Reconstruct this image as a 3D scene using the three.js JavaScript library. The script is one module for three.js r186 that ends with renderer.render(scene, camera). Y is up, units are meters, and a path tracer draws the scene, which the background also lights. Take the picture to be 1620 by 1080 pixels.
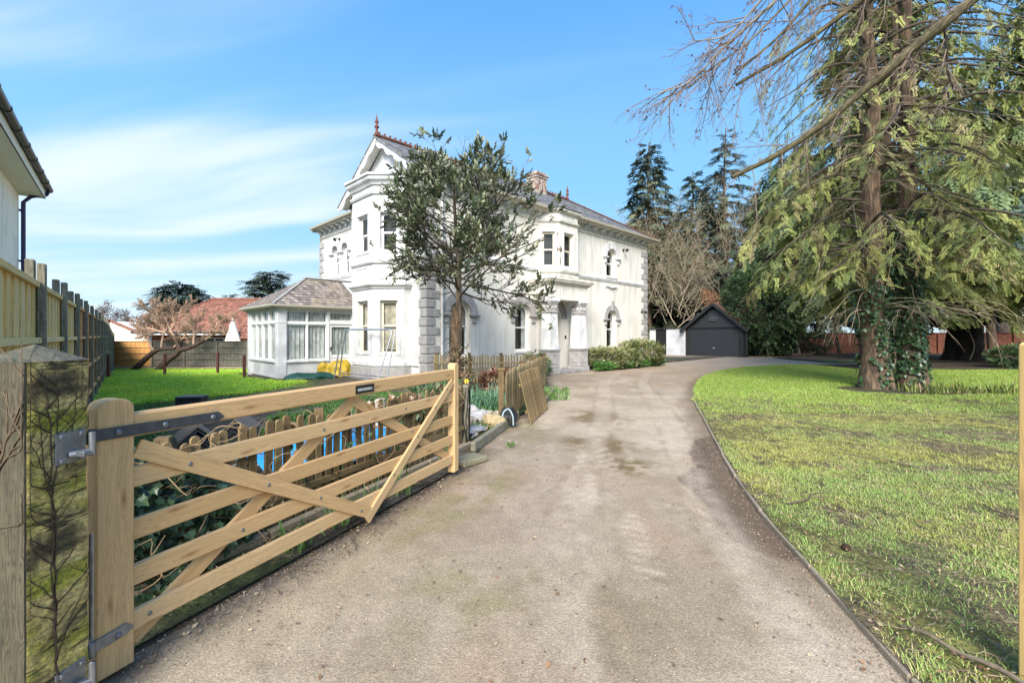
import * as THREE from 'three';
import { mergeGeometries, mergeVertices } from 'three/addons/utils/BufferGeometryUtils.js';

// ---------- camera, sky, sun, exposure ----------
const scene = new THREE.Scene();
const camera = new THREE.PerspectiveCamera(2 * Math.atan(540 / 718) * 180 / Math.PI, 1.5, 0.05, 3000);
camera.position.set(0, 1.5, 0);
camera.lookAt(0, 1.5, -10);
camera.setViewOffset(1620, 1080, 0, 10, 1620, 1080);       // lens shifted a little downwards, verticals stay upright
scene.add(camera);
const renderer = new THREE.WebGLRenderer({ antialias: true });
renderer.toneMapping = THREE.LinearToneMapping;
renderer.toneMappingExposure = 2.05;
renderer.shadowMap.enabled = true;
const SUN_DIR = new THREE.Vector3(-0.13, 0.58, 0.8).normalize();
const SUN = new THREE.DirectionalLight(new THREE.Color().setRGB(1, 0.94, 0.85), 3.6);
SUN.position.copy(SUN_DIR).multiplyScalar(80); SUN.position.z -= 15;
SUN.target.position.set(0, 0, -15);
SUN.castShadow = true; SUN.shadow.radius = 60;
SUN.shadow.mapSize.set(4096, 4096);
Object.assign(SUN.shadow.camera, { left: -45, right: 45, top: 45, bottom: -45, near: 1, far: 200 });
scene.add(SUN, SUN.target);

// ---------- random numbers and noise ----------
function rng(seed) { let s = seed >>> 0; return () => { s = (s + 0x6d2b79f5) | 0; let t = Math.imul(s ^ (s >>> 15), 1 | s); t = (t + Math.imul(t ^ (t >>> 7), 61 | t)) ^ t; return ((t ^ (t >>> 14)) >>> 0) / 4294967296; }; }
const R0 = rng(77);
const lerp = (a, b, t) => a + (b - a) * t, clamp = (x, a = 0, b = 1) => Math.min(b, Math.max(a, x));
const sstep = (a, b, x) => { const t = clamp((x - a) / (b - a)); return t * t * (3 - 2 * t); };
const hash = (x, y, s) => { let h = Math.imul(x, 374761393) ^ Math.imul(y, 668265263) ^ Math.imul(s, 2147483647 - 7919); h = Math.imul(h ^ (h >>> 13), 1274126177); return ((h ^ (h >>> 16)) >>> 0) / 4294967296; };
function vnoise(x, y, px, py, s) {                          // value noise that repeats every px, py cells
  const xi = Math.floor(x), yi = Math.floor(y), fx = x - xi, fy = y - yi, u = fx * fx * (3 - 2 * fx), v = fy * fy * (3 - 2 * fy);
  const w = (a, p) => (p ? ((a % p) + p) % p : a), x0 = w(xi, px), x1 = w(xi + 1, px), y0 = w(yi, py), y1 = w(yi + 1, py);
  return lerp(lerp(hash(x0, y0, s), hash(x1, y0, s), u), lerp(hash(x0, y1, s), hash(x1, y1, s), u), v);
}
function fbm(x, y, px, py, oct, s) { let a = 0.5, t = 0, n = 0; for (let i = 0; i < oct; i++) { t += a * vnoise(x, y, px, py, s + i * 17); n += a; x *= 2; y *= 2; px *= 2; py *= 2; a *= 0.5; } return t / n; }
const wn = (x, y, s = 1, oct = 4) => fbm(x, y, 0, 0, oct, s);   // noise in metres that does not repeat

// ---------- sky: thin cirrus over blue ----------
{
  const w = 2048, h = 1024, d = new Float32Array(w * h * 4);
  for (let j = 0; j < h; j++) for (let i = 0; i < w; i++) {
    const el = ((j + 0.5) / h - 0.5) * Math.PI, az = ((i + 0.5) / w - 0.5) * 2 * Math.PI;
    const y = Math.sin(el), x = Math.cos(el) * Math.cos(az), z = Math.cos(el) * Math.sin(az);
    const e = Math.max(0, el) * 180 / Math.PI;
    const t1 = sstep(0, 16, e), t2 = sstep(10, 46, e);
    let c = [lerp(lerp(0.66, 0.3, t1), 0.1, t2), lerp(lerp(0.88, 0.65, t1), 0.37, t2), lerp(1.0, 0.99, t1), 0];
    c[2] = lerp(1.0, 0.93, t2);
    // cirrus, on a high flat layer
    const k = 1 / (Math.max(y, 0) + 0.09), X = x * k, Z = z * k;
    const side = sstep(0.55, -1.5, X + 0.25 * Z * 0 - 0.1);                 // more of it towards the west
    const wx = X + 0.9 * (wn(X * 0.5 + 7, Z * 0.5, 5, 3) - 0.5), wz = Z + 0.9 * (wn(X * 0.5, Z * 0.5 + 9, 6, 3) - 0.5);
    const a = fbm(wx * 0.4 + wz * 0.1, wz * 2.6 - wx * 0.45, 0, 0, 6, 41), b = wn(wx * 0.45, wz * 0.45, 52, 3);
    let cl = sstep(0.51 - 0.08 * sstep(18, 32, e), 0.86, a * 0.62 + b * 0.42 + 0.06 * side) * (0.18 + 0.82 * side);
    cl = Math.max(cl, 0.75 * sstep(0.55, 0.8, fbm(X * 0.16 + 3, Z * 1.15, 0, 0, 4, 77)) * sstep(30, 6, e) * (0.35 + 0.65 * side));
    const s = x * SUN_DIR.x + y * SUN_DIR.y + z * SUN_DIR.z, fillGlow = 0.75 * Math.exp((s - 1) * 4.5) ;  // glow around the sun, widened on purpose to add fill light on walls
    for (let q = 0; q < 3; q++) c[q] = lerp(c[q], [0.86, 0.95, 1.0][q], clamp(cl * 0.85)) + fillGlow * [1, 0.97, 0.9][q];
    if (el < 0) c = [0.3, 0.3, 0.27];
    const o = (j * w + i) * 4; d[o] = c[0] * 0.55; d[o + 1] = c[1] * 0.55; d[o + 2] = c[2] * 0.56; d[o + 3] = 1;
  }
  const sky = new THREE.DataTexture(d, w, h, THREE.RGBAFormat, THREE.FloatType);
  sky.mapping = THREE.EquirectangularReflectionMapping; sky.magFilter = THREE.LinearFilter; sky.needsUpdate = true;
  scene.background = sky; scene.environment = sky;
}

// ---------- textures ----------
function tex(n, fn, { srgb = true, m = n } = {}) {
  const d = new Uint8Array(n * m * 4);
  for (let j = 0; j < m; j++) for (let i = 0; i < n; i++) { const c = fn(i / n, j / m), o = (j * n + i) * 4; for (let q = 0; q < 3; q++) d[o + q] = clamp(typeof c === 'number' ? c : c[q]) * 255; d[o + 3] = 255; }
  const t = new THREE.DataTexture(d, n, m); t.wrapS = t.wrapT = THREE.RepeatWrapping; t.magFilter = THREE.LinearFilter;
  if (srgb) t.colorSpace = THREE.SRGBColorSpace; t.needsUpdate = true; return t;
}
const rep = (t, x, y = x) => { const c = t.clone(); c.repeat.set(x, y); c.needsUpdate = true; return c; };
// maps are near white so that the colour of the material rules
const grainFn = (k, s) => (u, v) => { const w = fbm(u * 3, v * 12, 3, 12, 3, s); const g = fbm(u * 4, v * 48 + w * 7, 4, 0, 3, s + 5), f = fbm(u * 16, v * 160, 16, 160, 2, s + 9); const ring = 0.5 + 0.5 * Math.sin((v * 26 + w * 9) * 6.283); return 1 - k * (0.45 * (1 - g) + 0.3 * ring * ring + 0.35 * f); };
const T = {
  grain: tex(512, (() => { const g = grainFn(0.22, 3), K = [[0.2, 0.15], [0.72, 0.36], [0.45, 0.62], [0.9, 0.83], [0.12, 0.47], [0.6, 0.93]]; return (u, v) => { let k = g(u, v), w = 0; for (const [a, b] of K) { const d = Math.hypot((u - a) * 24, (v - b) * 40); w = Math.max(w, Math.exp(-d * d * 1.6)); if (d < 3) k -= 0.07 * (0.5 + 0.5 * Math.sin(d * 8)) * Math.exp(-d * 0.9); } return [k * (1 - 0.2 * w), k * (1 - 0.28 * w), k * (1 - 0.33 * w)]; }; })()), grainOld: tex(512, (u, v) => { const g = grainFn(0.55, 13)(u, v), p = fbm(u * 5, v * 5, 5, 5, 4, 29); return [g * lerp(0.75, 1, p), g * lerp(0.78, 1, p), g * lerp(0.72, 0.98, p)]; }),
  grit: tex(1024, (u, v) => { const a = vnoise(u * 210, v * 210, 210, 210, 3), b = vnoise(u * 410, v * 410, 410, 410, 5), c = fbm(u * 18, v * 18, 18, 18, 4, 8); const p = a * 0.5 + b * 0.3 + c * 0.35; const k = 0.66 + 0.3 * (p - 0.3) + (a > 0.92 ? 0.08 : 0) - (b < 0.08 ? 0.06 : 0); return [k, k * 0.985, k * 0.96]; }),
  gritB: tex(1024, (u, v) => 0.25 + 0.5 * vnoise(u * 210, v * 210, 210, 210, 3) + 0.3 * vnoise(u * 410, v * 410, 410, 410, 5), { srgb: false }),
  soil: tex(512, (u, v) => { const a = fbm(u * 16, v * 16, 16, 16, 5, 11), b = vnoise(u * 90, v * 90, 90, 90, 4); return [0.55 + 0.5 * (a - 0.3) + 0.2 * (b - 0.5), 0.54 + 0.5 * (a - 0.3) + 0.2 * (b - 0.5), 0.5 + 0.5 * (a - 0.3) + 0.2 * (b - 0.5)]; }),
  plaster: tex(1024, (u, v) => { const a = fbm(u * 6, v * 6, 6, 6, 5, 21), st = fbm(u * 40, v * 3, 40, 3, 4, 31), k = 1 - 0.05 * sstep(0.5, 0.85, a) - 0.12 * sstep(0.48, 0.8, st) * sstep(0.4, 0.7, fbm(u * 5, v * 4, 5, 4, 3, 33)); return [k, k * lerp(1, 0.985, a), k * lerp(1, 0.95, a)]; }),
  slate: tex(1024, (u, v) => { const row = Math.floor(v * 16), x = u * 24 + (row % 2) * 0.5, ix = Math.floor(x) % 24, f = x - Math.floor(x); const c = hash(ix, row, 5), n = fbm(u * 24, v * 24, 24, 24, 4, 6), li = sstep(0.6, 0.75, fbm(u * 9, v * 9, 9, 9, 5, 61)); let k = 0.62 + 0.3 * c + 0.35 * (n - 0.5); if (f < 0.05) k *= 0.5; return [lerp(k, 0.95, li * 0.35), lerp(k, 0.93, li * 0.4), lerp(k * 1.01, 0.75, li * 0.4)]; }),
  tile: tex(512, (u, v) => { const x = u * 8, f = x - Math.floor(x), row = Math.floor(v * 8); const n = fbm(u * 20, v * 20, 20, 20, 4, 71), c = hash(Math.floor(x), row, 9); let k = 0.7 + 0.25 * c + 0.25 * (n - 0.5); k *= 0.78 + 0.3 * Math.sin(f * Math.PI); return [k, k, k]; }),
  bark: tex(512, (u, v) => { const r = fbm(u * 14, v * 3, 14, 3, 4, 81), f = fbm(u * 40, v * 12, 40, 12, 3, 83); const k = 0.45 + 0.75 * Math.abs(r - 0.5) * 2 * 0.8 + 0.35 * (f - 0.4); return [k, k * 0.97, k * 0.93]; }),
  brick: tex(512, (u, v) => { const row = Math.floor(v * 8), x = u * 4 + (row % 2) * 0.5, fx = x - Math.floor(x), fy = v * 8 - row, c = hash(Math.floor(x) % 4, row, 3), n = fbm(u * 16, v * 16, 16, 16, 4, 4); if (fx < 0.05 || fy < 0.14) return [0.62 + 0.2 * n, 0.56 + 0.2 * n, 0.5 + 0.2 * n]; const k = 0.7 + 0.5 * (n - 0.5) + 0.25 * (c - 0.5); return [k, k * 0.62, k * 0.47]; }),
  brickLime: tex(512, (u, v) => { const row = Math.floor(v * 8), x = u * 4 + (row % 2) * 0.5, fx = x - Math.floor(x), fy = v * 8 - row, c = hash(Math.floor(x) % 4, row, 3), n = fbm(u * 9, v * 9, 9, 9, 5, 14), p = sstep(0.46, 0.56, n); const k = 0.6 + 0.25 * c, q = fx < 0.05 || fy < 0.14 ? [0.7, 0.66, 0.6] : [k * 0.85, k * 0.6, k * 0.5]; return q.map((w, i) => lerp(w, [0.82, 0.79, 0.73][i], p * 0.85)); }),
  mottle: tex(512, (u, v) => { const a = fbm(u * 7, v * 7, 7, 7, 5, 91); const k = 0.9 + 0.26 * (a - 0.5); return [k, k, k]; }),
  moss: tex(1024, (u, v) => { const m = sstep(0.38, 0.6, fbm(u * 5, v * 3, 5, 3, 6, 101)), g = fbm(u * 40, v * 4, 40, 4, 4, 103), d = sstep(0.55, 0.75, fbm(u * 4 + 2, v * 4, 4, 4, 5, 105)), f = fbm(u * 60, v * 60, 60, 60, 3, 107); const w = [0.43 + 0.22 * g, 0.39 + 0.2 * g, 0.29 + 0.14 * g], mo = [0.42, 0.44, 0.13]; const h = vnoise(u * 190, v * 190, 190, 190, 109), cr = sstep(0.47, 0.5, fbm(u * 9, v * 2, 9, 2, 5, 108)) * sstep(0.53, 0.5, fbm(u * 9, v * 2, 9, 2, 5, 108)); return w.map((x, q) => lerp(x, mo[q], m * 0.85) * (1 - 0.6 * d) * (0.5 + 0.6 * f + 0.35 * h) * (1 - 0.6 * cr)); }),
  cloth: tex(256, (u, v) => { const a = fbm(u * 8, v * 8, 8, 8, 4, 111); return 0.75 + 0.4 * (a - 0.4); }),
  bump: tex(512, (u, v) => fbm(u * 24, v * 24, 24, 24, 5, 121), { srgb: false }),
  grainB: tex(512, (u, v) => grainFn(0.8, 3)(u, v), { srgb: false }),
};
const col = (r, g, b) => new THREE.Color().setRGB(r, g, b);
function M(r, g, b, map, { rough = 0.85, metal = 0, bump = null, bs = 0.002, rx = 1, ry = rx, bx = rx, vc = false, side = THREE.FrontSide, ...o } = {}) {
  const m = new THREE.MeshStandardMaterial({ color: col(r, g, b), roughness: rough, metalness: metal, side, vertexColors: vc, ...o });
  if (map) m.map = rx !== 1 || ry !== 1 ? rep(map, rx, ry) : map;
  if (bump) { m.bumpMap = bx !== 1 ? rep(bump, bx) : bump; m.bumpScale = bs; }
  return m;
}
const leafM = (r, g, b, tr = 0.25, rough = 0.6) => tr < 0.3 ? new THREE.MeshStandardMaterial({ color: col(r, g, b), roughness: rough, side: THREE.DoubleSide }) : new THREE.MeshPhysicalMaterial({ color: col(r, g, b), roughness: rough, transmission: tr, thickness: 0, side: THREE.DoubleSide });
const W_ = { pine: [], };
const MAT = {
  white: M(0.82, 0.82, 0.8, T.mottle, { rx: 0.35, bump: T.bump, bs: 0.004, bx: 1.5 }),
  wallR: M(0.76, 0.74, 0.69, T.plaster, { rx: 0.3, ry: 0.22, bump: T.bump, bs: 0.005, bx: 1.5 }),
  trim: M(0.82, 0.82, 0.81, T.mottle, { rough: 0.7, rx: 0.6 }), cream: M(0.74, 0.71, 0.62, T.mottle, { rough: 0.75, rx: 0.8 }),
  grey: M(0.47, 0.45, 0.43, T.mottle, { rx: 0.9, bump: T.bump, bs: 0.002, bx: 3 }), greyD: M(0.37, 0.35, 0.34, T.mottle, { rx: 0.9 }),
  slate: M(0.38, 0.37, 0.36, T.slate, { rough: 0.7, rx: 0.28, bump: T.bump, bs: 0.004 }), slateB: M(0.44, 0.37, 0.31, T.slate, { rough: 0.8, rx: 0.3, bump: T.bump, bs: 0.004 }),
  terracotta: M(0.2, 0.075, 0.05, T.mottle, { rx: 2 }), brick: M(0.5, 0.42, 0.38, T.brick, { rx: 1.1, ry: 1.65, bump: T.bump, bs: 0.004 }), brickOld: M(0.72, 0.76, 0.78, T.brickLime, { rx: 1.1, ry: 1.65 }),
  frame: M(0.82, 0.82, 0.8, null, { rough: 0.5 }), frameC: M(0.7, 0.64, 0.52, null, { rough: 0.6 }), dark: M(0.02, 0.02, 0.022, null, { rough: 0.9 }), dark_interior: M(0.05, 0.047, 0.045, null, { rough: 1, side: THREE.DoubleSide }),
  blind: M(0.68, 0.6, 0.47, T.cloth, { rough: 1, side: THREE.DoubleSide }), curtain: M(0.78, 0.78, 0.76, T.cloth, { rough: 1, side: THREE.DoubleSide }),
  glass: new THREE.MeshPhysicalMaterial({ color: col(0.93, 0.96, 0.95), roughness: 0.02, transmission: 1, thickness: 0, ior: 1.5 }),
  pine: [[0.76, 0.475, 0.215], [0.8, 0.52, 0.25], [0.72, 0.44, 0.19]].map((c) => M(...c, T.grain, { rough: 0.7, rx: 0.9, ry: 2.2, bump: T.grainB, bs: 0.0006 })),
  picket: [[0.55, 0.36, 0.17], [0.47, 0.3, 0.14], [0.62, 0.42, 0.21], [0.4, 0.26, 0.13]].map((c) => M(...c, T.grainOld, { rx: 1.4, ry: 2 })),
  picketL: [[0.72, 0.54, 0.3], [0.64, 0.46, 0.24], [0.58, 0.42, 0.24]].map((c) => M(...c, T.grainOld, { rx: 1.4, ry: 2 })),
  fencePale: [[1, 0.7, 0.27], [0.96, 0.64, 0.23], [1, 0.75, 0.33]].map((c) => M(...c, T.grain, { rx: 0.6, ry: 1.5 })),
  fenceOrange: [[0.75, 0.39, 0.12], [0.68, 0.35, 0.11], [0.78, 0.44, 0.17]].map((c) => M(...c, T.grain, { rx: 0.6, ry: 1.5 })),
  fenceGrey: [[0.4, 0.36, 0.31], [0.35, 0.315, 0.275], [0.45, 0.41, 0.36]].map((c) => M(...c, T.grainOld, { rx: 0.7, ry: 1.5 })),
  postOld: M(0.6, 0.52, 0.39, T.grainOld, { rx: 1, ry: 2 }), rust: M(0.14, 0.045, 0.03, T.mottle, { rx: 3 }),
  gatepost: M(1.75, 1.65, 1.2, T.moss, { rx: 1.7, ry: 1.0, bump: T.bump, bs: 0.006, bx: 2 }), gatepostB: M(0.215, 0.175, 0.115, T.grainOld, { rx: 1.3, ry: 2.6, bump: T.bump, bs: 0.004 }),
  galv: M(0.3, 0.31, 0.32, T.mottle, { rough: 0.5, metal: 0.75, rx: 6 }), iron: M(0.1, 0.105, 0.115, T.mottle, { rough: 0.5, metal: 0.55, rx: 6 }),
  black: M(0.04, 0.042, 0.047, T.grainOld, { rough: 0.55, rx: 0.8, ry: 2 }), blackSlat: M(0.04, 0.042, 0.047, T.grainOld, { rough: 0.4, rx: 0.8, ry: 2 }), blackTile: M(0.04, 0.043, 0.047, T.mottle, { rough: 0.55, rx: 4 }), mossTile: M(0.2, 0.17, 0.13, T.mottle, { rx: 4 }),
  concrete: M(0.66, 0.55, 0.4, T.grit, { rx: 1.2, bump: T.gritB, bs: 0.003 }), stone: M(0.48, 0.4, 0.32, T.mottle, { rx: 3, bump: T.bump, bs: 0.006, bx: 3 }), stoneY: M(0.56, 0.42, 0.22, T.mottle, { rx: 3, bump: T.bump, bs: 0.006, bx: 3 }), stoneG: M(0.5, 0.48, 0.47, T.mottle, { rx: 3, bump: T.bump, bs: 0.006, bx: 3 }),
  barkCedar: M(0.33, 0.235, 0.16, T.bark, { rx: 1.2, ry: 0.7, bump: T.bark, bs: 0.02 }), barkGrey: M(0.24, 0.2, 0.155, T.bark, { rx: 1.2, ry: 0.8 }), barkDark: M(0.055, 0.038, 0.028, T.bark, { rx: 1.2, ry: 0.8, bump: T.bark, bs: 0.03 }), barkHolly: M(0.3, 0.205, 0.12, T.bark, { rx: 2, ry: 2, bump: T.bark, bs: 0.02 }),
  twigTan: M(0.38, 0.31, 0.22, null), twigGrey: M(0.3, 0.26, 0.2, null), twigPink: M(0.4, 0.27, 0.18, null), branchMoss: M(0.25, 0.22, 0.11, T.bark, { rx: 3 }),
  birch: M(0.62, 0.58, 0.5, T.mottle, { rx: 3 }),
  tileRed: M(0.4, 0.17, 0.11, T.tile, { rx: 0.42, ry: 0.42 }), tarpBlue: M(0.02, 0.25, 0.55, T.cloth, { rough: 0.35 }), tarpGreen: M(0.01, 0.1, 0.075, T.cloth, { rough: 0.5 }), yellow: M(0.75, 0.5, 0.03, T.cloth, { rough: 0.6 }),
  nWall: M(0.92, 0.86, 0.75, T.plaster, { rx: 0.4 }), soffit: M(0.85, 0.8, 0.68, null), gutterD: M(0.035, 0.037, 0.045, null, { rough: 0.4 }), pipeBlue: M(0.03, 0.026, 0.1, null, { rough: 0.35 }),
};

// ---------- object helpers ----------
const used = new Map();
function numbered(n) { const k = used.get(n) || 0; used.set(n, k + 1); return k ? `${n}_${String(k).padStart(3, '0')}` : n; }
const shade = (o) => { o.castShadow = o.receiveShadow = true; return o; };
function thing(name, label, category, pos = [0, 0, 0], turn = 0, group) {
  const o = new THREE.Group(); o.name = numbered(name); o.position.set(...pos); o.rotation.y = turn; o.userData = { label, category }; if (group) o.userData.group = group; scene.add(o); return o;
}
const V = (x, y, z) => new THREE.Vector3(x, y, z);
function prep(g) { let q = g.index ? g.toNonIndexed() : g; for (const k of Object.keys(q.attributes)) if (!['position', 'normal', 'uv', 'color'].includes(k)) q.deleteAttribute(k); q.morphAttributes = {}; return q; }
function join(list) { const a = list.map(prep); const c = a.some((g) => g.attributes.color); if (!c) return a.length > 1 ? mergeGeometries(a) : a[0]; return mergeGeometries(a); }
function part(name, geos, mat, parent, kind) { const m = shade(new THREE.Mesh(Array.isArray(geos) ? join(geos) : geos, mat)); m.name = name; parent.add(m); if (kind) m.userData.kind = kind; return m; }
function solo(name, label, category, geos, mat, group) { const m = part(numbered(name), geos, mat, scene); m.userData = { label, category }; if (group) m.userData.group = group; return m; }
function setting(name, geos, mat) { const m = part(name, geos, mat, scene); m.userData.kind = 'structure'; return m; }
// uv in metres by the main direction of each face; grain (u) runs along axis ax
function mapUV(g0, ax = -1, ou = 0, ov = 0) {
  const g = prep(g0), p = g.attributes.position, n = p.count, uv = new Float32Array(n * 2); const a = V(), b = V(), c = V();
  for (let i = 0; i < n; i += 3) {
    a.fromBufferAttribute(p, i); b.fromBufferAttribute(p, i + 1); c.fromBufferAttribute(p, i + 2);
    const nx = b.clone().sub(a).cross(c.clone().sub(a)); const q = [Math.abs(nx.x), Math.abs(nx.y), Math.abs(nx.z)]; const k = q[0] >= q[1] && q[0] >= q[2] ? 0 : q[1] >= q[2] ? 1 : 2;
    let s = k === 0 ? [2, 1] : k === 1 ? [0, 2] : [0, 1]; if (ax >= 0 && s[1] === ax) s = [s[1], s[0]];
    [a, b, c].forEach((w, j) => { uv[(i + j) * 2] = w.getComponent(s[0]) + ou; uv[(i + j) * 2 + 1] = w.getComponent(s[1]) + ov; });
  }
  g.setAttribute('uv', new THREE.BufferAttribute(uv, 2)); return g;
}
// box with chamfered edges, centred
function cbox(w, h, d, c = 0.004, ax) {
  c = Math.min(c, w * 0.3, h * 0.3, d * 0.3);
  const X = w / 2, Y = h / 2, Z = d / 2, pos = [], S = [X, Y, Z];
  const face = (k, s) => { const i = (k + 1) % 3, j = (k + 2) % 3, o = []; for (const [p, q] of [[-1, -1], [1, -1], [1, 1], [-1, 1]]) { const v = [0, 0, 0]; v[k] = s * S[k]; v[i] = p * (S[i] - c); v[j] = q * (S[j] - c); o.push(v); } if (s < 0) o.reverse(); return o; };
  const tri = (a, b, d2) => pos.push(...a, ...b, ...d2), quad = (q) => { tri(q[0], q[1], q[2]); tri(q[0], q[2], q[3]); };
  for (let k = 0; k < 3; k++) for (const s of [-1, 1]) quad(face(k, s));
  for (let k = 0; k < 3; k++) { const i = (k + 1) % 3, j = (k + 2) % 3; for (const si of [-1, 1]) for (const sj of [-1, 1]) {
    const P = (e, ci, cj) => { const v = [0, 0, 0]; v[k] = e * (S[k] - c); v[i] = si * (S[i] - ci); v[j] = sj * (S[j] - cj); return v; };
    const q = [P(-1, 0, c), P(1, 0, c), P(1, c, 0), P(-1, c, 0)]; if (si * sj > 0) q.reverse(); quad(q); } }
  for (const sx of [-1, 1]) for (const sy of [-1, 1]) for (const sz of [-1, 1]) { const q = [[sx * X, sy * (Y - c), sz * (Z - c)], [sx * (X - c), sy * Y, sz * (Z - c)], [sx * (X - c), sy * (Y - c), sz * Z]]; if (sx * sy * sz < 0) q.reverse(); tri(...q); }
  const g = new THREE.BufferGeometry(); g.setAttribute('position', new THREE.Float32BufferAttribute(pos, 3)); g.computeVertexNormals();
  if (ax === undefined) { ax = w >= h && w >= d ? 0 : h >= d ? 1 : 2; }
  return mapUV(g, ax, R0() * 7, R0() * 7);
}
const mat4 = (x, y, z, rx = 0, ry = 0, rz = 0) => new THREE.Matrix4().compose(V(x, y, z), new THREE.Quaternion().setFromEuler(new THREE.Euler(rx, ry, rz, 'YXZ')), V(1, 1, 1));
const bx = (w, h, d, x, y, z, o = {}) => cbox(w, h, d, o.c ?? 0.004, o.ax).applyMatrix4(mat4(x, y, z, o.rx, o.ry, o.rz));
// plank between two points; w lies along the given side direction, h is the other thickness
function beam(p0, p1, w, h, side, c = 0.004) {
  const d = p1.clone().sub(p0), L = d.length(); d.normalize(); const s = side.clone().addScaledVector(d, -side.dot(d)).normalize(), u = d.clone().cross(s);
  const m = new THREE.Matrix4().makeBasis(d, s, u).setPosition(p0.clone().lerp(p1, 0.5)); return cbox(L, w, h, c, 0).applyMatrix4(m);
}
// tapered tube through points
function tube(pts, r0, r1, sides = 6, rf = null, cap = false) {
  const n = pts.length, pos = [], uv = [], idx = []; let t = V(), N = null, len = 0;
  for (let i = 0; i < n; i++) {
    t.copy(pts[Math.min(i + 1, n - 1)]).sub(pts[Math.max(i - 1, 0)]).normalize();
    if (!N) { N = Math.abs(t.y) < 0.9 ? V(0, 1, 0) : V(1, 0, 0); }
    N.addScaledVector(t, -N.dot(t)).normalize(); const B = t.clone().cross(N);
    if (i) len += pts[i].distanceTo(pts[i - 1]);
    const r = lerp(r0, r1, i / (n - 1));
    for (let k = 0; k <= sides; k++) { const a = k / sides * 6.28318, rr = rf ? r * rf(a % 6.28318, i / (n - 1)) : r; pos.push(pts[i].x + rr * (N.x * Math.cos(a) + B.x * Math.sin(a)), pts[i].y + rr * (N.y * Math.cos(a) + B.y * Math.sin(a)), pts[i].z + rr * (N.z * Math.cos(a) + B.z * Math.sin(a))); uv.push(k / sides * Math.max(0.2, 6.28 * r0), len); }
  }
  for (let i = 0; i < n - 1; i++) for (let k = 0; k < sides; k++) { const a = i * (sides + 1) + k, b = a + sides + 1; idx.push(a, a + 1, b, b, a + 1, b + 1); }
  if (cap) { const e = (n - 1) * (sides + 1); for (let k = 1; k < sides - 1; k++) idx.push(e, e + k, e + k + 1); for (let k = 1; k < sides - 1; k++) idx.push(0, k + 1, k); }
  const g = new THREE.BufferGeometry(); g.setAttribute('position', new THREE.Float32BufferAttribute(pos, 3)); g.setAttribute('uv', new THREE.Float32BufferAttribute(uv, 2)); g.setIndex(idx); g.computeVertexNormals(); return prep(g);
}
const bez = (pts, n) => new THREE.CatmullRomCurve3(pts, false, 'centripetal').getPoints(n);
function ext(shape, depth, bevel = 0, seg = 8) { return new THREE.ExtrudeGeometry(shape, { depth, bevelEnabled: bevel > 0, bevelSize: bevel, bevelThickness: bevel, bevelSegments: 1, curveSegments: seg }); }
const poly = (pts) => { const s = new THREE.Shape(); pts.forEach(([x, y], i) => (i ? s.lineTo(x, y) : s.moveTo(x, y))); s.closePath(); return s; };
function instances(name, geo, mat, list, parent, colorFn) {          // list of Matrix4
  const m = shade(new THREE.InstancedMesh(geo, mat, list.length)); const c = new THREE.Color();
  list.forEach((q, i) => { m.setMatrixAt(i, q); if (colorFn) { colorFn(c, i); m.setColorAt(i, c); } });
  m.name = name; m.userData.kind = 'stuff'; parent.add(m); return m;
}
// world ground point seen at photograph pixel (px, py), used to lay out the plan
const gp = (px, py, y = 0) => { const Z = (1.5 - y) * 718 / (py - 530); return [(px - 810) / 718 * Z, -Z]; };
function surface(pts, idx, uvs, cols) { const g = new THREE.BufferGeometry(); g.setAttribute('position', new THREE.Float32BufferAttribute(pts, 3)); g.setAttribute('uv', new THREE.Float32BufferAttribute(uvs, 2)); if (cols) g.setAttribute('color', new THREE.Float32BufferAttribute(cols, 3)); g.setIndex(idx); g.computeVertexNormals(); return g; }
// sheet between x = xl(Z) and x = xr(Z) for a list of depths Z
function sheet(zs, xl, xr, nx, yf, cf, bias = 1) {
  const pos = [], uv = [], cs = [], idx = [];
  zs.forEach((Z, j) => { const a = xl(Z), b = xr(Z); for (let i = 0; i <= nx; i++) { const t = Math.pow(i / nx, bias), x = lerp(a, b, t); pos.push(x, yf(x, Z, t), -Z); uv.push(x, Z); cs.push(...cf(x, Z, t)); if (j && i) { const q = j * (nx + 1) + i; idx.push(q - nx - 2, q - nx - 1, q - 1, q - 1, q - nx - 1, q); } } });
  return surface(pos, idx, uv, cs);
}
const interp = (tab) => (z) => { let i = 0; while (i < tab.length - 2 && z > tab[i + 1][0]) i++; const [a, b] = [tab[i], tab[i + 1]]; return lerp(a[1], b[1], (z - a[0]) / (b[0] - a[0])); };
const depths = (a, b, k) => { const o = []; let z = a; while (z < b) { o.push(z); z += Math.max(0.04, z * k); } o.push(b); return o; };
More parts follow.
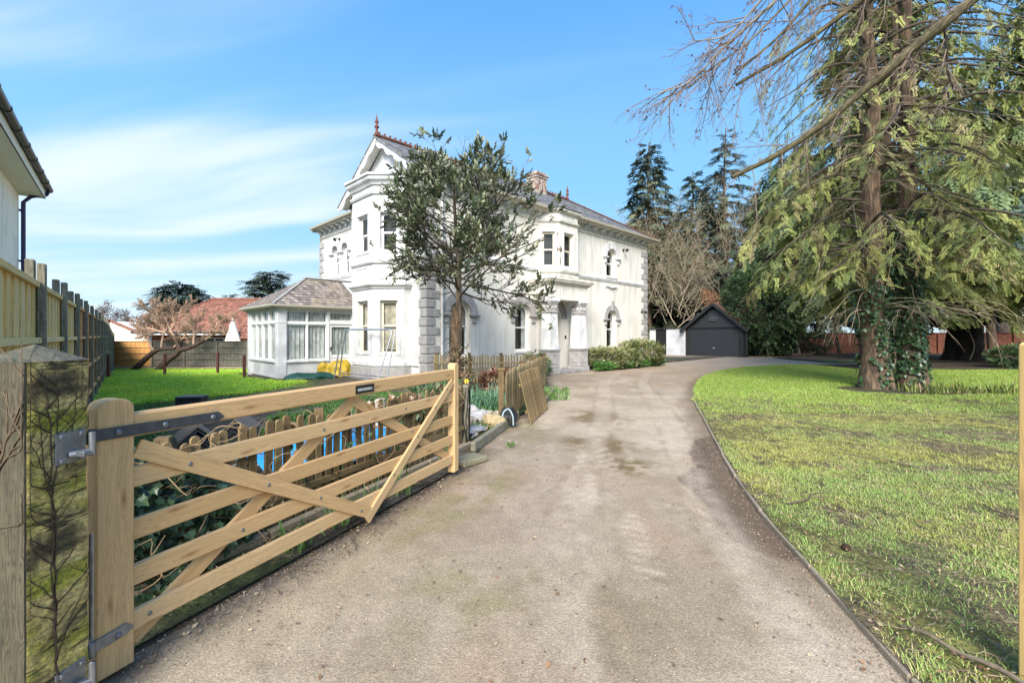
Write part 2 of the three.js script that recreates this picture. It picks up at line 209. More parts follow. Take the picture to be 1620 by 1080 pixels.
// ---------- the ground ----------
const edgeR = (() => { const pts = [[1.0, 1.66], [1.96, 1.72], [2.4, 1.79], [2.76, 1.88], [3.4, 2.0], [4.31, 2.22], [5.8, 2.68], [7.7, 3.3], [10.3, 4.15], [13.5, 5.5], [15.8, 6.66], [18.6, 8.5], [20.6, 10.4], [21.7, 12.3], [22.5, 14.6], [23.0, 18]]; return interp(pts); })();
const bedL = interp([[0.6, -2.35], [2, -1.83], [3, -1.42], [4.7, -0.72], [5.9, -0.4], [6.1, -0.52], [8.16, 0.06], [9.2, 0.46], [11, 0.72], [13.6, 1.12], [14.2, 1.1], [17.2, 1.2], [19.2, 3.1], [23.9, 7.6], [40, 23]]);
const fenceX = (Z) => -0.79 - 0.85 * Z;
const LAWN_L = [[-9.6, 9.0], [-7.9, 9.4], [-7.3, 10.3], [-6.35, 11.7], [-5.7, 13.1], [-6.3, 14.3], [-8.0, 14.6], [-9.3, 15.8], [-10.8, 17.6], [-12, 19.6], [-13, 22], [-15, 25.6], [-22, 26.4], [-22.7, 26], [-14.5, 16.6]];
function lawnMask(x, Z) {   // > 0 on the left-hand lawn
  let inside = false, d = 9; const n = LAWN_L.length;
  for (let i = 0, j = n - 1; i < n; j = i++) { const [ax, az] = LAWN_L[i], [bx_, bz] = LAWN_L[j]; if ((az > Z) !== (bz > Z) && x < (bx_ - ax) * (Z - az) / (bz - az) + ax) inside = !inside; const t = clamp(((x - ax) * (bx_ - ax) + (Z - az) * (bz - az)) / ((bx_ - ax) ** 2 + (bz - az) ** 2)); d = Math.min(d, Math.hypot(x - lerp(ax, bx_, t), Z - lerp(az, bz, t))); }
  return inside ? d : -d;
}
const gardenY = (x, Z) => 0.035 - 0.48 * sstep(15.5, 26, Z) * sstep(-6, -9, x) - 0.1 * sstep(26, 40, Z);
{
  // far ground, a little lower than everything laid on it
  const g = new THREE.PlaneGeometry(1600, 1600, 40, 40); g.rotateX(-Math.PI / 2); g.translate(0, -0.75, -500); const uv = g.attributes.uv; for (let i = 0; i < uv.count; i++) uv.setXY(i, uv.getX(i) * 1600, uv.getY(i) * 1600);
  setting('ground', g, M(0.1, 0.11, 0.045, T.soil, { rx: 0.5 }));
  const ell = (x, z, cx, cz, rx, rz) => 1 - sstep(0.3, 1, Math.hypot((x - cx) / rx, (z - cz) / rz));
  const driveC = (x, Z) => {
    let c = [0.315, 0.268, 0.215]; const mix = (q, t) => { t = clamp(t); c = c.map((v, i) => lerp(v, q[i], t)); };
    const big = wn(x * 0.5, Z * 0.5, 3), mid = wn(x * 1.7, Z * 1.7, 4, 5), fine = wn(x * 6, Z * 6, 5, 4);
    mix([0.41, 0.36, 0.295], sstep(0.42, 0.62, big)); mix([0.23, 0.185, 0.14], sstep(0.5, 0.64, mid) * 0.5); mix([0.26, 0.235, 0.155], sstep(0.52, 0.62, wn(x * 0.7 + 11, Z * 0.5, 23, 5)) * 0.3); mix([0.33, 0.23, 0.165], sstep(0.5, 0.75, wn(x * 0.9 + 5, Z * 0.6, 9)) * 0.5);
    const e = edgeR(Z) - x, l = x - bedL(Z);
    mix([0.1, 0.072, 0.052], sstep(0.2, 0.34, ell(x + 0.35 * (mid - 0.5), Z, edgeR(Z) - 0.02, 4.9, 0.66, 2.4) * (0.8 + 1.1 * (mid - 0.42) + 0.9 * (fine - 0.5))) * (0.7 + 0.5 * fine));   // crumbled soil by the lawn edge
    mix([0.12, 0.085, 0.055], sstep(0.5, 0.05, e + 0.25 * (fine - 0.5)) * 0.75 * sstep(2.2, 3.4, Z));
    mix([0.13, 0.1, 0.07], sstep(0.35, -0.05, l + 0.3 * (fine - 0.5)) * 0.8);
    mix([0.19, 0.18, 0.08], sstep(0.42, 0.62, mid * 0.5 + fine * 0.5) * Math.max(ell(x, Z, bedL(Z) + 0.45, 4.4, 0.55, 2), 0.8 * ell(x, Z, -0.2, 2.6, 0.6, 0.7), 0.9 * ell(x, Z, 0.25, 7.2, 0.7, 1.2)) * 0.65);        // moss
    mix([0.15, 0.11, 0.05], 1.1 * sstep(0.4, 0.56, fine * 0.6 + mid * 0.4) * Math.max(ell(x, Z, 1.2, 5.2, 0.75, 0.55), ell(x, Z, 1.2, 6.3, 0.7, 0.9), 0.8 * ell(x, Z, 1.5, 8.2, 0.7, 1.3), 0.25 * ell(x, Z, 0.45, 2.7, 0.7, 0.9)));
    mix([0.47, 0.42, 0.36], sstep(0.5, 0.66, mid) * Math.max(ell(x, Z, 1.3, 7.2, 0.7, 1), ell(x, Z, 0.9, 4.3, 0.5, 0.8)) * 0.6);
    // tyre cleat marks in dried mud
    for (const [cx, w, ph] of [[0.62, 0.13, 0], [0.93, 0.12, 1.4]]) { const xx = x - cx - 0.1 * (Z - 3.5) ; if (Math.abs(xx) < w && Z > 2.8 && Z < 6.2) mix([0.46, 0.4, 0.33], (0.5 + 0.5 * Math.sin(Z * 48 + xx * 22 + ph)) * 0.5 * 1.5 * sstep(w, w * 0.6, Math.abs(xx)) * sstep(0.36, 0.56, big * 0.4 + fine * 0.6)); }
    for (const [x0, z0, x1, z1] of [[-0.2, 6.6, 1.25, 5.2], [0.2, 4.5, 1.6, 3.9]]) { const t = clamp(((x - x0) * (x1 - x0) + (Z - z0) * (z1 - z0)) / ((x1 - x0) ** 2 + (z1 - z0) ** 2)), d = Math.hypot(x - lerp(x0, x1, t), Z - lerp(z0, z1, t)); mix([0.5, 0.45, 0.38], 0.55 * sstep(0.03, 0.005, d) * sstep(0.4, 0.6, fine)); }
    for (const [o, w] of [[1.0, 0.16], [2.55, 0.16]]) { const c0 = lerp(bedL(Z), edgeR(Z), 0) * 0 + interp([[1, -0.7], [4, -0.2], [8, 0.85], [14, 2.1], [19, 3.8], [26, 8]])(Z) + o * 0.75, q = Math.abs(x - c0); mix([0.43, 0.38, 0.315], 0.55 * sstep(w * 1.6, w * 0.5, q + 0.12 * (mid - 0.5)) * sstep(0.35, 0.6, fine * 0.5 + mid * 0.5)); mix([0.2, 0.16, 0.11], 0.35 * sstep(0.06, 0.02, Math.abs(q - w * 1.35)) * sstep(0.45, 0.6, fine)); }
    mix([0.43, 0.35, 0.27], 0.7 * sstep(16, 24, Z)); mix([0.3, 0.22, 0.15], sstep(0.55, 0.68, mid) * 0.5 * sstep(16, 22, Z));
    return c;
  };
  const zs = depths(0.6, 40, 0.015);
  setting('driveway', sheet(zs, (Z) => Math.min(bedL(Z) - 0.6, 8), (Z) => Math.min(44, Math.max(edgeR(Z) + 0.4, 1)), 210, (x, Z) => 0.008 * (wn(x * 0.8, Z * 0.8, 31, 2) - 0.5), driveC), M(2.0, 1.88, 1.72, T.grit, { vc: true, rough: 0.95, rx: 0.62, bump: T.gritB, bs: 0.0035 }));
  // right-hand lawn
  const lawnC = (x, Z) => {
    const p = wn(x * 0.9, Z * 0.9, 15, 5), q = wn(x * 3.5, Z * 3.5, 16, 4); let c = [0.23, 0.235, 0.075]; const mix = (k, t) => { t = clamp(t); c = c.map((v, i) => lerp(v, k[i], t)); };
    const far = sstep(8.5, 14, Z + 5 * (p - 0.5));
    mix([0.24, 0.23, 0.06], sstep(0.5, 0.7, p)); mix([0.25, 0.185, 0.11], sstep(0.46, 0.6, q * 0.5 + wn(x * 1.2, Z * 1.2, 19) * 0.5) * 0.7 * (1 - far)); mix([0.23, 0.17, 0.11], sstep(0.58, 0.66, wn(x * 2.2, Z * 2.2, 63, 5)) * (1 - far)); mix([0.29, 0.29, 0.06], sstep(0.55, 0.65, wn(x * 1.4 + 4, Z * 1.4, 64, 4)) * 0.7 * (1 - far)); mix([0.19, 0.29, 0.045], far * 0.95);
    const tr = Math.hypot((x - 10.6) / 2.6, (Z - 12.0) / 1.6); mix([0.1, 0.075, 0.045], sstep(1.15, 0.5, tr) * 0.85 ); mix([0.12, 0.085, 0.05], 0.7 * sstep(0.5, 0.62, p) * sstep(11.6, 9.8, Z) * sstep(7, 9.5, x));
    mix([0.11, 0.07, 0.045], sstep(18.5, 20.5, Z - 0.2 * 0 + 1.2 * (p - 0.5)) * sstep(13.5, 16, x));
    return c;
  };
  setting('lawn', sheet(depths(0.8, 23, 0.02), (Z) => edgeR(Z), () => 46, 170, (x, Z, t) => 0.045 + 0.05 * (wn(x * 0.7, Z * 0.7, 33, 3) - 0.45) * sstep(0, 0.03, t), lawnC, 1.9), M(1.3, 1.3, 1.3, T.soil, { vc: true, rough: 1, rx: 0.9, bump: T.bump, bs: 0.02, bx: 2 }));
  // earth beyond the drive on the right
  setting('woodland_floor', sheet(depths(24.2, 37.5, 0.03), (Z) => 17 - 0.0 * Z + (Z > 30 ? 2 : 0) , () => 60, 60, (x, Z) => 0.02 + 0.06 * wn(x * 0.8, Z * 0.8, 35, 3), (x, Z) => { const p = wn(x, Z, 37); const t = sstep(0.45, 0.6, p); const g = sstep(26, 25, Z) * sstep(22, 19, x); return [lerp(lerp(0.32, 0.2, t), 0.2, g), lerp(lerp(0.2, 0.16, t), 0.34, g), lerp(lerp(0.13, 0.085, t), 0.05, g)]; }), M(1, 1, 1, T.soil, { vc: true, rough: 1, rx: 0.9 }));
  // left garden: stony soil in front, lawn behind
  const gardenC = (x, Z) => {
    const p = wn(x * 1.1, Z * 1.1, 45, 5), q = wn(x * 4, Z * 4, 46, 4); let c = [0.17, 0.13, 0.085]; const mix = (k, t) => { t = clamp(t); c = c.map((v, i) => lerp(v, k[i], t)); };
    mix([0.3, 0.25, 0.19], sstep(0.5, 0.65, q)); mix([0.09, 0.12, 0.03], sstep(0.5, 0.62, p));
    const lawn = sstep(-0.35, 0.35, lawnMask(x, Z) + 0.9 * (q - 0.5)); mix([0.26, 0.36, 0.05], lawn);
    return c;
  };
  setting('garden_bed', sheet(depths(0.6, 40, 0.024), (Z) => fenceX(Z) - 1.2, (Z) => bedL(Z), 150, (x, Z, t) => gardenY(x, Z) + 0.05 * (wn(x * 1.3, Z * 1.3, 39, 3) - 0.5) * sstep(1, 0.97, t) * sstep(14, 12, Z), gardenC, 0.7), M(1.3, 1.3, 1.3, T.soil, { vc: true, rough: 1, rx: 0.9, bump: T.bump, bs: 0.02, bx: 2 }));
}
// ---------- grass, litter ----------
function tuftGeo(seed, n, h, w, spread) {
  const r = rng(seed), pos = [], nor = [];
  for (let i = 0; i < n; i++) { const a = r() * 6.28, x = (r() - 0.5) * spread, z = (r() - 0.5) * spread, hh = h * (0.5 + 0.7 * r()), b = hh * (0.3 + 0.9 * r()), dx = Math.cos(a), dz = Math.sin(a), sx = -dz * w / 2, sz = dx * w / 2; const m = [x + dx * b * 0.35, hh * 0.62, z + dz * b * 0.35], t = [x + dx * b, hh, z + dz * b];
    const L = [x - sx, 0, z - sz], Rr = [x + sx, 0, z + sz], ml = [m[0] - sx * 0.8, m[1], m[2] - sz * 0.8], mr = [m[0] + sx * 0.8, m[1], m[2] + sz * 0.8];
    pos.push(...L, ...Rr, ...mr, ...L, ...mr, ...ml, ...ml, ...mr, ...t); }
  const g = new THREE.BufferGeometry(); g.setAttribute('position', new THREE.Float32BufferAttribute(pos, 3)); g.computeVertexNormals(); return g;
}
const place = (x, y, z, ry, s, rx = 0, rz = 0) => new THREE.Matrix4().compose(V(x, y, z), new THREE.Quaternion().setFromEuler(new THREE.Euler(rx, ry, rz, 'YXZ')), typeof s === 'number' ? V(s, s, s) : s);
const whiteLeaf = (tr = 0.25, rough = 0.6) => leafM(1, 1, 1, tr, rough);
{
  const r = rng(5), near = [], nc = [], far = [], fc = [];
  const tA = tuftGeo(1, 7, 0.036, 0.0055, 0.08), tB = tuftGeo(2, 9, 0.05, 0.011, 0.22);
  for (let i = 0; i < 120000; i++) {             // near right lawn, patchy
    const Z = 1.0 + 11 * Math.pow(r(), 1.3), x = edgeR(Z) + 0.03 + r() * Math.min(9, Z * 1.2 + 0.8 - edgeR(Z) + 1.2);
    const p = wn(x * 1.2, Z * 1.2, 19) * 0.5 + wn(x * 3.5, Z * 3.5, 16, 4) * 0.5; const dx = (x - 10.4) / 2.3, dz = (Z - 12) / 1.2; if (r() < 0.16 + sstep(0.4, 0.54, p + 0.25 * (wn(x * 8, Z * 8, 61, 2) - 0.5)) * 0.7 || dx * dx + dz * dz < 0.6) continue;
    near.push(place(x, 0.035 + 0.05 * (wn(x * 0.7, Z * 0.7, 33, 3) - 0.45), -Z, r() * 6.3, 0.45 + 0.6 * r())); const y = wn(x * 0.9, Z * 0.9, 15, 3), b = 0.8 + 0.5 * r(); const dry = r() < 0.17; nc.push(dry ? [0.42 * b, 0.34 * b, 0.17 * b] : [lerp(0.25, 0.37, sstep(0.3, 0.75, y + 0.35 * (r() - 0.5))) * b, lerp(0.34, 0.38, y) * b, 0.085 * b]);
  }
  for (let i = 0; i < 90000; i++) { const Z = 8.5 + 14.2 * r(), x = edgeR(Z) + 0.02 + r() * Math.min(22, Z * 1.16 + 1 - edgeR(Z)); const p = wn(x * 0.9, Z * 0.9, 15, 5); if (r() < sstep(13, 9, Z + 3 * (p - 0.5)) * 0.85 || (Z > 18.8 && x > 14.5) || Math.hypot((x - 10.6) / 2.4, (Z - 12.0) / 1.3) < 0.8 || (Z < 11.6 && x > 8.4 && r() < 0.85 * sstep(0.4, 0.6, p))) continue;
    far.push(place(x, 0.03 + 0.05 * (wn(x * 0.7, Z * 0.7, 33, 3) - 0.45), -Z, r() * 6.3, 0.55 + 0.6 * r())); const b = 0.8 + 0.45 * r(); const dy = r() < 0.12; fc.push(dy ? [0.4 * b, 0.36 * b, 0.15 * b] : [0.25 * b, 0.36 * b, 0.055 * b]); }
  for (let i = 0; i < 90000; i++) { const Z = 8.5 + 18 * Math.pow(r(), 1.3), x = lerp(fenceX(Z) + 0.15, -6.5, r()); if (lawnMask(x, Z) + 0.9 * (wn(x * 4, Z * 4, 46, 4) - 0.5) < 0.02) continue; far.push(place(x, gardenY(x, Z) - 0.01, -Z, r() * 6.3, 0.6 + 0.8 * r())); const b = 0.75 + 0.5 * r(), yel = sstep(0.45, 0.7, wn(x * 0.7, Z * 0.7, 47, 4)); fc.push([lerp(0.36, 0.5, yel) * b, lerp(0.58, 0.64, yel) * b, 0.05 * b]); }
  for (let i = 0; i < 9000; i++) { const Z = 5.2 + 7 * r(), x = lerp(fenceX(Z) + 0.15, bedL(Z) - 0.25, r()); if (wn(x * 1.1, Z * 1.1, 45, 5) < 0.5 || lawnMask(x, Z) > 0) continue; far.push(place(x, gardenY(x, Z) - 0.01, -Z, r() * 6.3, 0.6 + 0.9 * r())); const b = 0.7 + 0.5 * r(); fc.push([0.1 * b, 0.22 * b, 0.04 * b]); }
  const m = whiteLeaf(0.2, 0.7);
  const g1 = instances('grass', tA, m, near, scene, (c, i) => c.setRGB(...nc[i])); g1.userData = { kind: 'stuff', label: 'short mossy patchy grass on the near lawn beside the driveway', category: 'grass' };
  const g2 = instances('grass_001', tB, m, far, scene, (c, i) => c.setRGB(...fc[i])); g2.userData = { kind: 'stuff', label: 'bright green grass of the far lawns on both sides', category: 'grass' };
  // dead leaves and twigs
  const lg = new THREE.BufferGeometry(); lg.setAttribute('position', new THREE.Float32BufferAttribute([-0.03, 0.004, 0, 0, 0, 0.016, 0.034, 0.008, 0, -0.03, 0.004, 0, 0.034, 0.008, 0, 0, 0.01, -0.017], 3)); lg.computeVertexNormals();
  const lm = [], lc = [];
  for (let i = 0; i < 26000; i++) { let Z, x; const k = r(); if (k < 0.72) { Z = 1.2 + 10.5 * Math.pow(r(), 1.2); x = edgeR(Z) - 0.25 * (r() < 0.12) + r() * Math.min(10, Z * 1.2 + 1 - edgeR(Z) + 1); if (r() < 0.5 && wn(x * 1.2, Z * 1.2, 19) < 0.45) continue; } else if (k < 0.755) { Z = 1.6 + 5 * r(); x = bedL(Z) + 0.35 * r() * r(); } else if (k < 0.78) { Z = 1.4 + 9 * r() * r(); x = lerp(bedL(Z), edgeR(Z), r()); } else if (k < 0.9) { Z = 2 + 12 * r(); x = lerp(fenceX(Z), bedL(Z), r()); } else { Z = 18.5 + 8 * r(); x = 14 + 20 * r(); }
    lm.push(place(x, (x > edgeR(Z) ? 0.055 + 0.03 * r() : x > bedL(Z) ? 0.012 : gardenY(x, Z) + 0.02), -Z, r() * 6.3, 0.16 + 0.45 * r() * r(), r() - 0.5, r() - 0.5)); const b = 0.6 + 0.8 * r(); lc.push(r() < 0.4 ? [0.36 * b, 0.27 * b, 0.16 * b] : r() < 0.5 ? [0.2 * b, 0.1 * b, 0.045 * b] : [0.12 * b, 0.08 * b, 0.05 * b]); }
  const l = instances('leaf_litter', lg, M(1, 1, 1, null, { side: THREE.DoubleSide }), lm, scene, (c, i) => c.setRGB(...lc[i])); l.userData = { kind: 'stuff', label: 'dead brown leaves scattered on the lawn, bed and drive edges', category: 'leaf litter' };
  const tg = tube(bez([V(-0.16, 0, 0), V(-0.05, 0.012, 0.02), V(0.06, 0.006, -0.015), V(0.17, 0.012, 0.02)], 5), 0.004, 0.0018, 4), tm = [], tc = [];
  for (let i = 0; i < 1300; i++) { const Z = 1.2 + 10 * Math.pow(r(), 1.3), x = edgeR(Z) + r() * Math.min(10, Z * 1.2 + 2 - edgeR(Z)); tm.push(place(x, 0.062, -Z, r() * 6.3, V(0.25 + 0.6 * r() * r(), 0.6, 0.3 + 0.8 * r()), 0, 0.1 * (r() - 0.5))); const b = 0.6 + 0.7 * r(); tc.push([0.24 * b, 0.18 * b, 0.12 * b]); }
  for (let i = 0; i < 130; i++) { const Z = 1.7 + 4 * r(), x = bedL(Z) + 0.3 * r() * r(); tm.push(place(x, 0.012, -Z, r() * 6.3, 0.3 + 0.5 * r())); tc.push([0.1, 0.07, 0.05]); }
  const t = instances('fallen_twigs', tg, M(1, 1, 1, null), tm, scene, (c, i) => c.setRGB(...tc[i])); t.userData = { kind: 'stuff', label: 'thin fallen twigs lying over the mossy lawn', category: 'twigs' };
  { const rb = new THREE.IcosahedronGeometry(0.035, 0), q = [], qc = []; for (let i = 0; i < 1500; i++) { let Z, x; if (i < 700) { Z = 5.9 + 2.7 * r(); x = bedL(Z) - 0.12 - 0.9 * r(); } else { Z = 3 + 5 * r(); x = bedL(Z) - 0.75 - 2.2 * r(); } q.push(place(x, gardenY(x, Z) + 0.02, -Z, r() * 6, V(0.4 + r(), 0.3 + 0.4 * r(), 0.4 + r()), r(), r())); const k = r(), m = 0.6 + 0.7 * r(); qc.push(k < 0.3 ? [0.55 * m, 0.5 * m, 0.45 * m] : k < 0.65 ? [0.4 * m, 0.28 * m, 0.17 * m] : [0.2 * m, 0.15 * m, 0.1 * m]); } const u = instances('rubble', rb, M(1, 1, 1, null), q, scene, (c, i) => c.setRGB(...qc[i])); u.userData = { kind: 'stuff', label: 'small rubble and bark chips strewn over the garden bed behind the gate', category: 'rubble' }; }
  // loose grit on the drive
  const pg = new THREE.IcosahedronGeometry(0.008, 0), pm = [], pc = []; for (let i = 0; i < 3500; i++) { const Z = 1.4 + 7 * Math.pow(r(), 1.4), e = r(), a = bedL(Z), b2 = edgeR(Z); const x = e < 0.35 ? b2 - 0.5 * r() * r() : e < 0.6 ? a + 0.5 * r() * r() : lerp(a, b2, r()); pm.push(place(x, 0.004, -Z, r() * 6, V(0.3 + 0.5 * r(), 0.4, 0.3 + 0.5 * r()))); const b = r(); pc.push(b < 0.2 ? [0.42, 0.36, 0.29] : b < 0.6 ? [0.36, 0.29, 0.22] : [0.2, 0.15, 0.11]); }
  const p = instances('grit', pg, M(1, 1, 1, null), pm, scene, (c, i) => c.setRGB(...pc[i])); p.userData = { kind: 'stuff', label: 'loose grit and small stones scattered over the driveway', category: 'grit' };
}
// edging of the right-hand lawn: thin concrete strips laid end to end
{
  const t = thing('lawn_edging', 'thin concrete edging strip curving along the right side of the driveway', 'edging');
  const cur = new THREE.CatmullRomCurve3([[1.0, 1.66], [1.96, 1.72], [2.76, 1.88], [4.31, 2.22], [7.7, 3.3], [10.3, 4.15], [13.5, 5.5], [15.8, 6.66], [18.6, 8.5], [20.6, 10.4]].map(([z, x]) => V(x, 0, -z)), false, 'centripetal'), L = cur.getLength(), r = rng(8), n = Math.round(L / 0.95);
  for (let i = 0; i < n; i++) { const a = cur.getPointAt(i / n), b = cur.getPointAt((i + 0.992) / n); const k = 0.01 * (r() - 0.5); a.y = -0.004 + k; b.y = -0.004 + 0.012 * (r() - 0.5); a.x += 0.012 * (r() - 0.5); b.x += 0.012 * (r() - 0.5); part('edging_strip', beam(a, b, 0.09, 0.036, V(0, 1, 0), 0.008), MAT.concrete, t); }
}
{
  const c = solo('pine_cone', 'single brown pine cone lying on the near lawn close to the edging', 'pine cone', mapUV(new THREE.LatheGeometry([[0.001, 0], [0.02, 0.005], [0.026, 0.02], [0.019, 0.022], [0.028, 0.035], [0.02, 0.038], [0.022, 0.05], [0.012, 0.055], [0.001, 0.07]].map(([p, q]) => new THREE.Vector2(p, q)), 9)), M(0.16, 0.08, 0.04, T.bark, { rx: 8 })); c.position.set(2.27, 0.06, -3.1); c.rotation.set(1.4, 0.4, 0.3);
  const s = solo('fallen_branch', 'pale bare stick lying on the lawn at the bottom right corner', 'stick', tube(bez([V(1.93, 0.065, -2.24), V(1.97, 0.09, -2.13), V(2.0, 0.075, -2.05), V(2.07, 0.085, -1.93), V(2.1, 0.07, -1.8)], 12), 0.008, 0.012, 7, null, true), M(0.5, 0.42, 0.31, T.bark, { rx: 5 }));
  [[2.6, -4.0, 0.5, 'bent twig with a fork on the mossy lawn, nearer the edging'], [4.2, -5.2, 2.2, 'long thin dead branch lying across the middle of the lawn'], [3.9, -3.6, 1.2, 'crooked grey twig on the lawn by the right gatepost']].forEach(([x, z, ry, l], i) => { const r = rng(900 + i), t = solo('fallen_branch', l, 'stick', [tube(bez([V(-0.3, 0.02, 0), V(-0.1, 0.035, 0.06 * r()), V(0.12, 0.03, -0.05 * r()), V(0.36, 0.02, 0.05)], 10), 0.009, 0.003, 5), tube([V(-0.02, 0.03, 0.02), V(0.1, 0.04, 0.1), V(0.22, 0.03, 0.13)], 0.005, 0.002, 4)], M(0.36, 0.28, 0.2, T.bark, { rx: 5 })); t.position.set(x, 0.05, z); t.rotation.y = ry; });
}
// ---------- the villa ----------
// local frame: x = u along the side wall into the depth, z = -v (v runs along the gable front to the left)
const HP = [-2.70, 0, -14.27], HR = Math.atan2(0.706, 0.708);
const L3 = (u, h, v) => V(u, h, -v);
// wall frame: x runs left to right as seen from outside, z points outwards; plan points are [u, v]
function wframe(p0, p1) { const a = L3(p0[0], 0, p0[1]), b = L3(p1[0], 0, p1[1]), x = b.clone().sub(a); const L = x.length(); x.normalize(); const z = x.clone().cross(V(0, 1, 0)); return { m: new THREE.Matrix4().makeBasis(x, V(0, 1, 0), z).setPosition(a), L }; }
const hole = (o) => { const p = new THREE.Path(), a = o.x - o.w / 2, b = o.x + o.w / 2; p.moveTo(a, o.y0); if (o.arch) { p.lineTo(a, o.y1); p.absarc(o.x, o.y1, o.w / 2, Math.PI, 0, true); p.lineTo(b, o.y0); } else { p.lineTo(a, o.y1); p.lineTo(b, o.y1); p.lineTo(b, o.y0); } p.closePath(); return p; };
function wallGeo(fr, outline, holes, thick) { const s = poly(outline); holes.forEach((h) => s.holes.push(hole(h))); const g = ext(s, thick, 0, 10); g.translate(0, 0, -thick); return mapUV(g, -1, R0() * 5, R0() * 5).applyMatrix4(fr.m); }
const arcShape = (r0, r1, x, y, drop = 0) => { const s = new THREE.Shape(); s.moveTo(x - r1, y - drop); s.lineTo(x - r1, y); s.absarc(x, y, r1, Math.PI, 0, true); s.lineTo(x + r1, y - drop); s.lineTo(x + r0, y - drop); s.lineTo(x + r0, y); s.absarc(x, y, r0, 0, Math.PI, false); s.lineTo(x - r0, y - drop); s.closePath(); return s; };
// outline between two similar window shapes as a frame
function ringGeo(o, b, d) { const s = new THREE.Shape(hole(o).getPoints(10)); s.holes.push(hole({ ...o, w: o.w - 2 * b, y0: o.y0 + b * 1.1, y1: o.arch ? o.y1 : o.y1 - b })); const g = ext(s, d, 0, 10); return mapUV(g); }
function sash(parent, fr, o, { depth = 0.17, mat = MAT.frame, mid = null, blind = 0, back = MAT.dark_interior, curtains = false, sill = true, rd = 0.6 } = {}) {
  const w = new THREE.Group(); w.name = 'window'; parent.add(w);
  const z = -depth, A = (g) => g.applyMatrix4(fr.m), top = o.arch ? o.y1 + o.w / 2 : o.y1, ym = mid ?? (o.y0 + (o.arch ? o.y1 : o.y1)) / 2;
  const frs = [ringGeo(o, 0.045, 0.06).translate(0, 0, z - 0.06)];
  const i = { ...o, w: o.w - 0.09, y0: o.y0 + 0.05, y1: o.arch ? o.y1 : o.y1 - 0.045 };
  frs.push(bx(i.w, 0.05, 0.04, o.x, ym, z - 0.03)); part('frame', frs.map(A), mat, w);
  const ub = { ...i, y0: ym }, lb = { x: o.x, w: i.w, y0: i.y0, y1: ym };
  part('sash', [ringGeo(ub, 0.03, 0.03).translate(0, 0, z - 0.035), ringGeo(lb, 0.035, 0.03).translate(0, 0, z - 0.06)].map(A), mat, w);
  const pane = (q, dz) => mapUV(new THREE.ShapeGeometry(new THREE.Shape(hole(q).getPoints(10))).translate(0, 0, dz));
  part('pane', A(pane(ub, z - 0.02)), MAT.glass, w); part('pane', A(pane(lb, z - 0.045)), MAT.glass, w);
  if (blind) { const y0 = lerp(top, o.y0, blind); part('blind', A(bx(i.w, top - y0, 0.01, o.x, (top + y0) / 2, z - 0.11)), MAT.blind, w); }
  if (curtains) for (const s of [-1, 1]) part('curtain', A(bx(i.w * 0.22, top - o.y0, 0.02, o.x + s * i.w * 0.39, (top + o.y0) / 2, z - 0.13)), MAT.curtain, w);
  const rb = [bx(o.w + (rd < 0.5 ? 0.08 : 0.5), top - o.y0 + 0.3, 0.02, o.x, (top + o.y0) / 2, z - rd)]; part('dark_interior', rb.map(A), back, w);  // near-black panel added behind the glass; darkness of the unlit interior painted in
  if (sill) part('sill', A(bx(o.w + 0.12, 0.07, 0.22, o.x, o.y0 - 0.036, -0.06)), MAT.trim, w);
  return w;
}
// moulding swept along plan points with mitred corners; profile = [out, height] from bottom to top
function mould(path, prof) {
  const n = path.length, dirs = []; for (let i = 0; i < n - 1; i++) { const d = [path[i + 1][0] - path[i][0], path[i + 1][1] - path[i][1]], l = Math.hypot(...d); dirs.push([d[1] / l, -d[0] / l]); }
  const off = path.map((p, i) => { const a = dirs[Math.max(0, i - 1)], b = dirs[Math.min(n - 2, i)]; const k = 1 + a[0] * b[0] + a[1] * b[1]; return [(a[0] + b[0]) / k, (a[1] + b[1]) / k]; });
  const pos = [], tri = (a, b, c) => pos.push(a.x, a.y, a.z, b.x, b.y, b.z, c.x, c.y, c.z); const P = (i, j) => L3(path[i][0] + off[i][0] * prof[j][0], prof[j][1], path[i][1] + off[i][1] * prof[j][0]);
  for (let i = 0; i < n - 1; i++) for (let j = 0; j < prof.length - 1; j++) { const a = P(i, j), b = P(i + 1, j), c = P(i + 1, j + 1), d = P(i, j + 1); tri(a, b, c); tri(a, c, d); }
  for (const [i, f] of [[0, 0], [n - 1, 1]]) for (let j = 1; j < prof.length - 1; j++) { const a = P(i, 0), b = P(i, j), c = P(i, j + 1); f ? tri(a, c, b) : tri(a, b, c); }
  const g = new THREE.BufferGeometry(); g.setAttribute('position', new THREE.Float32BufferAttribute(pos, 3)); g.computeVertexNormals(); return mapUV(g);
}
// courses of slates on a roof face: eave corners a, b and ridge corners d (over a), c (over b)
function roofFace(a, b, c, d, rows, step = 0.014, base = 0) {
  const pos = [], uv = [], n = b.clone().sub(a).cross(d.clone().sub(a)).normalize(), ux = b.clone().sub(a).normalize(), vy = n.clone().cross(ux).normalize();
  const put = (...q) => q.forEach((p) => { pos.push(p.x, p.y, p.z); const r = p.clone().sub(a); uv.push(r.dot(ux) + base, r.dot(vy)); });
  for (let i = 0; i < rows; i++) { const t0 = i / rows, t1 = (i + 1) / rows; const l0 = a.clone().lerp(d, t0), r0 = b.clone().lerp(c, t0), l1 = a.clone().lerp(d, t1), r1 = b.clone().lerp(c, t1);
    const L0 = l0.clone().addScaledVector(n, step), R0_ = r0.clone().addScaledVector(n, step); put(L0, R0_, r1); put(L0, r1, l1); put(l0, r0, R0_); put(l0, R0_, L0); }
  const g = new THREE.BufferGeometry(); g.setAttribute('position', new THREE.Float32BufferAttribute(pos, 3)); g.setAttribute('uv', new THREE.Float32BufferAttribute(uv, 2)); g.computeVertexNormals(); return g;
}
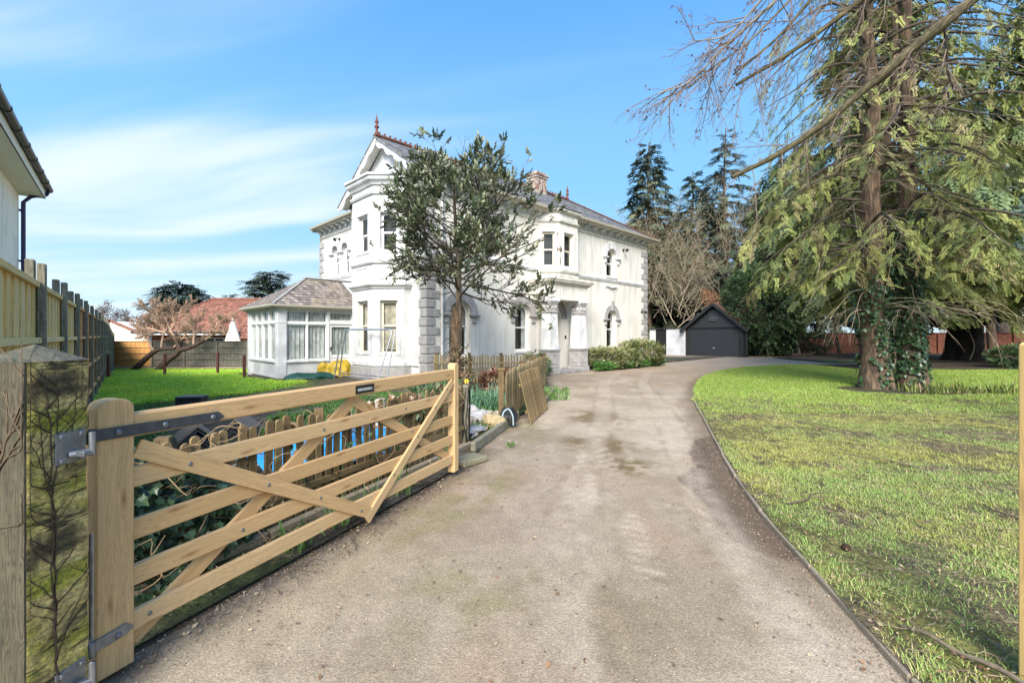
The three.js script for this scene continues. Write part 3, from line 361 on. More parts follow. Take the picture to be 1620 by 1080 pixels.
const ridgeBar = (a, b, w, h) => beam(a, b, w, h, V(0, 1, 0).cross(b.clone().sub(a)).normalize(), 0.02);
{
  const villa = thing('villa', 'large white Victorian villa with grey quoins, gabled bay front and slate roof', 'house', HP, HR);
  const RU = 13.94, A = (fr) => (g) => g.applyMatrix4(fr.m), r = rng(21);
  // walls
  const fr = wframe([0, 0], [RU, 0]);
  const W1 = { x: 1.35, w: 0.9, y0: 0.75, y1: 2.22, arch: true }, W2 = { x: 4.4, w: 0.84, y0: 0.88, y1: 2.28, arch: true }, W3 = { x: 10.55, w: 0.84, y0: 0.88, y1: 2.28, arch: true }, U3 = { x: 10.53, w: 0.84, y0: 4.28, y1: 5.22, arch: true }, U2 = { x: 2.87, w: 0.84, y0: 4.28, y1: 5.22, arch: true }, DR = { x: 6.15, w: 1.2, y0: 0.04, y1: 2.2, arch: true };
  part('wall', wallGeo(fr, [[0, -0.2], [RU, -0.2], [RU, 6.5], [0, 6.5]], [W1, W2, W3, U3, U2, DR], 0.35), MAT.wallR, villa).userData.label = 'long side wall with grey weather streaks';
  const ff = wframe([0, 5.1], [0, 0]);
  part('wall', wallGeo(ff, [[0, -0.2], [5.1, -0.2], [5.1, 6.5], [2.55, 8.36], [0, 6.5]], [{ x: 5.1 - 2.33, w: 2.3, y0: 0.3, y1: 6 }], 0.3), MAT.white, villa);
  const fw = wframe([0.65, 9.84], [0.65, 5.1]); const LA = { x: 9.84 - 8.13, w: 0.68, y0: 4.17, y1: 5.2, arch: true }, LB = { x: 9.84 - 7.13, w: 0.68, y0: 4.17, y1: 5.2, arch: true };
  part('wall', [wallGeo(fw, [[0, -0.2], [4.74, -0.2], [4.74, 6.5], [0, 6.5]], [LA, LB], 0.3), wallGeo(wframe([0, 5.1], [0.65, 5.1]), [[0, -0.2], [0.65, -0.2], [0.65, 6.5], [0, 6.5]], [], 0.05)], MAT.white, villa);
  part('wall', [wallGeo(wframe([RU, 0], [RU, 9.84]), [[0.36, -0.2], [9.5, -0.2], [9.5, 6.5], [0.36, 6.5]], [], 0.3), wallGeo(wframe([RU, 9.84], [0.65, 9.84]), [[0, -0.2], [RU - 0.65, -0.2], [RU - 0.65, 6.5], [0, 6.5]], [], 0.3)], MAT.wallR, villa);
  // windows of the side wall and their surrounds
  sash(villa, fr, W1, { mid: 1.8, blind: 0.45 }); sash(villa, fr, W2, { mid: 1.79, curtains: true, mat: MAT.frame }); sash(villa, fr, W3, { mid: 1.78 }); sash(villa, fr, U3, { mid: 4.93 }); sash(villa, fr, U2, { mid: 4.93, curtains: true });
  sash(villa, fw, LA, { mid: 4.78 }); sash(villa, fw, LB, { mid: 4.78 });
  const surround = (f, o, band, mat, key = 0.3) => {
    part('arch_surround', mapUV(ext(arcShape(o.w / 2, o.w / 2 + band, o.x, o.y1, 0), 0.05, 0.008, 12).translate(0, 0, -0.005)).applyMatrix4(f.m), mat, villa);
    for (const s of [-1, 1]) { part('impost', [bx(band + 0.12, 0.075, 0.17, o.x + s * (o.w / 2 + band / 2 + 0.01), o.y1 - 0.04, 0.05, { c: 0.012 }), bx(band - 0.02, 0.05, 0.12, o.x + s * (o.w / 2 + band / 2), o.y1 - 0.1, 0.04, { c: 0.012 }), bx(band - 0.09, 0.2, 0.09, o.x + s * (o.w / 2 + band / 2), o.y1 - 0.22, 0.03, { c: 0.025 })].map(A(f)), mat, villa); }
    if (key) part('keystone', mapUV(ext(poly([[o.x - 0.055, o.y1 + o.w / 2 - 0.03], [o.x + 0.055, o.y1 + o.w / 2 - 0.03], [o.x + 0.1, o.y1 + o.w / 2 + band + key * 0.35], [o.x - 0.1, o.y1 + o.w / 2 + band + key * 0.35]]), 0.09, 0.006)).applyMatrix4(f.m), mat, villa);
  };
  for (const o of [W1, W2]) surround(fr, o, 0.29, MAT.grey); surround(fr, W3, 0.25, MAT.grey, 0.5); for (const o of [U3, U2]) surround(fr, o, 0.25, MAT.trim, 0.2);
  for (const o of [LA, LB]) surround(fw, o, 0.15, MAT.trim, 0.1);
  part('arch_surround', mapUV(ext(arcShape(0.6, 0.9, 6.15, 2.2, 0.0), 0.05, 0.008, 12)).applyMatrix4(fr.m), MAT.greyD, villa);
  part('doorway', [bx(1.3, 2.95, 0.02, 6.15, 1.47, -0.62), bx(0.02, 2.95, 0.3, 5.53, 1.47, -0.5), bx(0.02, 2.95, 0.3, 6.77, 1.47, -0.5), bx(1.3, 0.1, 0.9, 6.15, 0.02, -0.2)].map(A(fr)), MAT.wallR, villa);
  part('front_door', [bx(0.98, 2.1, 0.05, 6.15, 1.1, -0.57), ...[[-0.24, 0.6], [0.24, 0.6], [-0.24, 1.55], [0.24, 1.55]].map(([a, b]) => bx(0.34, 0.75, 0.02, 6.15 + a, b, -0.535, { c: 0.01 }))].map(A(fr)), MAT.trim, villa);
  part('doorbell', bx(0.09, 0.13, 0.03, 7.0, 1.42, 0.016).applyMatrix4(fr.m), MAT.black, villa);
  for (const [a, b] of [[0.35, 4.8], [7.4, 13.5]]) part('plinth', bx(b - a, 0.42, 0.05, (a + b) / 2, 0.16, 0.026).applyMatrix4(fr.m), MAT.grey, villa);
  // quoins, alternately long and short
  for (const [u, v, kind] of [[0, 0, 0], [RU, 0, 1], [0.65, 9.84, 2]]) for (let i = 0; i < 20; i++) {
    const long = i % 2, h = 0.268, y = 0.16 + i * 0.293, lu = kind === 0 ? (long ? 0.5 : 0.33) : kind === 1 ? (long ? 0.62 : 0.4) : 0.3, lv = kind === 0 ? (long ? 0.3 : 0.4) : kind === 1 ? 0.3 : (long ? 0.5 : 0.33);
    const k = 0.035, u0 = kind === 1 ? u - lu : u - k, u1 = kind === 1 ? u + k : u + lu, v0 = kind === 2 ? v - lv : v - k, v1 = kind === 2 ? v + k : v + lv;
    part('quoin', cbox(u1 - u0, h, v1 - v0, 0.022).applyMatrix4(mat4((u0 + u1) / 2, y, -(v0 + v1) / 2)), MAT.grey, villa);
  }
  // string course and frieze mouldings
  const around = [[0.65, 9.84], [0.65, 5.1]], main = [[0, 5.1], [0, 0], [RU, 0]];
  const strip = (p, y, h, out) => mould(p, [[0, y], [out * 0.55, y], [out * 0.7, y + h * 0.35], [out, y + h * 0.5], [out, y + h * 0.85], [0, y + h]]);
  part('string_course', [strip(main, 4.02, 0.15, 0.07), strip(around, 4.0, 0.15, 0.06)], MAT.trim, villa);
  part('frieze', [strip(main, 6.03, 0.09, 0.06), strip(around, 6.03, 0.09, 0.06)], MAT.cream, villa);
  // eaves: soffit, corbels, gutter
  part('soffit', [mould([[0, 0], [RU, 0], [RU, 5.1]], [[0, 6.4], [0.36, 6.42], [0.36, 6.5], [0, 6.53]]), mould(around, [[0, 6.4], [0.36, 6.42], [0.36, 6.5], [0, 6.53]])], MAT.cream, villa);
  part('gutter', [mould([[-0.35, 0], [RU, 0], [RU, 5.1]], [[0.34, 6.5], [0.36, 6.45], [0.42, 6.43], [0.48, 6.46], [0.5, 6.54], [0.46, 6.545], [0.34, 6.53]]), mould(around, [[0.34, 6.5], [0.36, 6.45], [0.42, 6.43], [0.48, 6.46], [0.5, 6.54], [0.34, 6.53]])], M(0.62, 0.57, 0.45, T.mottle, { rx: 2, rough: 0.6 }), villa);
  const corb = (f, x) => part('corbel', [bx(0.12, 0.1, 0.26, x, 6.34, 0.13, { c: 0.02 }), bx(0.1, 0.1, 0.13, x, 6.25, 0.07, { c: 0.03 })].map(A(f)), MAT.trim, villa);
  for (let x = 0.35; x < RU - 0.2; x += 0.617) if (x < 5.1 || x > 7.85) corb(fr, x);
  for (let x = 0.25; x < 4.6; x += 0.54) corb(fw, x);
  // main roof
  const uG = -0.42, eH = 6.53, rH = 8.44, vR = -0.4, vL = 5.5, vc = 2.55, uE = 10.4, uB = RU + 0.4;
  part('roof', [roofFace(L3(uG, eH, vR), L3(uB, eH, vR), L3(uE, rH, vc), L3(uG, rH, vc), 17), roofFace(L3(uB, eH, vR), L3(uB, eH, vL), L3(uE, rH, vc), L3(uE, rH, vc), 17), roofFace(L3(uB, eH, vL), L3(uG, eH, vL), L3(uG, rH, vc), L3(uE, rH, vc), 17)], MAT.slate, villa);
  part('roof', [bx(0.66 + RU - 0.65, 0.12, 5.0, 7.35, 6.5, -7.7), bx(13, 0.1, 4.2, 7.6, 6.6, -7.5)], MAT.greyD, villa).userData.label = 'flat roof of the left wing';
  part('verge', [beam(L3(uG + 0.02, eH - 0.03, vR), L3(uG + 0.02, rH - 0.03, vc), 0.06, 0.05, V(1, 0, 0)), beam(L3(uG + 0.02, eH - 0.03, vL), L3(uG + 0.02, rH - 0.03, vc), 0.06, 0.05, V(1, 0, 0))], MAT.slate, villa);
  const hip = [L3(uE, rH + 0.03, vc), L3(uB, eH + 0.03, vR)]; part('hip_tiles', [ridgeBar(hip[0], hip[1], 0.16, 0.05), ridgeBar(hip[0], L3(uB, eH + 0.03, vL), 0.16, 0.05)], MAT.terracotta, villa);
  const rc = [ridgeBar(L3(uG, rH + 0.03, vc), L3(uE, rH + 0.03, vc), 0.2, 0.09)], knob = new THREE.LatheGeometry([[0.001, 0], [0.028, 0], [0.022, 0.05], [0.045, 0.085], [0.03, 0.12], [0.001, 0.14]].map(([a, b]) => new THREE.Vector2(a, b)), 6);
  for (let u = uG + 0.2; u < uE; u += 0.21) if (u < 7.2 || u > 8.3) rc.push(mapUV(knob.clone()).translate(u, rH + 0.06, -vc)); part('ridge_cresting', rc, MAT.terracotta, villa);
  const fin = new THREE.LatheGeometry([[0.001, 0], [0.08, 0], [0.07, 0.1], [0.045, 0.14], [0.04, 0.24], [0.085, 0.29], [0.085, 0.32], [0.04, 0.36], [0.04, 0.42], [0.075, 0.47], [0.05, 0.52], [0.03, 0.6], [0.001, 0.78]].map(([a, b]) => new THREE.Vector2(a, b)), 10);
  for (const u of [uG + 0.1, uE]) part('finial', mapUV(fin.clone()).translate(u, rH + 0.03, -vc), MAT.terracotta, villa);
  // bargeboards with scalloped lower edge, gable base cornice
  for (const s of [-1, 1]) {
    const Lb = Math.hypot(2.95, 1.9), sh = new THREE.Shape(); sh.moveTo(0, 0); sh.lineTo(Lb, 0); sh.lineTo(Lb, -0.2); const n = 5;
    for (let i = n * 10; i >= 0; i--) { const t = i / (n * 10); sh.lineTo(t * Lb, -0.15 - 0.13 * Math.abs(Math.sin(t * n * Math.PI)) - (i % 10 === 0 ? 0.05 : 0)); } sh.closePath();
    for (let i = 0; i < n; i++) { const h = new THREE.Path(); h.absellipse((i + 0.5) / n * Lb, -0.185, Lb / n * 0.27, 0.028, 0, 6.283, true); sh.holes.push(h); }
    const g = mapUV(ext(sh, 0.04, 0, 6)); const dir = V(0, rH - eH, -s * 0 + 0); const a = L3(uG + 0.06, eH - 0.04, s < 0 ? vR : vL), b = L3(uG + 0.06, rH - 0.02, vc), x = b.clone().sub(a).normalize(), z = V(-1, 0, 0), y = z.clone().cross(x); if (y.y < 0) { y.negate(); }
    const zz = x.clone().cross(y); g.applyMatrix4(new THREE.Matrix4().makeBasis(x, y, zz).setPosition(a)); part('bargeboard', g, MAT.trim, villa);
  }
  part('gable_soffit', [0, 1].map((k) => { const v = k ? vL : vR; return beam(L3(uG / 2, eH - 0.06, v), L3(uG / 2, rH - 0.06, vc), 0.4, 0.02, V(1, 0, 0)); }), MAT.cream, villa);
  // chimney
  const ch = [bx(0.72, 1.5, 0.62, 7.75, 8.15, -2.3), bx(0.8, 0.1, 0.7, 7.75, 8.86, -2.3, { c: 0.01 }), bx(0.88, 0.09, 0.78, 7.75, 8.955, -2.3, { c: 0.01 }), bx(0.8, 0.07, 0.7, 7.75, 9.035, -2.3, { c: 0.01 })];
  const stack = part('chimney', ch, MAT.brickOld, villa); part('chimney_pot', mapUV(new THREE.CylinderGeometry(0.1, 0.13, 0.16, 10)).translate(7.7, 9.14, -2.3), MAT.greyD, stack);
  // front bay, canted, two storeys
  const B = [[0, 0.9], [-0.25, 0.9], [-0.97, 1.62], [-0.97, 3.05], [-0.25, 3.77], [0, 3.77]].reverse();
  for (let i = 0; i < 5; i++) {
    const f = wframe(B[i], B[i + 1]), hs = []; if (i > 0 && i < 4) { const c = f.L / 2; for (const [y0, y1] of [[0.88, 2.62], [4.22, 5.48]]) hs.push({ x: c + (i === 2 ? 0.05 : i === 3 ? 0.02 : 0), w: i === 2 ? 0.72 : 0.56, y0, y1 }); }
    part('bay_wall', wallGeo(f, [[0, -0.2], [f.L, -0.2], [f.L, 6.5], [0, 6.5]], hs, 0.2), MAT.white, villa);
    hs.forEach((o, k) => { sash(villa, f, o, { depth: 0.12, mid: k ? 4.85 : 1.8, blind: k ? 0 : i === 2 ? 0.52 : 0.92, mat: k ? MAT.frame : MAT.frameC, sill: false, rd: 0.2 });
      // raised architrave and panel under the upper window
      const q = { ...o, w: o.w + 0.2, y0: o.y0 - 0.03, y1: o.y1 + 0.1 }; part('architrave', ringGeo(q, 0.08, 0.03).translate(0, 0, -0.004).applyMatrix4(f.m), MAT.trim, villa);
      if (k) part('panel', ringGeo({ x: f.L / 2, w: f.L - 0.36, y0: 3.3, y1: 3.76 }, 0.05, 0.022).translate(0, 0, -0.004).applyMatrix4(f.m), MAT.trim, villa); });
  }
  const bm = (y, prof) => mould(B, [[0, y], ...prof.map(([o, h]) => [o, y + h])]);
  part('bay_cornice', [bm(6.08, [[0.05, 0], [0.08, 0.06], [0.05, 0.1], [0, 0.12]]), bm(6.38, [[0.06, 0], [0.1, 0.08], [0.17, 0.12], [0.2, 0.16], [0.2, 0.24], [0.26, 0.26], [0.26, 0.33], [0, 0.42]])], MAT.trim, villa);
  part('bay_roof', mapUV(ext(poly(B.map(([u, v]) => [u, -v])), 0.06).rotateX(Math.PI / 2).translate(0, 6.78, 0)), MAT.trim, villa);
  part('bay_cornice', [bm(3.02, [[0.04, 0], [0.06, 0.05], [0.13, 0.09], [0.15, 0.12], [0.15, 0.2], [0, 0.27]]), bm(3.82, [[0.04, 0], [0.08, 0.05], [0.08, 0.1], [0.03, 0.18], [0, 0.3]])], MAT.trim, villa);
  part('bay_plinth', [bm(0.5, [[0.05, 0], [0.05, 0.12], [0.02, 0.17], [0, 0.2]]), mould([[0, 0.9], [0, 0.4]], [[0, 0.5], [0.05, 0.5], [0.05, 0.62], [0, 0.7]])], MAT.trim, villa);
  part('bay_plinth', mould(B, [[0, -0.1], [0.06, -0.1], [0.06, 0.44], [0, 0.47]]), MAT.grey, villa).userData.label = 'grey stained brick plinth';
  part('bay_floor', mapUV(ext(poly(B.map(([u, v]) => [u + 0.02, -v])), 0.3).rotateX(Math.PI / 2).translate(0, 3.5, 0)), MAT.dark_interior, villa);
  // porch with the upper bay on it
  const PV = 0.95, pu0 = 4.88, pu1 = 7.32, ped = (u) => {
    const c = [u + 0.29, -0.66], y = (w, h, yy, o = {}) => bx(w, h, w, c[0], yy, -c[1], { c: 0.012, ...o });
    part('pedestal', [y(0.56, 0.62, 0.54), y(0.64, 0.07, 0.94, { c: 0.02 }), y(0.6, 0.05, 0.885, { c: 0.02 }), y(0.6, 0.1, 0.28, { c: 0.03 })], MAT.grey, villa);
    part('pedestal_base', [y(0.66, 0.24, 0.12, { c: 0.02 })], MAT.grey, villa);
    for (const s of [0, 1]) { const f = s ? wframe([u + 0.01, -0.38], [u + 0.01, -0.94]) : wframe([u + 0.01, -0.94], [u + 0.57, -0.94]); part('pedestal_panel', ringGeo({ x: 0.28, w: 0.36, y0: 0.38, y1: 0.8 }, 0.035, 0.014).applyMatrix4(f.m), MAT.grey, villa); }
    const sh = mapUV(new THREE.CylinderGeometry(0.3, 0.355, 1.3, 4, 1).rotateY(Math.PI / 4)); sh.computeVertexNormals(); part('shaft', [sh.translate(c[0], 1.68, -c[1]), mapUV(new THREE.CylinderGeometry(0.35, 0.41, 0.08, 4, 1).rotateY(Math.PI / 4)).translate(c[0], 1.01, -c[1])], MAT.trim, villa);
    part('capital', [y(0.45, 0.34, 2.55), y(0.5, 0.04, 2.37, { c: 0.012 })], MAT.grey, villa); part('capital', [y(0.52, 0.06, 2.75, { c: 0.02 }), y(0.6, 0.09, 2.825, { c: 0.02 })], MAT.trim, villa);
    for (const [f, o] of [[wframe([u + 0.065, -0.885], [u + 0.515, -0.885]), 1], [wframe([u + 0.065, -0.435], [u + 0.065, -0.885]), 0]]) for (const q of [0.12, 0.33]) part('roundel', mapUV(new THREE.CylinderGeometry(0.045, 0.055, 0.03, 10).rotateX(Math.PI / 2).translate(q, 2.56, 0.012)).applyMatrix4(f.m), MAT.trim, villa);
  };
  ped(4.91); ped(6.75);
  part('porch_beam', [bx(pu1 - pu0, 0.62, 0.5, (pu0 + pu1) / 2, 3.18, 0.68), bx(0.5, 0.62, 0.43, pu0 + 0.25, 3.18, 0.215), bx(0.5, 0.62, 0.43, pu1 - 0.25, 3.18, 0.215), bx(1.4, 0.05, 0.9, 6.1, 3.1, 0.4)], MAT.wallR, villa).userData.label = 'weathered cream porch fascia';
  part('porch_lamp', [mapUV(new THREE.CylinderGeometry(0.12, 0.07, 0.1, 10)).translate(6.0, 2.98, 0.45)], MAT.black, villa);
  const PP = [[pu0, 0], [pu0, -PV + 0.02], [pu1, -PV + 0.02], [pu1, 0]]; part('porch_cornice', [mould(PP, [[0, 3.46], [0.05, 3.46], [0.09, 3.52], [0.16, 3.55], [0.16, 3.6], [0.19, 3.62], [0.19, 3.66], [0, 3.7]])], MAT.cream, villa);
  part('porch_roof', [bx(pu1 - pu0 + 0.1, 0.06, PV + 0.05, (pu0 + pu1) / 2, 3.69, PV / 2, { c: 0.01 }), bx(0.5, 0.3, 0.35, pu1 - 0.15, 3.86, 0.25, { c: 0.01 }), bx(1.3, 0.16, 0.4, 6.1, 3.79, 0.72, { c: 0.03 })], MAT.cream, villa);
  part('step', bx(1.5, 0.14, 0.9, 6.12, 0.07, 0.55, { c: 0.02 }), MAT.greyD, villa);
  const C = [[5.26, 0], [5.86, -0.6], [7.07, -0.6], [7.67, 0]];
  for (let i = 0; i < 3; i++) { const f = wframe(C[i], C[i + 1]), o = { x: f.L / 2, w: i === 1 ? 0.62 : 0.5, y0: 4.22, y1: 5.6 }; part('bay_wall', wallGeo(f, [[0, 3.7], [f.L, 3.7], [f.L, 6.42], [0, 6.42]], [o], 0.16), MAT.wallR, villa); sash(villa, f, o, { depth: 0.1, mid: 4.9, mat: MAT.frameC, rd: 0.16 });
    part('architrave', ringGeo({ ...o, w: o.w + 0.16, y1: o.y1 + 0.08, y0: o.y0 - 0.02 }, 0.07, 0.03).translate(0, 0, -0.004).applyMatrix4(f.m), MAT.trim, villa); part('panel', ringGeo({ x: f.L / 2, w: f.L - 0.25, y0: 6.12, y1: 6.32 }, 0.03, 0.02).translate(0, 0, -0.004).applyMatrix4(f.m), MAT.trim, villa);
    if (i === 1) part('sill_block', bx(f.L - 0.1, 0.12, 0.1, f.L / 2, 4.08, 0.05, { c: 0.02 }).applyMatrix4(f.m), MAT.cream, villa); }
  part('bay_cornice', [mould(C, [[0, 5.98], [0.06, 5.98], [0.09, 6.03], [0.04, 6.07], [0, 6.09]]), mould(C, [[0, 6.36], [0.08, 6.38], [0.14, 6.42], [0.16, 6.5], [0.1, 6.53], [0, 6.54]]), mould(C, [[0, 4.0], [0.08, 4.0], [0.08, 4.08], [0.02, 4.14], [0, 4.16]])], MAT.cream, villa);
  part('bay_roof', [roofFace(L3(C[0][0] - 0.1, 6.54, 0), L3(C[1][0] - 0.07, 6.54, -0.76), L3(6.2, 6.85, 0.1), L3(5.6, 6.85, 0.1), 3), roofFace(L3(C[1][0] - 0.07, 6.54, -0.76), L3(C[2][0] + 0.07, 6.54, -0.76), L3(6.9, 6.85, 0.1), L3(6.0, 6.85, 0.1), 3), roofFace(L3(C[2][0] + 0.07, 6.54, -0.76), L3(C[3][0] + 0.1, 6.54, 0), L3(7.4, 6.85, 0.1), L3(6.8, 6.85, 0.1), 3)], MAT.slate, villa);
  // bare render where the paint has come off
  const patch = (f, x, y, w, h, seed, mat) => { const q = rng(seed), p = []; for (let i = 0; i < 14; i++) { const a = i / 14 * 6.283, k = 0.6 + 0.5 * q(); p.push([x + Math.cos(a) * w * k, y + Math.sin(a) * h * k]); } part('bare_render', mapUV(ext(poly(p), 0.004).translate(0, 0, -0.001)).applyMatrix4(f.m), mat, villa); };
  const cf = wframe(C[0], C[1]), c1 = wframe(C[1], C[2]), bare = M(0.36, 0.27, 0.2, T.bump, { rx: 2 }), bareY = M(0.55, 0.45, 0.28, T.bump, { rx: 2 });
  patch(cf, 0.78, 4.9, 0.06, 0.13, 3, bare); patch(c1, 0.09, 4.92, 0.1, 0.14, 4, bare); patch(cf, 0.77, 5.5, 0.035, 0.2, 5, bare); patch(c1, 0.07, 4.45, 0.04, 0.2, 6, bare); patch(cf, 0.76, 4.35, 0.04, 0.12, 7, bareY);  patch(c1, 0.3, 4.06, 0.18, 0.03, 10, bareY);
  // pipes, wires, lamps, meter box
  part('drainpipe', [tube([V(0.56, 6.4, 0.4), V(0.56, 6.2, 0.2), V(0.56, 6.0, 0.08), V(0.56, 0.1, 0.08)], 0.04, 0.04, 8)], MAT.trim, villa);
  part('drainpipe', [tube([V(5.12, 6.4, 0.36), V(5.15, 6.1, 0.06), V(5.15, 3.75, 0.05)], 0.03, 0.03, 6), tube([V(4.84, 2.9, 0.03), V(4.84, 0.8, 0.03)], 0.015, 0.015, 5)], MAT.cream, villa);
  part('meter_box', bx(0.26, 0.24, 0.14, 4.7, 0.78, 0.07, { c: 0.02 }).applyMatrix4(fr.m), MAT.grey, villa);
  const spot = (f, x, y) => part('wall_lamp', [bx(0.08, 0.1, 0.06, x, y, 0.03), tube([V(x, y, 0.05), V(x + 0.02, y + 0.03, 0.16), V(x, y - 0.02, 0.2)], 0.02, 0.02, 5), mapUV(new THREE.CylinderGeometry(0.07, 0.05, 0.14, 8)).rotateX(0.9).translate(x, y - 0.05, 0.24)].map(A(f)), MAT.black, villa);
  spot(fr, 11.55, 5.7); spot(fr, 13.35, 2.72); spot(wframe([0, 0.9], [0, 0]), 0.55, 3.4); spot(fw, 2.2, 5.75);
  part('stone_garland', [tube([V(10.05, 3.86, 0.03), V(10.2, 3.8, 0.05), V(10.5, 3.76, 0.06), V(10.8, 3.8, 0.05), V(10.95, 3.84, 0.03)], 0.035, 0.035, 6), bx(0.08, 0.16, 0.06, 10.03, 3.84, 0.03), bx(0.08, 0.16, 0.06, 10.97, 3.82, 0.03)].map(A(fr)), MAT.trim, villa);
}
// ---------- conservatory ----------
{
  const s = thing('sunroom', 'white glazed sunroom with hipped stone-tile roof and net curtains', 'sunroom', HP, HR);
  const u0 = -2.97, v0 = 4.35, v1 = 7.82, ue = -0.02;
  const fa = wframe([u0, v1], [u0, v0]), fb = wframe([u0, v0], [ue, v0]), LA = v1 - v0, LB = ue - u0;
  const A = (f) => (g) => g.applyMatrix4(f.m);
  part('wall', [bx(LA, 0.66, 0.16, LA / 2, 0.23, -0.1).applyMatrix4(fa.m), bx(1.72, 0.66, 0.16, 0.92, 0.23, -0.1).applyMatrix4(fb.m)], MAT.white, s);
  part('corner_pier', [bx(0.29, 2.6, 0.29, 0.13, 1.15, -0.13, { c: 0.012 }).applyMatrix4(fb.m), bx(0.31, 0.04, 0.31, 0.13, 1.93, -0.13).applyMatrix4(fb.m), bx(0.25, 2.6, 0.2, 0.12, 1.15, -0.1).applyMatrix4(fa.m)], MAT.trim, s);
  part('sill', [bx(LA - 0.5, 0.06, 0.24, LA / 2, 0.585, -0.08), ].map(A(fa)).concat([bx(1.5, 0.06, 0.24, 0.98, 0.585, -0.08)].map(A(fb))), MAT.trim, s);
  const light = (f, x0, x1, y0, y1, fw = 0.04) => { const w = new THREE.Group(); w.name = 'window'; s.add(w); const o = { x: (x0 + x1) / 2, w: x1 - x0, y0, y1 }; part('frame', ringGeo(o, fw, 0.07).translate(0, 0, -0.13).applyMatrix4(f.m), MAT.frame, w); part('pane', mapUV(new THREE.ShapeGeometry(new THREE.Shape(hole({ ...o, w: o.w - 0.06, y0: y0 + 0.03, y1: y1 - 0.03 }).getPoints())).translate(0, 0, -0.1)).applyMatrix4(f.m), MAT.glass, w); };
  const xs = [0.26, 0.96, 1.66, 2.4, 3.14]; for (let i = 0; i < 4; i++) { light(fa, xs[i], xs[i + 1], 0.62, 1.9); light(fa, xs[i], xs[i + 1], 1.96, 2.36); }
  for (const [a, b] of [[0.28, 0.98], [0.98, 1.68]]) { light(fb, a, b, 0.62, 1.88); light(fb, a, b, 1.94, 2.36); } light(fb, 1.74, 2.66, 1.98, 2.36, 0.07);
  part('mullion', [bx(LA - 0.3, 0.07, 0.12, LA / 2, 1.93, -0.08), ...xs.map((x) => bx(0.05, 1.8, 0.11, x, 1.5, -0.08))].map(A(fa)).concat([bx(1.45, 0.07, 0.12, 0.98, 1.91, -0.08), bx(0.05, 1.76, 0.11, 0.98, 1.48, -0.08), bx(0.08, 2.36, 0.14, 1.7, 1.18, -0.08), bx(0.1, 2.36, 0.14, 2.72, 1.18, -0.08), bx(1.1, 0.09, 0.13, 2.2, 1.945, -0.08)].map(A(fb))), MAT.frame, s);
  const d = new THREE.Group(); d.name = 'door'; s.add(d); part('frame', [ringGeo({ x: 2.2, w: 0.9, y0: 0.06, y1: 1.9 }, 0.1, 0.05).translate(0, 0, -0.11), bx(0.72, 0.5, 0.035, 2.2, 0.4, -0.09), bx(0.74, 0.12, 0.05, 2.2, 0.72, -0.085), bx(0.3, 0.3, 0.02, 2.02, 0.4, -0.066), bx(0.3, 0.3, 0.02, 2.38, 0.4, -0.066)].map(A(fb)), MAT.frame, d);
  part('pane', bx(0.7, 1.06, 0.006, 2.2, 1.28, -0.09).applyMatrix4(fb.m), MAT.glass, d); part('handle', [bx(0.035, 0.16, 0.02, 1.82, 1.0, -0.055), tube([V(1.82, 1.03, -0.04), V(1.82, 1.03, 0), V(1.93, 1.03, 0.0)], 0.01, 0.01, 5)].map(A(fb)), MAT.black, d);
  const wavy = (f, x0, x1, y0, y1, z, seed) => { const g = new THREE.PlaneGeometry(x1 - x0, y1 - y0, 60, 1), p = g.attributes.position, r = rng(seed), ph = r() * 6; for (let i = 0; i < p.count; i++) { const x = p.getX(i); p.setZ(i, 0.02 * Math.sin(x * 34 + ph + 2 * Math.sin(x * 5)) + 0.01 * Math.sin(x * 77)); } g.computeVertexNormals(); return mapUV(g.translate((x0 + x1) / 2, (y0 + y1) / 2, z)).applyMatrix4(f.m); };
  [[fa, 0.3, 0.75, 3], [fa, 0.98, 3.1, 4], [fb, 0.3, 0.97, 5], [fb, 1.0, 1.66, 6], [fb, 1.84, 2.58, 7]].forEach(([f, a, b, k]) => part('net_curtain', wavy(f, a, b, 0.62, 2.36, -0.16, k), MAT.curtain, s));
  part('back_room', [bx(2.7, 2.3, 0.03, 1.4, 1.2, -2.6).applyMatrix4(fb.m), bx(3.3, 0.02, 2.9, 1.6, 0.05, -1.5).applyMatrix4(fb.m), bx(3.2, 0.02, 3.4, 1.5, 2.4, -1.7).applyMatrix4(fb.m)], M(0.4, 0.38, 0.35, null), s);
  const oh = 0.24, eh = 2.52, rH = 3.69, uA = u0 - oh, vA = v0 - oh, vB = v1 + oh, uH = -1.42, vc = 6.08;
  part('fascia', [mould([[u0, v1], [u0, v0], [ue, v0]], [[0, 2.36], [0.05, 2.36], [0.05, 2.42], [0.18, 2.44], [0.18, 2.52], [0, 2.54]])], MAT.cream, s);
  part('gutter', mould([[u0, v1], [u0, v0], [ue, v0]], [[0.18, 2.5], [0.2, 2.45], [0.26, 2.44], [0.3, 2.48], [0.3, 2.525], [0.18, 2.52]]), M(0.5, 0.45, 0.36, null, { rough: 0.6 }), s);
  part('roof', [roofFace(L3(uA, eh, vB), L3(uA, eh, vA), L3(uH, rH, vc), L3(uH, rH, vc), 11, 0.024), roofFace(L3(uA, eh, vA), L3(ue, eh, vA), L3(ue, rH, vc), L3(uH, rH, vc), 11, 0.024), roofFace(L3(ue, eh, vB), L3(uA, eh, vB), L3(uH, rH, vc), L3(ue, rH, vc), 11, 0.024)], MAT.slateB, s);
  part('ridge_tiles', [ridgeBar(L3(uH - 0.05, rH + 0.02, vc), L3(0.6, rH + 0.02, vc), 0.2, 0.06), ridgeBar(L3(uA, eh + 0.03, vA), L3(uH, rH + 0.03, vc), 0.1, 0.03)], MAT.greyD, s);
}
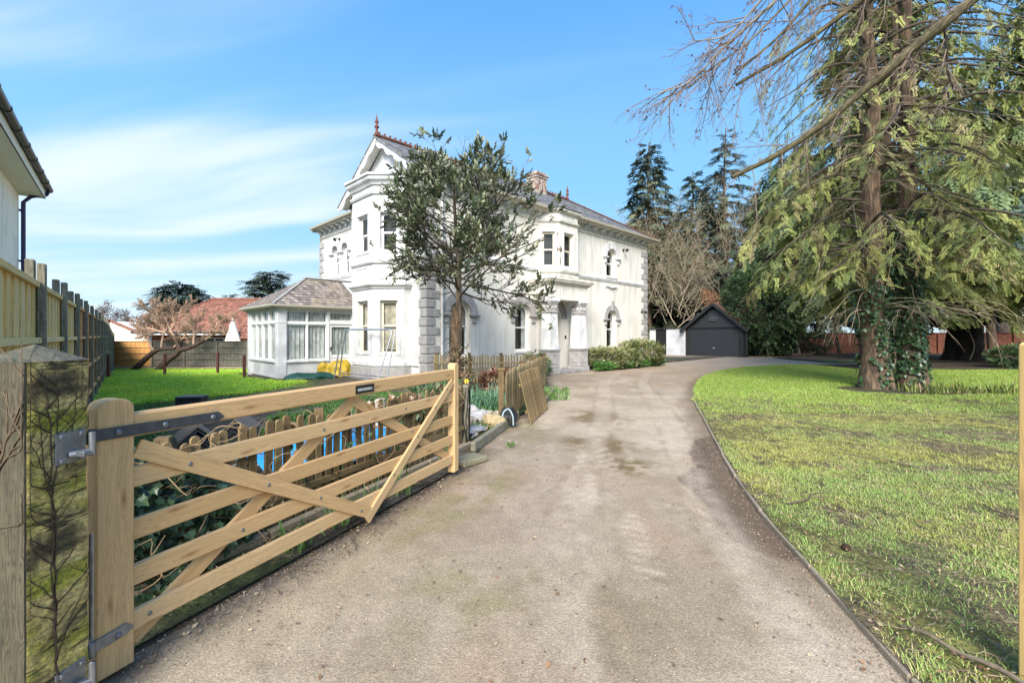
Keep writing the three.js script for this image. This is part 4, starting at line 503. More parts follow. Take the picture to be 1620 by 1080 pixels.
// ---------- the open five-bar gate ----------
// local frame: x along the gate into the depth, z towards the drive
const GO = V(-1.728, 0, -2.054), GR = Math.atan2(0.926, 0.378);
{
  const g = thing('field_gate', 'new pale timber five-bar gate with diagonal braces standing open beside the driveway', 'gate', [GO.x, 0, GO.z], GR);
  const P = (i) => MAT.pine[i % 3], L = 2.94;
  const stile = (x, w, top, bot, d, z) => { const s = new THREE.Shape(); s.moveTo(-w / 2, bot); s.lineTo(w / 2, bot); s.lineTo(w / 2, top - w * 0.28); s.quadraticCurveTo(w * 0.42, top, 0, top); s.quadraticCurveTo(-w * 0.42, top, -w / 2, top - w * 0.28); s.closePath(); const q = ext(s, d - 0.012, 0.006, 8); q.translate(x, 0, z - d + 0.006); return mapUV(q, 1, R0() * 3, R0() * 3); };
  part('hanging_stile', stile(-0.065, 0.13, 1.215, 0.03, 0.085, 0.02), P(0), g);
  part('closing_stile', stile(L + 0.035, 0.075, 1.2, 0.065, 0.085, 0.02), P(1), g);
  part('top_rail', bx(L, 0.105, 0.07, L / 2, 1.093, -0.02, { c: 0.008 }), P(0), g);
  for (const [i, y] of [[0, 0.853], [1, 0.612], [2, 0.403], [3, 0.197]]) part('rail', bx(L, 0.093, 0.03, L / 2, y, -0.018, { c: 0.004 }), P(i + 1), g);
  const br = (x0, y0, x1, y1, z, i, w = 0.085) => part('brace', beam(V(x0, y0, z), V(x1, y1, z), w, 0.022, V(0, 1, 0), 0.003), P(i), g);
  br(0.02, 0.985, 1.6, 0.12, 0.009, 0); br(1.575, 0.07, 2.9, 1.02, 0.0095, 1, 0.075); br(0.02, 0.1, 1.5, 1.02, -0.045, 2); br(1.46, 1.02, 2.9, 0.22, -0.0455, 0, 0.08);
  const bolt = mapUV(new THREE.SphereGeometry(0.011, 8, 5, 0, 6.3, 0, 1.57).rotateX(Math.PI / 2).scale(1, 1, 0.6));
  for (const [x, y, z] of [[0.25, 0.853, 0.02], [0.7, 0.612, 0.02], [1.1, 0.4, 0.02], [1.5, 0.17, 0.02], [0.08, 0.197, -0.003], [0.55, 0.4, -0.003], [1.15, 0.853, -0.003], [1.9, 0.33, 0.0205], [2.25, 0.58, 0.0205], [2.55, 0.8, 0.0205], [2.78, 0.95, 0.0205], [2.2, 0.63, -0.003], [2.1, 0.853, -0.003]]) part('bolt', bolt.clone().translate(x, y, z), MAT.galv, g);
  // strap hinges
  const strap = (y, len, tilt, name) => { const s = new THREE.Shape(); s.moveTo(-0.145, y - 0.024); s.lineTo(len - 0.03, y - 0.024 + tilt); s.lineTo(len, y + tilt - 0.006); s.lineTo(len - 0.03, y + 0.024 + tilt); s.lineTo(-0.145, y + 0.024); s.closePath(); const q = mapUV(ext(s, 0.006, 0.001).translate(0, 0, 0.022)); part(name, [q, bx(0.008, 0.048, 0.1, -0.136, y, -0.03), tube([V(-0.16, y - 0.03, 0.03), V(-0.16, y + 0.03, 0.03)], 0.018, 0.018, 10, null, true), bx(0.04, 0.046, 0.007, -0.145, y, 0.026)], len > 0.3 ? MAT.iron : MAT.galv, g);
    for (const x of len > 0.3 ? [-0.06, 0.13, 0.36] : [-0.06]) part('bolt', mapUV(new THREE.SphereGeometry(0.014, 8, 5, 0, 6.3, 0, 1.57).rotateX(Math.PI / 2).scale(1, 1, 0.6)).translate(x, y + (len > 0.3 ? tilt * x / len : 0), 0.029), MAT.galv, g); };
  strap(1.075, 0.42, -0.004, 'strap_hinge'); strap(0.185, 0.0, 0.012, 'strap_hinge');
  // name plate
  const cv = document.createElement('canvas'); cv.width = 384; cv.height = 112; const q = cv.getContext('2d'); q.fillStyle = '#0c0c0e'; q.fillRect(0, 0, 384, 112); q.strokeStyle = '#5c5c60'; q.lineWidth = 2; q.strokeRect(10, 10, 364, 92); q.fillStyle = '#f2f0ea'; q.font = 'bold 56px sans-serif'; q.textAlign = 'center'; q.textBaseline = 'middle'; q.fillText('BROOKHILL', 192, 59); q.fillRect(14, 54, 8, 8); q.fillRect(362, 54, 8, 8);
  const ct = new THREE.CanvasTexture(cv); ct.colorSpace = THREE.SRGBColorSpace;
  part('name_plate', bx(0.205, 0.062, 0.006, 1.545, 1.09, 0.018, { c: 0.002 }), MAT.black, g).userData.label = 'black house name plate';
  const pl = new THREE.PlaneGeometry(0.2, 0.058).translate(1.545, 1.09, 0.0222); part('lettering', pl, new THREE.MeshStandardMaterial({ map: ct, roughness: 0.4 }), g);
}
// ---------- gateposts ----------
{
  const p = thing('gatepost', 'old weathered gatepost with pyramid cap, mossy inner face and dead ivy stems', 'gatepost', [-1.79, 0, -1.7], -0.1);
  const w = 0.21, H = 1.405; // front right corner stands at about (-1.69, -1.6)
  const rough = (g, k) => { const q = g.attributes.position, v = V(); for (let i = 0; i < q.count; i++) { v.fromBufferAttribute(q, i); const n = fbm(v.x * 16 + 40 + v.z * 9, v.y * 5 + 30, 0, 0, 4, 5) - 0.5, m = vnoise(v.y * 3 + 9, (v.x + v.z) * 60 + 50, 0, 0, 6) - 0.5, ed = Math.abs(v.x) > w * 0.45 && Math.abs(v.z) > w * 0.45 ? -0.006 * vnoise(v.y * 14 + 20, 3, 0, 0, 2) : 0; const s = 1 + (0.011 * n + 0.004 * m + ed) / (w / 2) * k; q.setXYZ(i, v.x * s, v.y, v.z * s); } g.computeVertexNormals(); return mapUV(g, 1); };
  part('post', rough(new THREE.BoxGeometry(w, H + 0.1, w, 14, 90, 14).translate(0, (H - 0.1) / 2, 0), 1), MAT.gatepost, p);
  part('post_face', rough(new THREE.BoxGeometry(w + 0.002, H - 0.004, 0.014, 14, 90, 1).translate(-0.002, H / 2, w / 2 + 0.001), 1), MAT.gatepostB, p).userData.label = 'bare brown front face';
  const cap = new THREE.ConeGeometry(w * 0.735, 0.062, 4, 1); cap.rotateY(Math.PI / 4); part('cap', mapUV(cap.translate(0, H + 0.03, 0), 0), M(0.3, 0.26, 0.18, T.grainOld, { rx: 2, ry: 3, bump: T.bump, bs: 0.004 }), p);
  const r = rng(61), iv = []; const walk = (x, y, dx, dy, n, rad, lv, face) => { const pts = []; for (let i = 0; i < n; i++) { pts.push(face ? V(w / 2 + 0.005, y, x) : V(x, y, w / 2 + 0.011)); x += dx * 0.03 + 0.014 * (r() - 0.5); y += dy * 0.03 + 0.006 * (r() - 0.5); x = clamp(x, -0.1, 0.098); if (lv && r() < 0.3 && i > 1) walk(x, y, dx + (r() < 0.5 ? -1 : 1) * (0.6 + 0.5 * r()), dy * 0.6 + 0.3 * r(), 4 + Math.floor(6 * r()), rad * 0.6, lv - 1, face); } if (pts.length > 2) iv.push(tube(pts, rad, rad * 0.45, 5)); };
  walk(-0.1, 0.93, 0.55, 0.85, 14, 0.0055, 2, 0); walk(-0.06, 0.95, 0.7, 0.8, 13, 0.005, 2, 0); walk(0.0, 1.0, 0.3, 1, 12, 0.004, 1, 0); walk(-0.1, 0.8, 1, 0.25, 7, 0.003, 1, 0);
  part('dead_ivy', iv.slice(), M(0.33, 0.25, 0.16, T.bark, { rx: 4 }), p, 'stuff'); iv.length = 0;
  walk(0.0, 0.0, 0.05, 1, 46, 0.0042, 1, 1); walk(0.012, 0.3, -0.06, 1, 34, 0.0032, 2, 1); walk(0.03, 0.9, 0.2, 1, 16, 0.002, 1, 1); walk(-0.02, 1.0, -0.2, 1, 13, 0.002, 1, 1); walk(0.02, 0.95, 0.4, 0.9, 13, 0.0018, 1, 1); walk(0.02, 0.3, -0.4, 0.8, 12, 0.002, 1, 1); part('dead_ivy', iv, M(0.07, 0.05, 0.035, T.bark, { rx: 4 }), p, 'stuff');
  part('junction_clip', [bx(0.055, 0.035, 0.018, -0.06, 1.368, w / 2 + 0.018), bx(0.016, 0.016, 0.006, -0.073, 1.37, w / 2 + 0.029), bx(0.016, 0.016, 0.006, -0.048, 1.37, w / 2 + 0.029)], MAT.galv, p);
  for (const [y, k] of [[1.075, 1], [0.185, 2]]) { const q = new THREE.Group(); q.name = 'hinge_bracket'; p.add(q); part('plate', bx(0.006, 0.12, 0.11, w / 2 + 0.004, y, -0.035, { c: 0.002 }), MAT.galv, q); part('pin', [tube([V(w / 2 + 0.05, y - 0.035, -0.075), V(w / 2 + 0.05, y + 0.05, -0.075)], 0.011, 0.011, 8, null, true), bx(0.055, 0.022, 0.05, w / 2 + 0.03, y - 0.028, -0.06), tube([V(w / 2 + 0.004, y - 0.028, -0.03), V(w / 2 + 0.05, y - 0.028, -0.075)], 0.014, 0.014, 8)], MAT.galv, q); for (const s of [[0.045, -0.07], [0.045, 0.0], [-0.045, -0.07], [-0.045, 0.0]]) part('bolt', bx(0.012, 0.018, 0.018, w / 2 + 0.01, y + s[0], s[1]), MAT.galv, q); }
  part('metal_strip', bx(0.02, 0.42, 0.004, w / 2 - 0.002, 0.5, -w / 2 - 0.012), MAT.galv, p);
  const q = thing('gatepost', 'plain squared timber latch post at the right edge of the driveway entrance', 'gatepost', [2.225, 0, -1.86], 0.1);
  part('post', bx(0.15, 1.54, 0.15, 0, 0.7, 0, { c: 0.012 }), MAT.fencePale[1], q); part('latch_plate', bx(0.02, 0.1, 0.05, -0.08, 0.83, 0.02), MAT.galv, q);
}
// ---------- boundary fence on the left ----------
{
  const t = thing('boundary_fence', 'tall close-boarded fence along the left boundary, pale near the gatepost, then orange, then grey', 'fence');
  const at = (Z, y = 0) => V(fenceX(Z), y + Math.min(0, gardenY(fenceX(Z), Z) - 0.03), -Z), dz = 1.42, dir = at(2).sub(at(1)).setY(0).normalize(), nrm = V(-dir.z, 0, dir.x), r = rng(31); if (nrm.x < 0) nrm.negate();
  const yaw = Math.atan2(-dir.z, dir.x);
  for (let k = 0; k < 17; k++) {
    const Z0 = 2.5 + dz * k, Z1 = Z0 + dz, a = at(Z0), b = at(Z1), kind = k < 3 ? 0 : k < 7 ? 1 : 2, mats = [MAT.fencePale, MAT.fenceOrange, MAT.fenceGrey][kind], len = b.clone().sub(a).setY(0).length();
    const pp = new THREE.Group(); pp.name = 'post'; t.add(pp); const yb = b.y; part('post_half', bx(0.1, 2.3, 0.055, 0, 0, 0, { c: 0.006, ax: 1 }).applyMatrix4(mat4(b.x + nrm.x * 0.04, yb + 0.97, b.z + nrm.z * 0.04, 0, yaw)), MAT.postOld, pp); part('post_half', bx(0.09, 2.33, 0.06, 0, 0, 0, { c: 0.006 }).applyMatrix4(mat4(b.x - nrm.x * 0.03, yb + 0.985, b.z - nrm.z * 0.03, 0, yaw)), MAT.postOld, pp);
    const n = k < 3 ? 13 : 12, bw = (len - 0.08) / n, boards = [];
    const pan = new THREE.Group(); pan.name = 'fence_panel'; t.add(pan);
    for (let i = 0; i < n; i++) { const q = a.clone().lerp(b, (0.04 + (i + 0.5) * bw) / len), m = mat4(q.x - nrm.x * 0.012 * (i % 2), q.y + 0.98, q.z - nrm.z * 0.012 * (i % 2), 0, yaw); const gq = bx(bw + 0.012, 1.86, 0.014, 0, 0, 0, { c: 0.002, ax: 1 }).applyMatrix4(m); if (k < 7) part('board', gq, mats[Math.floor(r() * 3)], pan); else boards.push(gq); }
    if (boards.length) part('boards', boards, mats[k % 3], pan, 'stuff');
    const c = a.clone().lerp(b, 0.5); const rail = (y, h, d, off, m) => part('rail', bx(len - 0.06, h, d, 0, 0, 0).applyMatrix4(mat4(c.x + nrm.x * off, c.y + y, c.z + nrm.z * off, 0, yaw)), m, pan);
    rail(1.935, 0.05, 0.06, 0.005, mats[0]); rail(1.455, 0.05, 0.035, 0.028, mats[2]); rail(0.9, 0.05, 0.035, 0.028, mats[2]); rail(0.35, 0.05, 0.035, 0.028, mats[2]); rail(0.1, 0.15, 0.03, 0.0, MAT.fenceGrey[k % 3]);
  }
}
// back fence: one orange panel, then grey ones
{
  const t = thing('garden_fence', 'panel fence across the back of the lawn, one orange panel then grey ones', 'fence'); const Z = 26.6, y0 = -0.5, r = rng(33);
  const at = (x) => V(x, y0, -(Z + (x + 23) * 0.0)); const post = (x) => part('post', bx(0.1, 1.72, 0.1, x, y0 + 0.8, -Z + 0.03), MAT.fenceGrey[2], t); post(-23.45);
  const xs = [-23.4, -21.1, -19.2, -17.3, -15.5, -13.7, -11.8];
  for (let k = 0; k < 6; k++) { const a = xs[k] + 0.05, b = xs[k + 1] - 0.05, mats = k === 0 ? MAT.fenceOrange : MAT.fenceGrey, n = 16, w = (b - a) / n; post(xs[k + 1]); const pan = new THREE.Group(); pan.name = 'fence_panel'; t.add(pan); const bs = []; for (let i = 0; i < n; i++) bs.push(bx(w + 0.006, 1.5, 0.014, a + (i + 0.5) * w, y0 + 0.9, -Z - 0.012 * (i % 2), { ax: 1, c: 0.002 })); part('boards', bs, mats[k % 3], pan, 'stuff'); for (const y of [1.64, 1.3, 0.95, 0.6, 0.22]) part('rail', bx(b - a, 0.045, 0.04, (a + b) / 2, y0 + y, -Z + 0.03), mats[2], pan); part('gravel_board', bx(b - a, 0.16, 0.04, (a + b) / 2, y0 + 0.06, -Z + 0.01), MAT.concrete, pan); }
}
// ---------- neighbour's house at the far left ----------
{
  const d = V(-0.648, 0, -0.762), t = thing('neighbour_house', 'cream rendered house at the far left with dark gutter and blue-black downpipe', 'house', [-11.52, 0.16, -11.0], Math.atan2(0.762, -0.648));
  // local x runs into the depth along the eaves and ends at 0, z points to this garden
  part('wall', bx(11, 5.6, 0.3, -5.55, 1.9, -0.45), MAT.nWall, t); part('wall', bx(0.3, 5.6, 5, -0.2, 1.9, -3.1), MAT.nWall, t);
  part('soffit', bx(11.3, 0.04, 0.5, -5.5, 4.72, -0.12), MAT.soffit, t); part('fascia', bx(11.3, 0.24, 0.03, -5.5, 4.82, 0.12), MAT.soffit, t); part('bargeboard', bx(0.03, 0.24, 0.6, 0.16, 4.84, -0.2), MAT.soffit, t);
  const gu = tube([V(-11, 4.93, 0.2), V(0.2, 4.93, 0.2)], 0.065, 0.065, 10, null, true); part('gutter', gu, MAT.gutterD, t);
  for (let x = -10.6; x < 0.2; x += 0.9) part('gutter_bracket', [tube([V(x - 0.03, 4.93, 0.2), V(x + 0.03, 4.93, 0.2)], 0.075, 0.075, 10, null, true)], MAT.gutterD, t);
  part('roof', roofFace(V(-11.2, 4.98, 0.2), V(0.25, 4.98, 0.2), V(0.25, 7.6, -3.2), V(-11.2, 7.6, -3.2), 14), MAT.slate, t);
  part('downpipe', tube([V(0.02, 4.9, 0.2), V(0.02, 4.78, 0.16), V(-0.06, 4.66, -0.1), V(-0.08, 4.5, -0.22), V(-0.08, 0, -0.22)], 0.042, 0.042, 10), MAT.pipeBlue, t);
  for (const y of [4.3, 3.1, 2]) part('pipe_clip', bx(0.13, 0.04, 0.1, -0.08, y, -0.24), MAT.pipeBlue, t);
}
// ---------- bungalow and white house behind the back fence ----------
{
  const t = thing('bungalow', 'bungalow with red tiled hipped roof behind the back fence', 'house', [-24.6, -0.7, -36]);
  const eh = 2.45, rh = 5.35; part('wall', bx(14, 2.6, 6, 2, 1.2, -4.2), M(0.5, 0.36, 0.22, T.brick, { rx: 1 }), t);
  part('roof', [roofFace(V(-5.6, eh, 0), V(9.4, eh, 0), V(4.6, rh, -4.0), V(-1.9 + 0.1, rh, -4.0), 15, 0.05), roofFace(V(-5.6, eh, -8), V(-5.6, eh, 0), V(-1.8, rh, -4.0), V(-1.8, rh, -4.0), 15, 0.05), roofFace(V(9.4, eh, 0), V(9.4, eh, -8), V(4.6, rh, -4), V(4.6, rh, -4), 15, 0.05), roofFace(V(9.4, eh, -8), V(-5.6, eh, -8), V(-1.8, rh, -4), V(4.6, rh, -4), 15, 0.05)], MAT.tileRed, t);
  part('ridge_tiles', [ridgeBar(V(-1.9, rh + 0.05, -4), V(4.7, rh + 0.05, -4), 0.3, 0.14), ridgeBar(V(-5.6, eh + 0.06, 0), V(-1.8, rh + 0.06, -4), 0.24, 0.12), ridgeBar(V(9.4, eh + 0.06, 0), V(4.6, rh + 0.06, -4), 0.24, 0.12)], MAT.tileRed, t);
  part('fascia', bx(15, 0.2, 0.05, 1.9, eh - 0.14, 0.02), MAT.trim, t); part('gutter', tube([V(-5.6, eh - 0.03, 0.09), V(9.4, eh - 0.03, 0.09)], 0.07, 0.07, 8), MAT.gutterD, t);
  const w = new THREE.Group(); w.name = 'window'; t.add(w); part('frame', [bx(2.2, 0.08, 0.08, -0.3 + 0.2, 1.95, -1.18), bx(2.2, 0.08, 0.08, -0.1, 0.9, -1.18), ...[-1.2, -0.45, 0.25, 1].map((x) => bx(0.08, 1.1, 0.08, x, 1.42, -1.18))], MAT.frame, w); part('pane', bx(2.2, 1.05, 0.02, -0.1, 1.42, -1.2), MAT.dark, w);
  const gx = 2.3; part('porch_wall', mapUV(ext(poly([[gx - 0.0, 0.6], [gx + 1.9, 0.6], [gx + 0.95, 3.55]]), 0.2)).translate(-0.25, 0, 0.8), MAT.nWall, t);
  part('porch_roof', [roofFace(V(gx + 0.85, 1.9, 0.95), V(gx + 5.5, 1.9, 0.95), V(gx + 5.5, 3.9, -1.6), V(gx + 0.6, 3.9, -1.6), 8, 0.05)], MAT.tileRed, t); part('wall', bx(4, 2.3, 0.3, gx + 3.4, 0.85, 0.6), M(0.5, 0.36, 0.22, T.brick, { rx: 1 }), t);
  const s = thing('white_house', 'distant white gabled house with red verge behind the left fence', 'house', [-40.5, -1.6, -46]); part('wall', mapUV(ext(poly([[-6, 0], [5, 0], [5, 3], [0.2, 5.0], [-6, 2.4]]), 5)).translate(2.2, 0, -5), MAT.nWall, s); s.scale.setScalar(0.78); s.position.set(-42.6, -1.0, -46); part('verge', [beam(V(-4.2, 2.45, 0.1), V(2.5, 5.15, 0.1), 0.3, 0.2, V(0, 1, 0)), beam(V(7.6, 2.9, 0.1), V(2.3, 5.15, 0.1), 0.3, 0.2, V(0, 1, 0))], MAT.tileRed, s);
  const p = thing('pale_building', 'pale building glimpsed beyond the brick wall at the far right', 'building', [63, -0.6, -58]); part('wall', bx(9, 5.6, 8, 0, 2.4, 0), MAT.nWall, p); part('roof', roofFace(V(-5, 5.2, 4.3), V(5, 5.2, 4.3), V(5, 6.4, 0), V(-5, 6.4, 0), 6), MAT.greyD, p); for (const x of [-2.2, 0.6, 2.8]) part('window', bx(0.9, 1.1, 0.05, x, 3.4, 4.02), MAT.dark, p);
}
// ---------- picket fences ----------
const picketGeo = (h, w = 0.058) => { const s = new THREE.Shape(); s.moveTo(-w / 2, 0); s.lineTo(w / 2, 0); s.lineTo(w / 2, h - w * 0.5); s.absarc(0, h - w * 0.5, w / 2, 0, Math.PI, false); s.closePath(); return mapUV(ext(s, 0.016, 0.0015, 5), 1); };
const PG = [0.8, 0.78, 0.82].map((h) => picketGeo(h)), PS = [0.84, 0.82, 0.86].map((h) => picketGeo(h, 0.05));
function pickets(t, a, b, step, geos, mats, seed, { lean = 0.03, y = 0.03, face = 1, low = 0.22, high = 0.62, rails = true } = {}) {
  const d = b.clone().sub(a).setY(0), L = d.length(); d.normalize(); const yaw = Math.atan2(-d.z, d.x), r = rng(seed), n = Math.floor(L / step);
  for (let i = 0; i < n; i++) { const q = a.clone().addScaledVector(d, (i + 0.5) * step), m = shade(new THREE.Mesh(geos[Math.floor(r() * 3)], mats[Math.floor(r() * mats.length)])); m.name = 'picket'; m.position.set(q.x, y + 0.02 * (r() - 0.5), q.z); m.rotation.set(lean * (r() - 0.5), yaw, lean * (r() - 0.5), 'YXZ'); t.add(m); }
  if (rails) for (const h of [low, high]) { const s = V(d.z, 0, -d.x).multiplyScalar(0.022 * face); part('rail', beam(a.clone().setY(y + h).add(s), b.clone().setY(y + h).add(s), 0.055, 0.03, V(0, 1, 0)), mats[0], t); }
}
{
  const t = thing('picket_fence', 'weathered brown picket fence running behind the open gate', 'fence');
  const a = V(-2.3, 0, -2.35), b = V(-0.66, 0, -6.05); pickets(t, a, b, 0.098, PG, MAT.picket, 41, { lean: 0.07, y: 0.05, face: -1 });
  for (const k of [0.12, 0.42, 0.73]) { const q = a.clone().lerp(b, k); part('post', bx(0.08, 0.9, 0.08, q.x - 0.06, 0.42, q.z - 0.02, { ry: 0.4 }), MAT.picket[3], t); }
  const kb = thing('fence_kerb', 'low concrete kerb under the picket fence behind the gate', 'kerb'); for (let i = 0; i < 4; i++) part('kerb_stone', beam(a.clone().lerp(b, i / 4).add(V(0.12, 0.015, -0.02)), b.clone().lerp(a, 1 - (i + 0.985) / 4).add(V(0.12, 0.015, -0.02)), 0.14, 0.06, V(0, 1, 0), 0.012), MAT.concrete, kb);
  const p = thing('fence_post', 'short fence post overgrown with dead ivy behind the closing end of the gate', 'post', [-0.66, 0, -6.12], 0.3); part('post', bx(0.13, 0.85, 0.13, 0, 0.4, 0, { c: 0.015 }), MAT.postOld, p);
  const r = rng(44), iv = []; for (let i = 0; i < 16; i++) { const pts = []; let an = r() * 6.3, y = 0; while (y < 0.8 + 0.1 * r()) { pts.push(V(0.098 * Math.cos(an), y, 0.098 * Math.sin(an))); an += 0.5 * (r() - 0.5); y += 0.09; } iv.push(tube(pts, 0.008, 0.004, 4)); } part('ivy_stems', iv, MAT.barkDark, p, 'stuff');
  const bk = thing('picket_fence', 'light brown picket fence in front of the villa side wall', 'fence'); const c = V(-2.42, 0, -13.95), d = V(0.95, 0, -13.6); pickets(bk, c, d, 0.088, PS, MAT.picketL, 51, { face: -1, y: 0.06, low: 0.25, high: 0.6 }); for (const k of [0.03, 0.33, 0.62, 0.98]) { const q = c.clone().lerp(d, k); part('post', bx(0.09, 0.95, 0.09, q.x, 0.45, q.z - 0.06), MAT.picket[3], bk); part('post_cap', bx(0.11, 0.03, 0.11, q.x, 0.94, q.z - 0.06), MAT.picket[3], bk); }
  const sd = thing('picket_fence', 'light brown picket fence along the driveway edge up to the porch', 'fence'); const e = V(-0.12, 0, -7.5), f = V(1.0, 0, -13.55); pickets(sd, e, f, 0.088, PS, MAT.picketL, 53, { face: 1, y: 0.05, low: 0.25, high: 0.62 }); for (const [k, dx] of [[0, -0.06], [0.36, -0.07], [0.68, -0.07], [1, -0.05]]) { const q = e.clone().lerp(f, k); part('post', bx(0.095, 0.96, 0.095, q.x + dx, 0.45, q.z), MAT.picket[3], sd); part('post_cap', bx(0.13, 0.03, 0.13, q.x + dx, 0.94, q.z), k ? MAT.picket[3] : MAT.picket[0], sd); }
  // loose panel leaning against it
  const lp = thing('leaning_picket_fence', 'loose picket panel leaning against the side fence on the driveway edge', 'fence panel', [0.3, 0.02, -7.55], Math.atan2(1.65, 0.42)); lp.rotation.order = 'YXZ'; lp.rotation.x = -0.24;
  pickets(lp, V(0, 0, 0), V(1.75, 0, 0), 0.078, [0.87, 0.87, 0.86].map((h) => picketGeo(h, 0.04)), MAT.picket, 57, { lean: 0.015, y: 0, face: 1, low: 0.2, high: 0.66 });
  const kb2 = thing('bed_kerb', 'mossy timber sleeper edging the stony bed in front of the leaning panel', 'kerb'); part('sleeper', beam(V(-0.5, 0.07, -5.75), V(0.1, 0.07, -8.1), 0.15, 0.07, V(0, 1, 0), 0.015), MAT.postOld, kb2);
  const kb3 = thing('bed_kerb', 'short sleeper at the drive edge beyond the leaning panel', 'kerb'); part('sleeper', beam(V(0.62, 0.06, -9.4), V(1.05, 0.06, -11.6), 0.12, 0.07, V(0, 1, 0), 0.015), MAT.postOld, kb3);
  const cb = solo('concrete_block', 'flat mossy concrete block on the driveway by the closing end of the gate', 'block', [bx(0.38, 0.07, 0.24, 0, 0.04, 0, { c: 0.012 })], M(0.5, 0.46, 0.3, T.grit, { rx: 2, bump: T.bump, bs: 0.01, bx: 4 })); cb.position.set(-0.5, 0, -5.32); cb.rotation.y = 0.85;
}
// ---------- things in the left garden ----------
const rock = (s, seed, sx = 1, sy = 0.7, sz = 1) => { const g = new THREE.IcosahedronGeometry(s, 2), p = g.attributes.position; const k = new THREE.Vector3(); for (let i = 0; i < p.count; i++) { k.fromBufferAttribute(p, i); const n = k.clone().normalize(); const f = 0.72 + 0.5 * vnoise(n.x * 2 + seed, n.y * 2 + n.z * 1.7 + seed * 3, 0, 0, seed) + 0.16 * vnoise(n.x * 5 + seed, n.y * 5 + n.z * 4, 0, 0, seed + 3); k.multiplyScalar(f); p.setXYZ(i, k.x * sx, Math.max(-s * 0.3, k.y * sy), k.z * sz); } g.computeVertexNormals(); return mapUV(g); };
{
  const R = [['pinkish white lump of stone in the bed left of the leaning panel', 870, 630, 0.17, 'stoneG', 1], ['broad yellow sandstone block in front of the rusty post', 930, 650, 0.18, 'stoneY', 2], ['flat pale stone beside the gate post at the bed front', 757, 648, 0.16, 'stone', 3], ['pale stone under the daffodils left of the pink lump', 766, 636, 0.13, 'stoneG', 4], ['small reddish stone among grass in the bed', 822, 640, 0.1, 'stone', 5], ['flat light slab lying on bark chips by the sleeper', 775, 662, 0.16, 'stoneG', 6]];
  for (const [l, , , s, m, sd] of R) { const spot = { 1: [-0.55, -7.7], 2: [-0.3, -7.25], 3: [-0.72, -7.3], 4: [-0.72, -8.4], 5: [-0.65, -7.95], 6: [-0.55, -6.75] }[sd]; const o = solo('garden_stone', l, 'stone', rock(s, sd, 1.1, sd === 6 ? 0.3 : 0.75, 0.9), MAT[m]); o.position.set(spot[0], 0.1, spot[1]); o.rotation.y = sd * 1.3; }
  const o1 = solo('stone_block', 'squared yellow stone on the heap behind the gate, nearer the closing end', 'stone', [bx(0.3, 0.16, 0.18, 0, 0.5, 0, { c: 0.03 }), rock(0.26, 11).translate(0, 0.2, 0)], MAT.stoneY); o1.position.set(-1.55, 0, -6.3); o1.rotation.y = 0.5;
  const o2 = solo('stone_block', 'squared buff stone on the heap behind the gate, left of the yellow one', 'stone', [bx(0.26, 0.15, 0.17, 0, 0.48, 0, { c: 0.03, rz: 0.2 }), rock(0.26, 12).translate(0, 0.2, 0)], MAT.stone); o2.position.set(-2.0, 0, -6.7);
  for (let i = 0; i < 5; i++) { const o = solo('rubble_stone', ['dark lump of rubble on the stone heap behind the gate, at its left end', 'mossy lump of rubble low on the stone heap beneath the buff block', 'grey lump of rubble on the heap between the two squared stones', 'brown lump of rubble at the right end of the stone heap', 'small pale lump of rubble in front of the stone heap'][i], 'stone', rock(0.2 - 0.015 * i, 20 + i), [MAT.stone, MAT.mossTile, MAT.stoneG, MAT.stone, MAT.stoneG][i]); o.position.set(-2.35 + 0.27 * i, 0.2 + 0.12 * (i % 2), -6.5 + 0.1 * i); }
  // black sack with pale cord at the rusty post
  const sk = thing('black_sack', 'small black sack with a pale cord at the foot of the rusty post', 'sack', [-0.06, 0.02, -7.34]); part('sack', rock(0.17, 31, 0.8, 1.1, 0.7).translate(0, 0.14, 0), MAT.black, sk); part('cord', tube(bez([V(-0.09, 0.02, 0.12), V(-0.08, 0.24, 0.1), V(0.0, 0.3, 0.08), V(0.07, 0.2, 0.13), V(0.08, 0.05, 0.13)], 16), 0.012, 0.012, 6), M(0.35, 0.42, 0.45, null), sk);
  // roofing stacks and tarpaulin behind the picket fence
  const rt = (x, z, ry, label, seed) => { const t = thing('ridge_tile_stack', label, 'tile stack', [x, 0.05, z], ry), r = rng(seed); for (let i = 0; i < 6; i++) { const s = poly([[-0.17, 0], [0, 0.15], [0.17, 0], [0.155, -0.015], [0, 0.125], [-0.155, -0.015]]), g = mapUV(ext(s, 0.44)); part('ridge_tile', g.applyMatrix4(mat4(0.02 * (r() - 0.5), 0.16 + i * 0.042, -0.22 + 0.02 * (r() - 0.5), 0, 0.05 * (r() - 0.5))), i === 5 ? MAT.mossTile : MAT.blackTile, t); } part('bearer', bx(0.4, 0.14, 0.4, 0, 0.07, 0), MAT.picket[3], t); };
  rt(-3.4, -4.85, 0.7, 'stack of black angled ridge tiles behind the gate, nearest the hinge post', 3); rt(-3.15, -5.25, 0.3, 'second stack of black angled ridge tiles, beside the blue tarpaulin', 4);
  const st = (x, z, n, w, label, ry) => { const t = thing('slate_stack', label, 'slate stack', [x, 0.03, z], ry), r = rng(n); for (let i = 0; i < n; i++) part('slate', bx(w, 0.016, 0.3, 0.03 * (r() - 0.5), 0.012 + i * 0.019, 0.03 * (r() - 0.5), { ry: 0.08 * (r() - 0.5), c: 0.003 }), MAT.blackTile, t); };
  st(-5.75, -8.15, 20, 0.42, 'tall neat stack of black slates on the lawn edge', 0.2); st(-5.2, -8.35, 11, 0.5, 'lower untidy stack of black slates beside the tall one', -0.3);
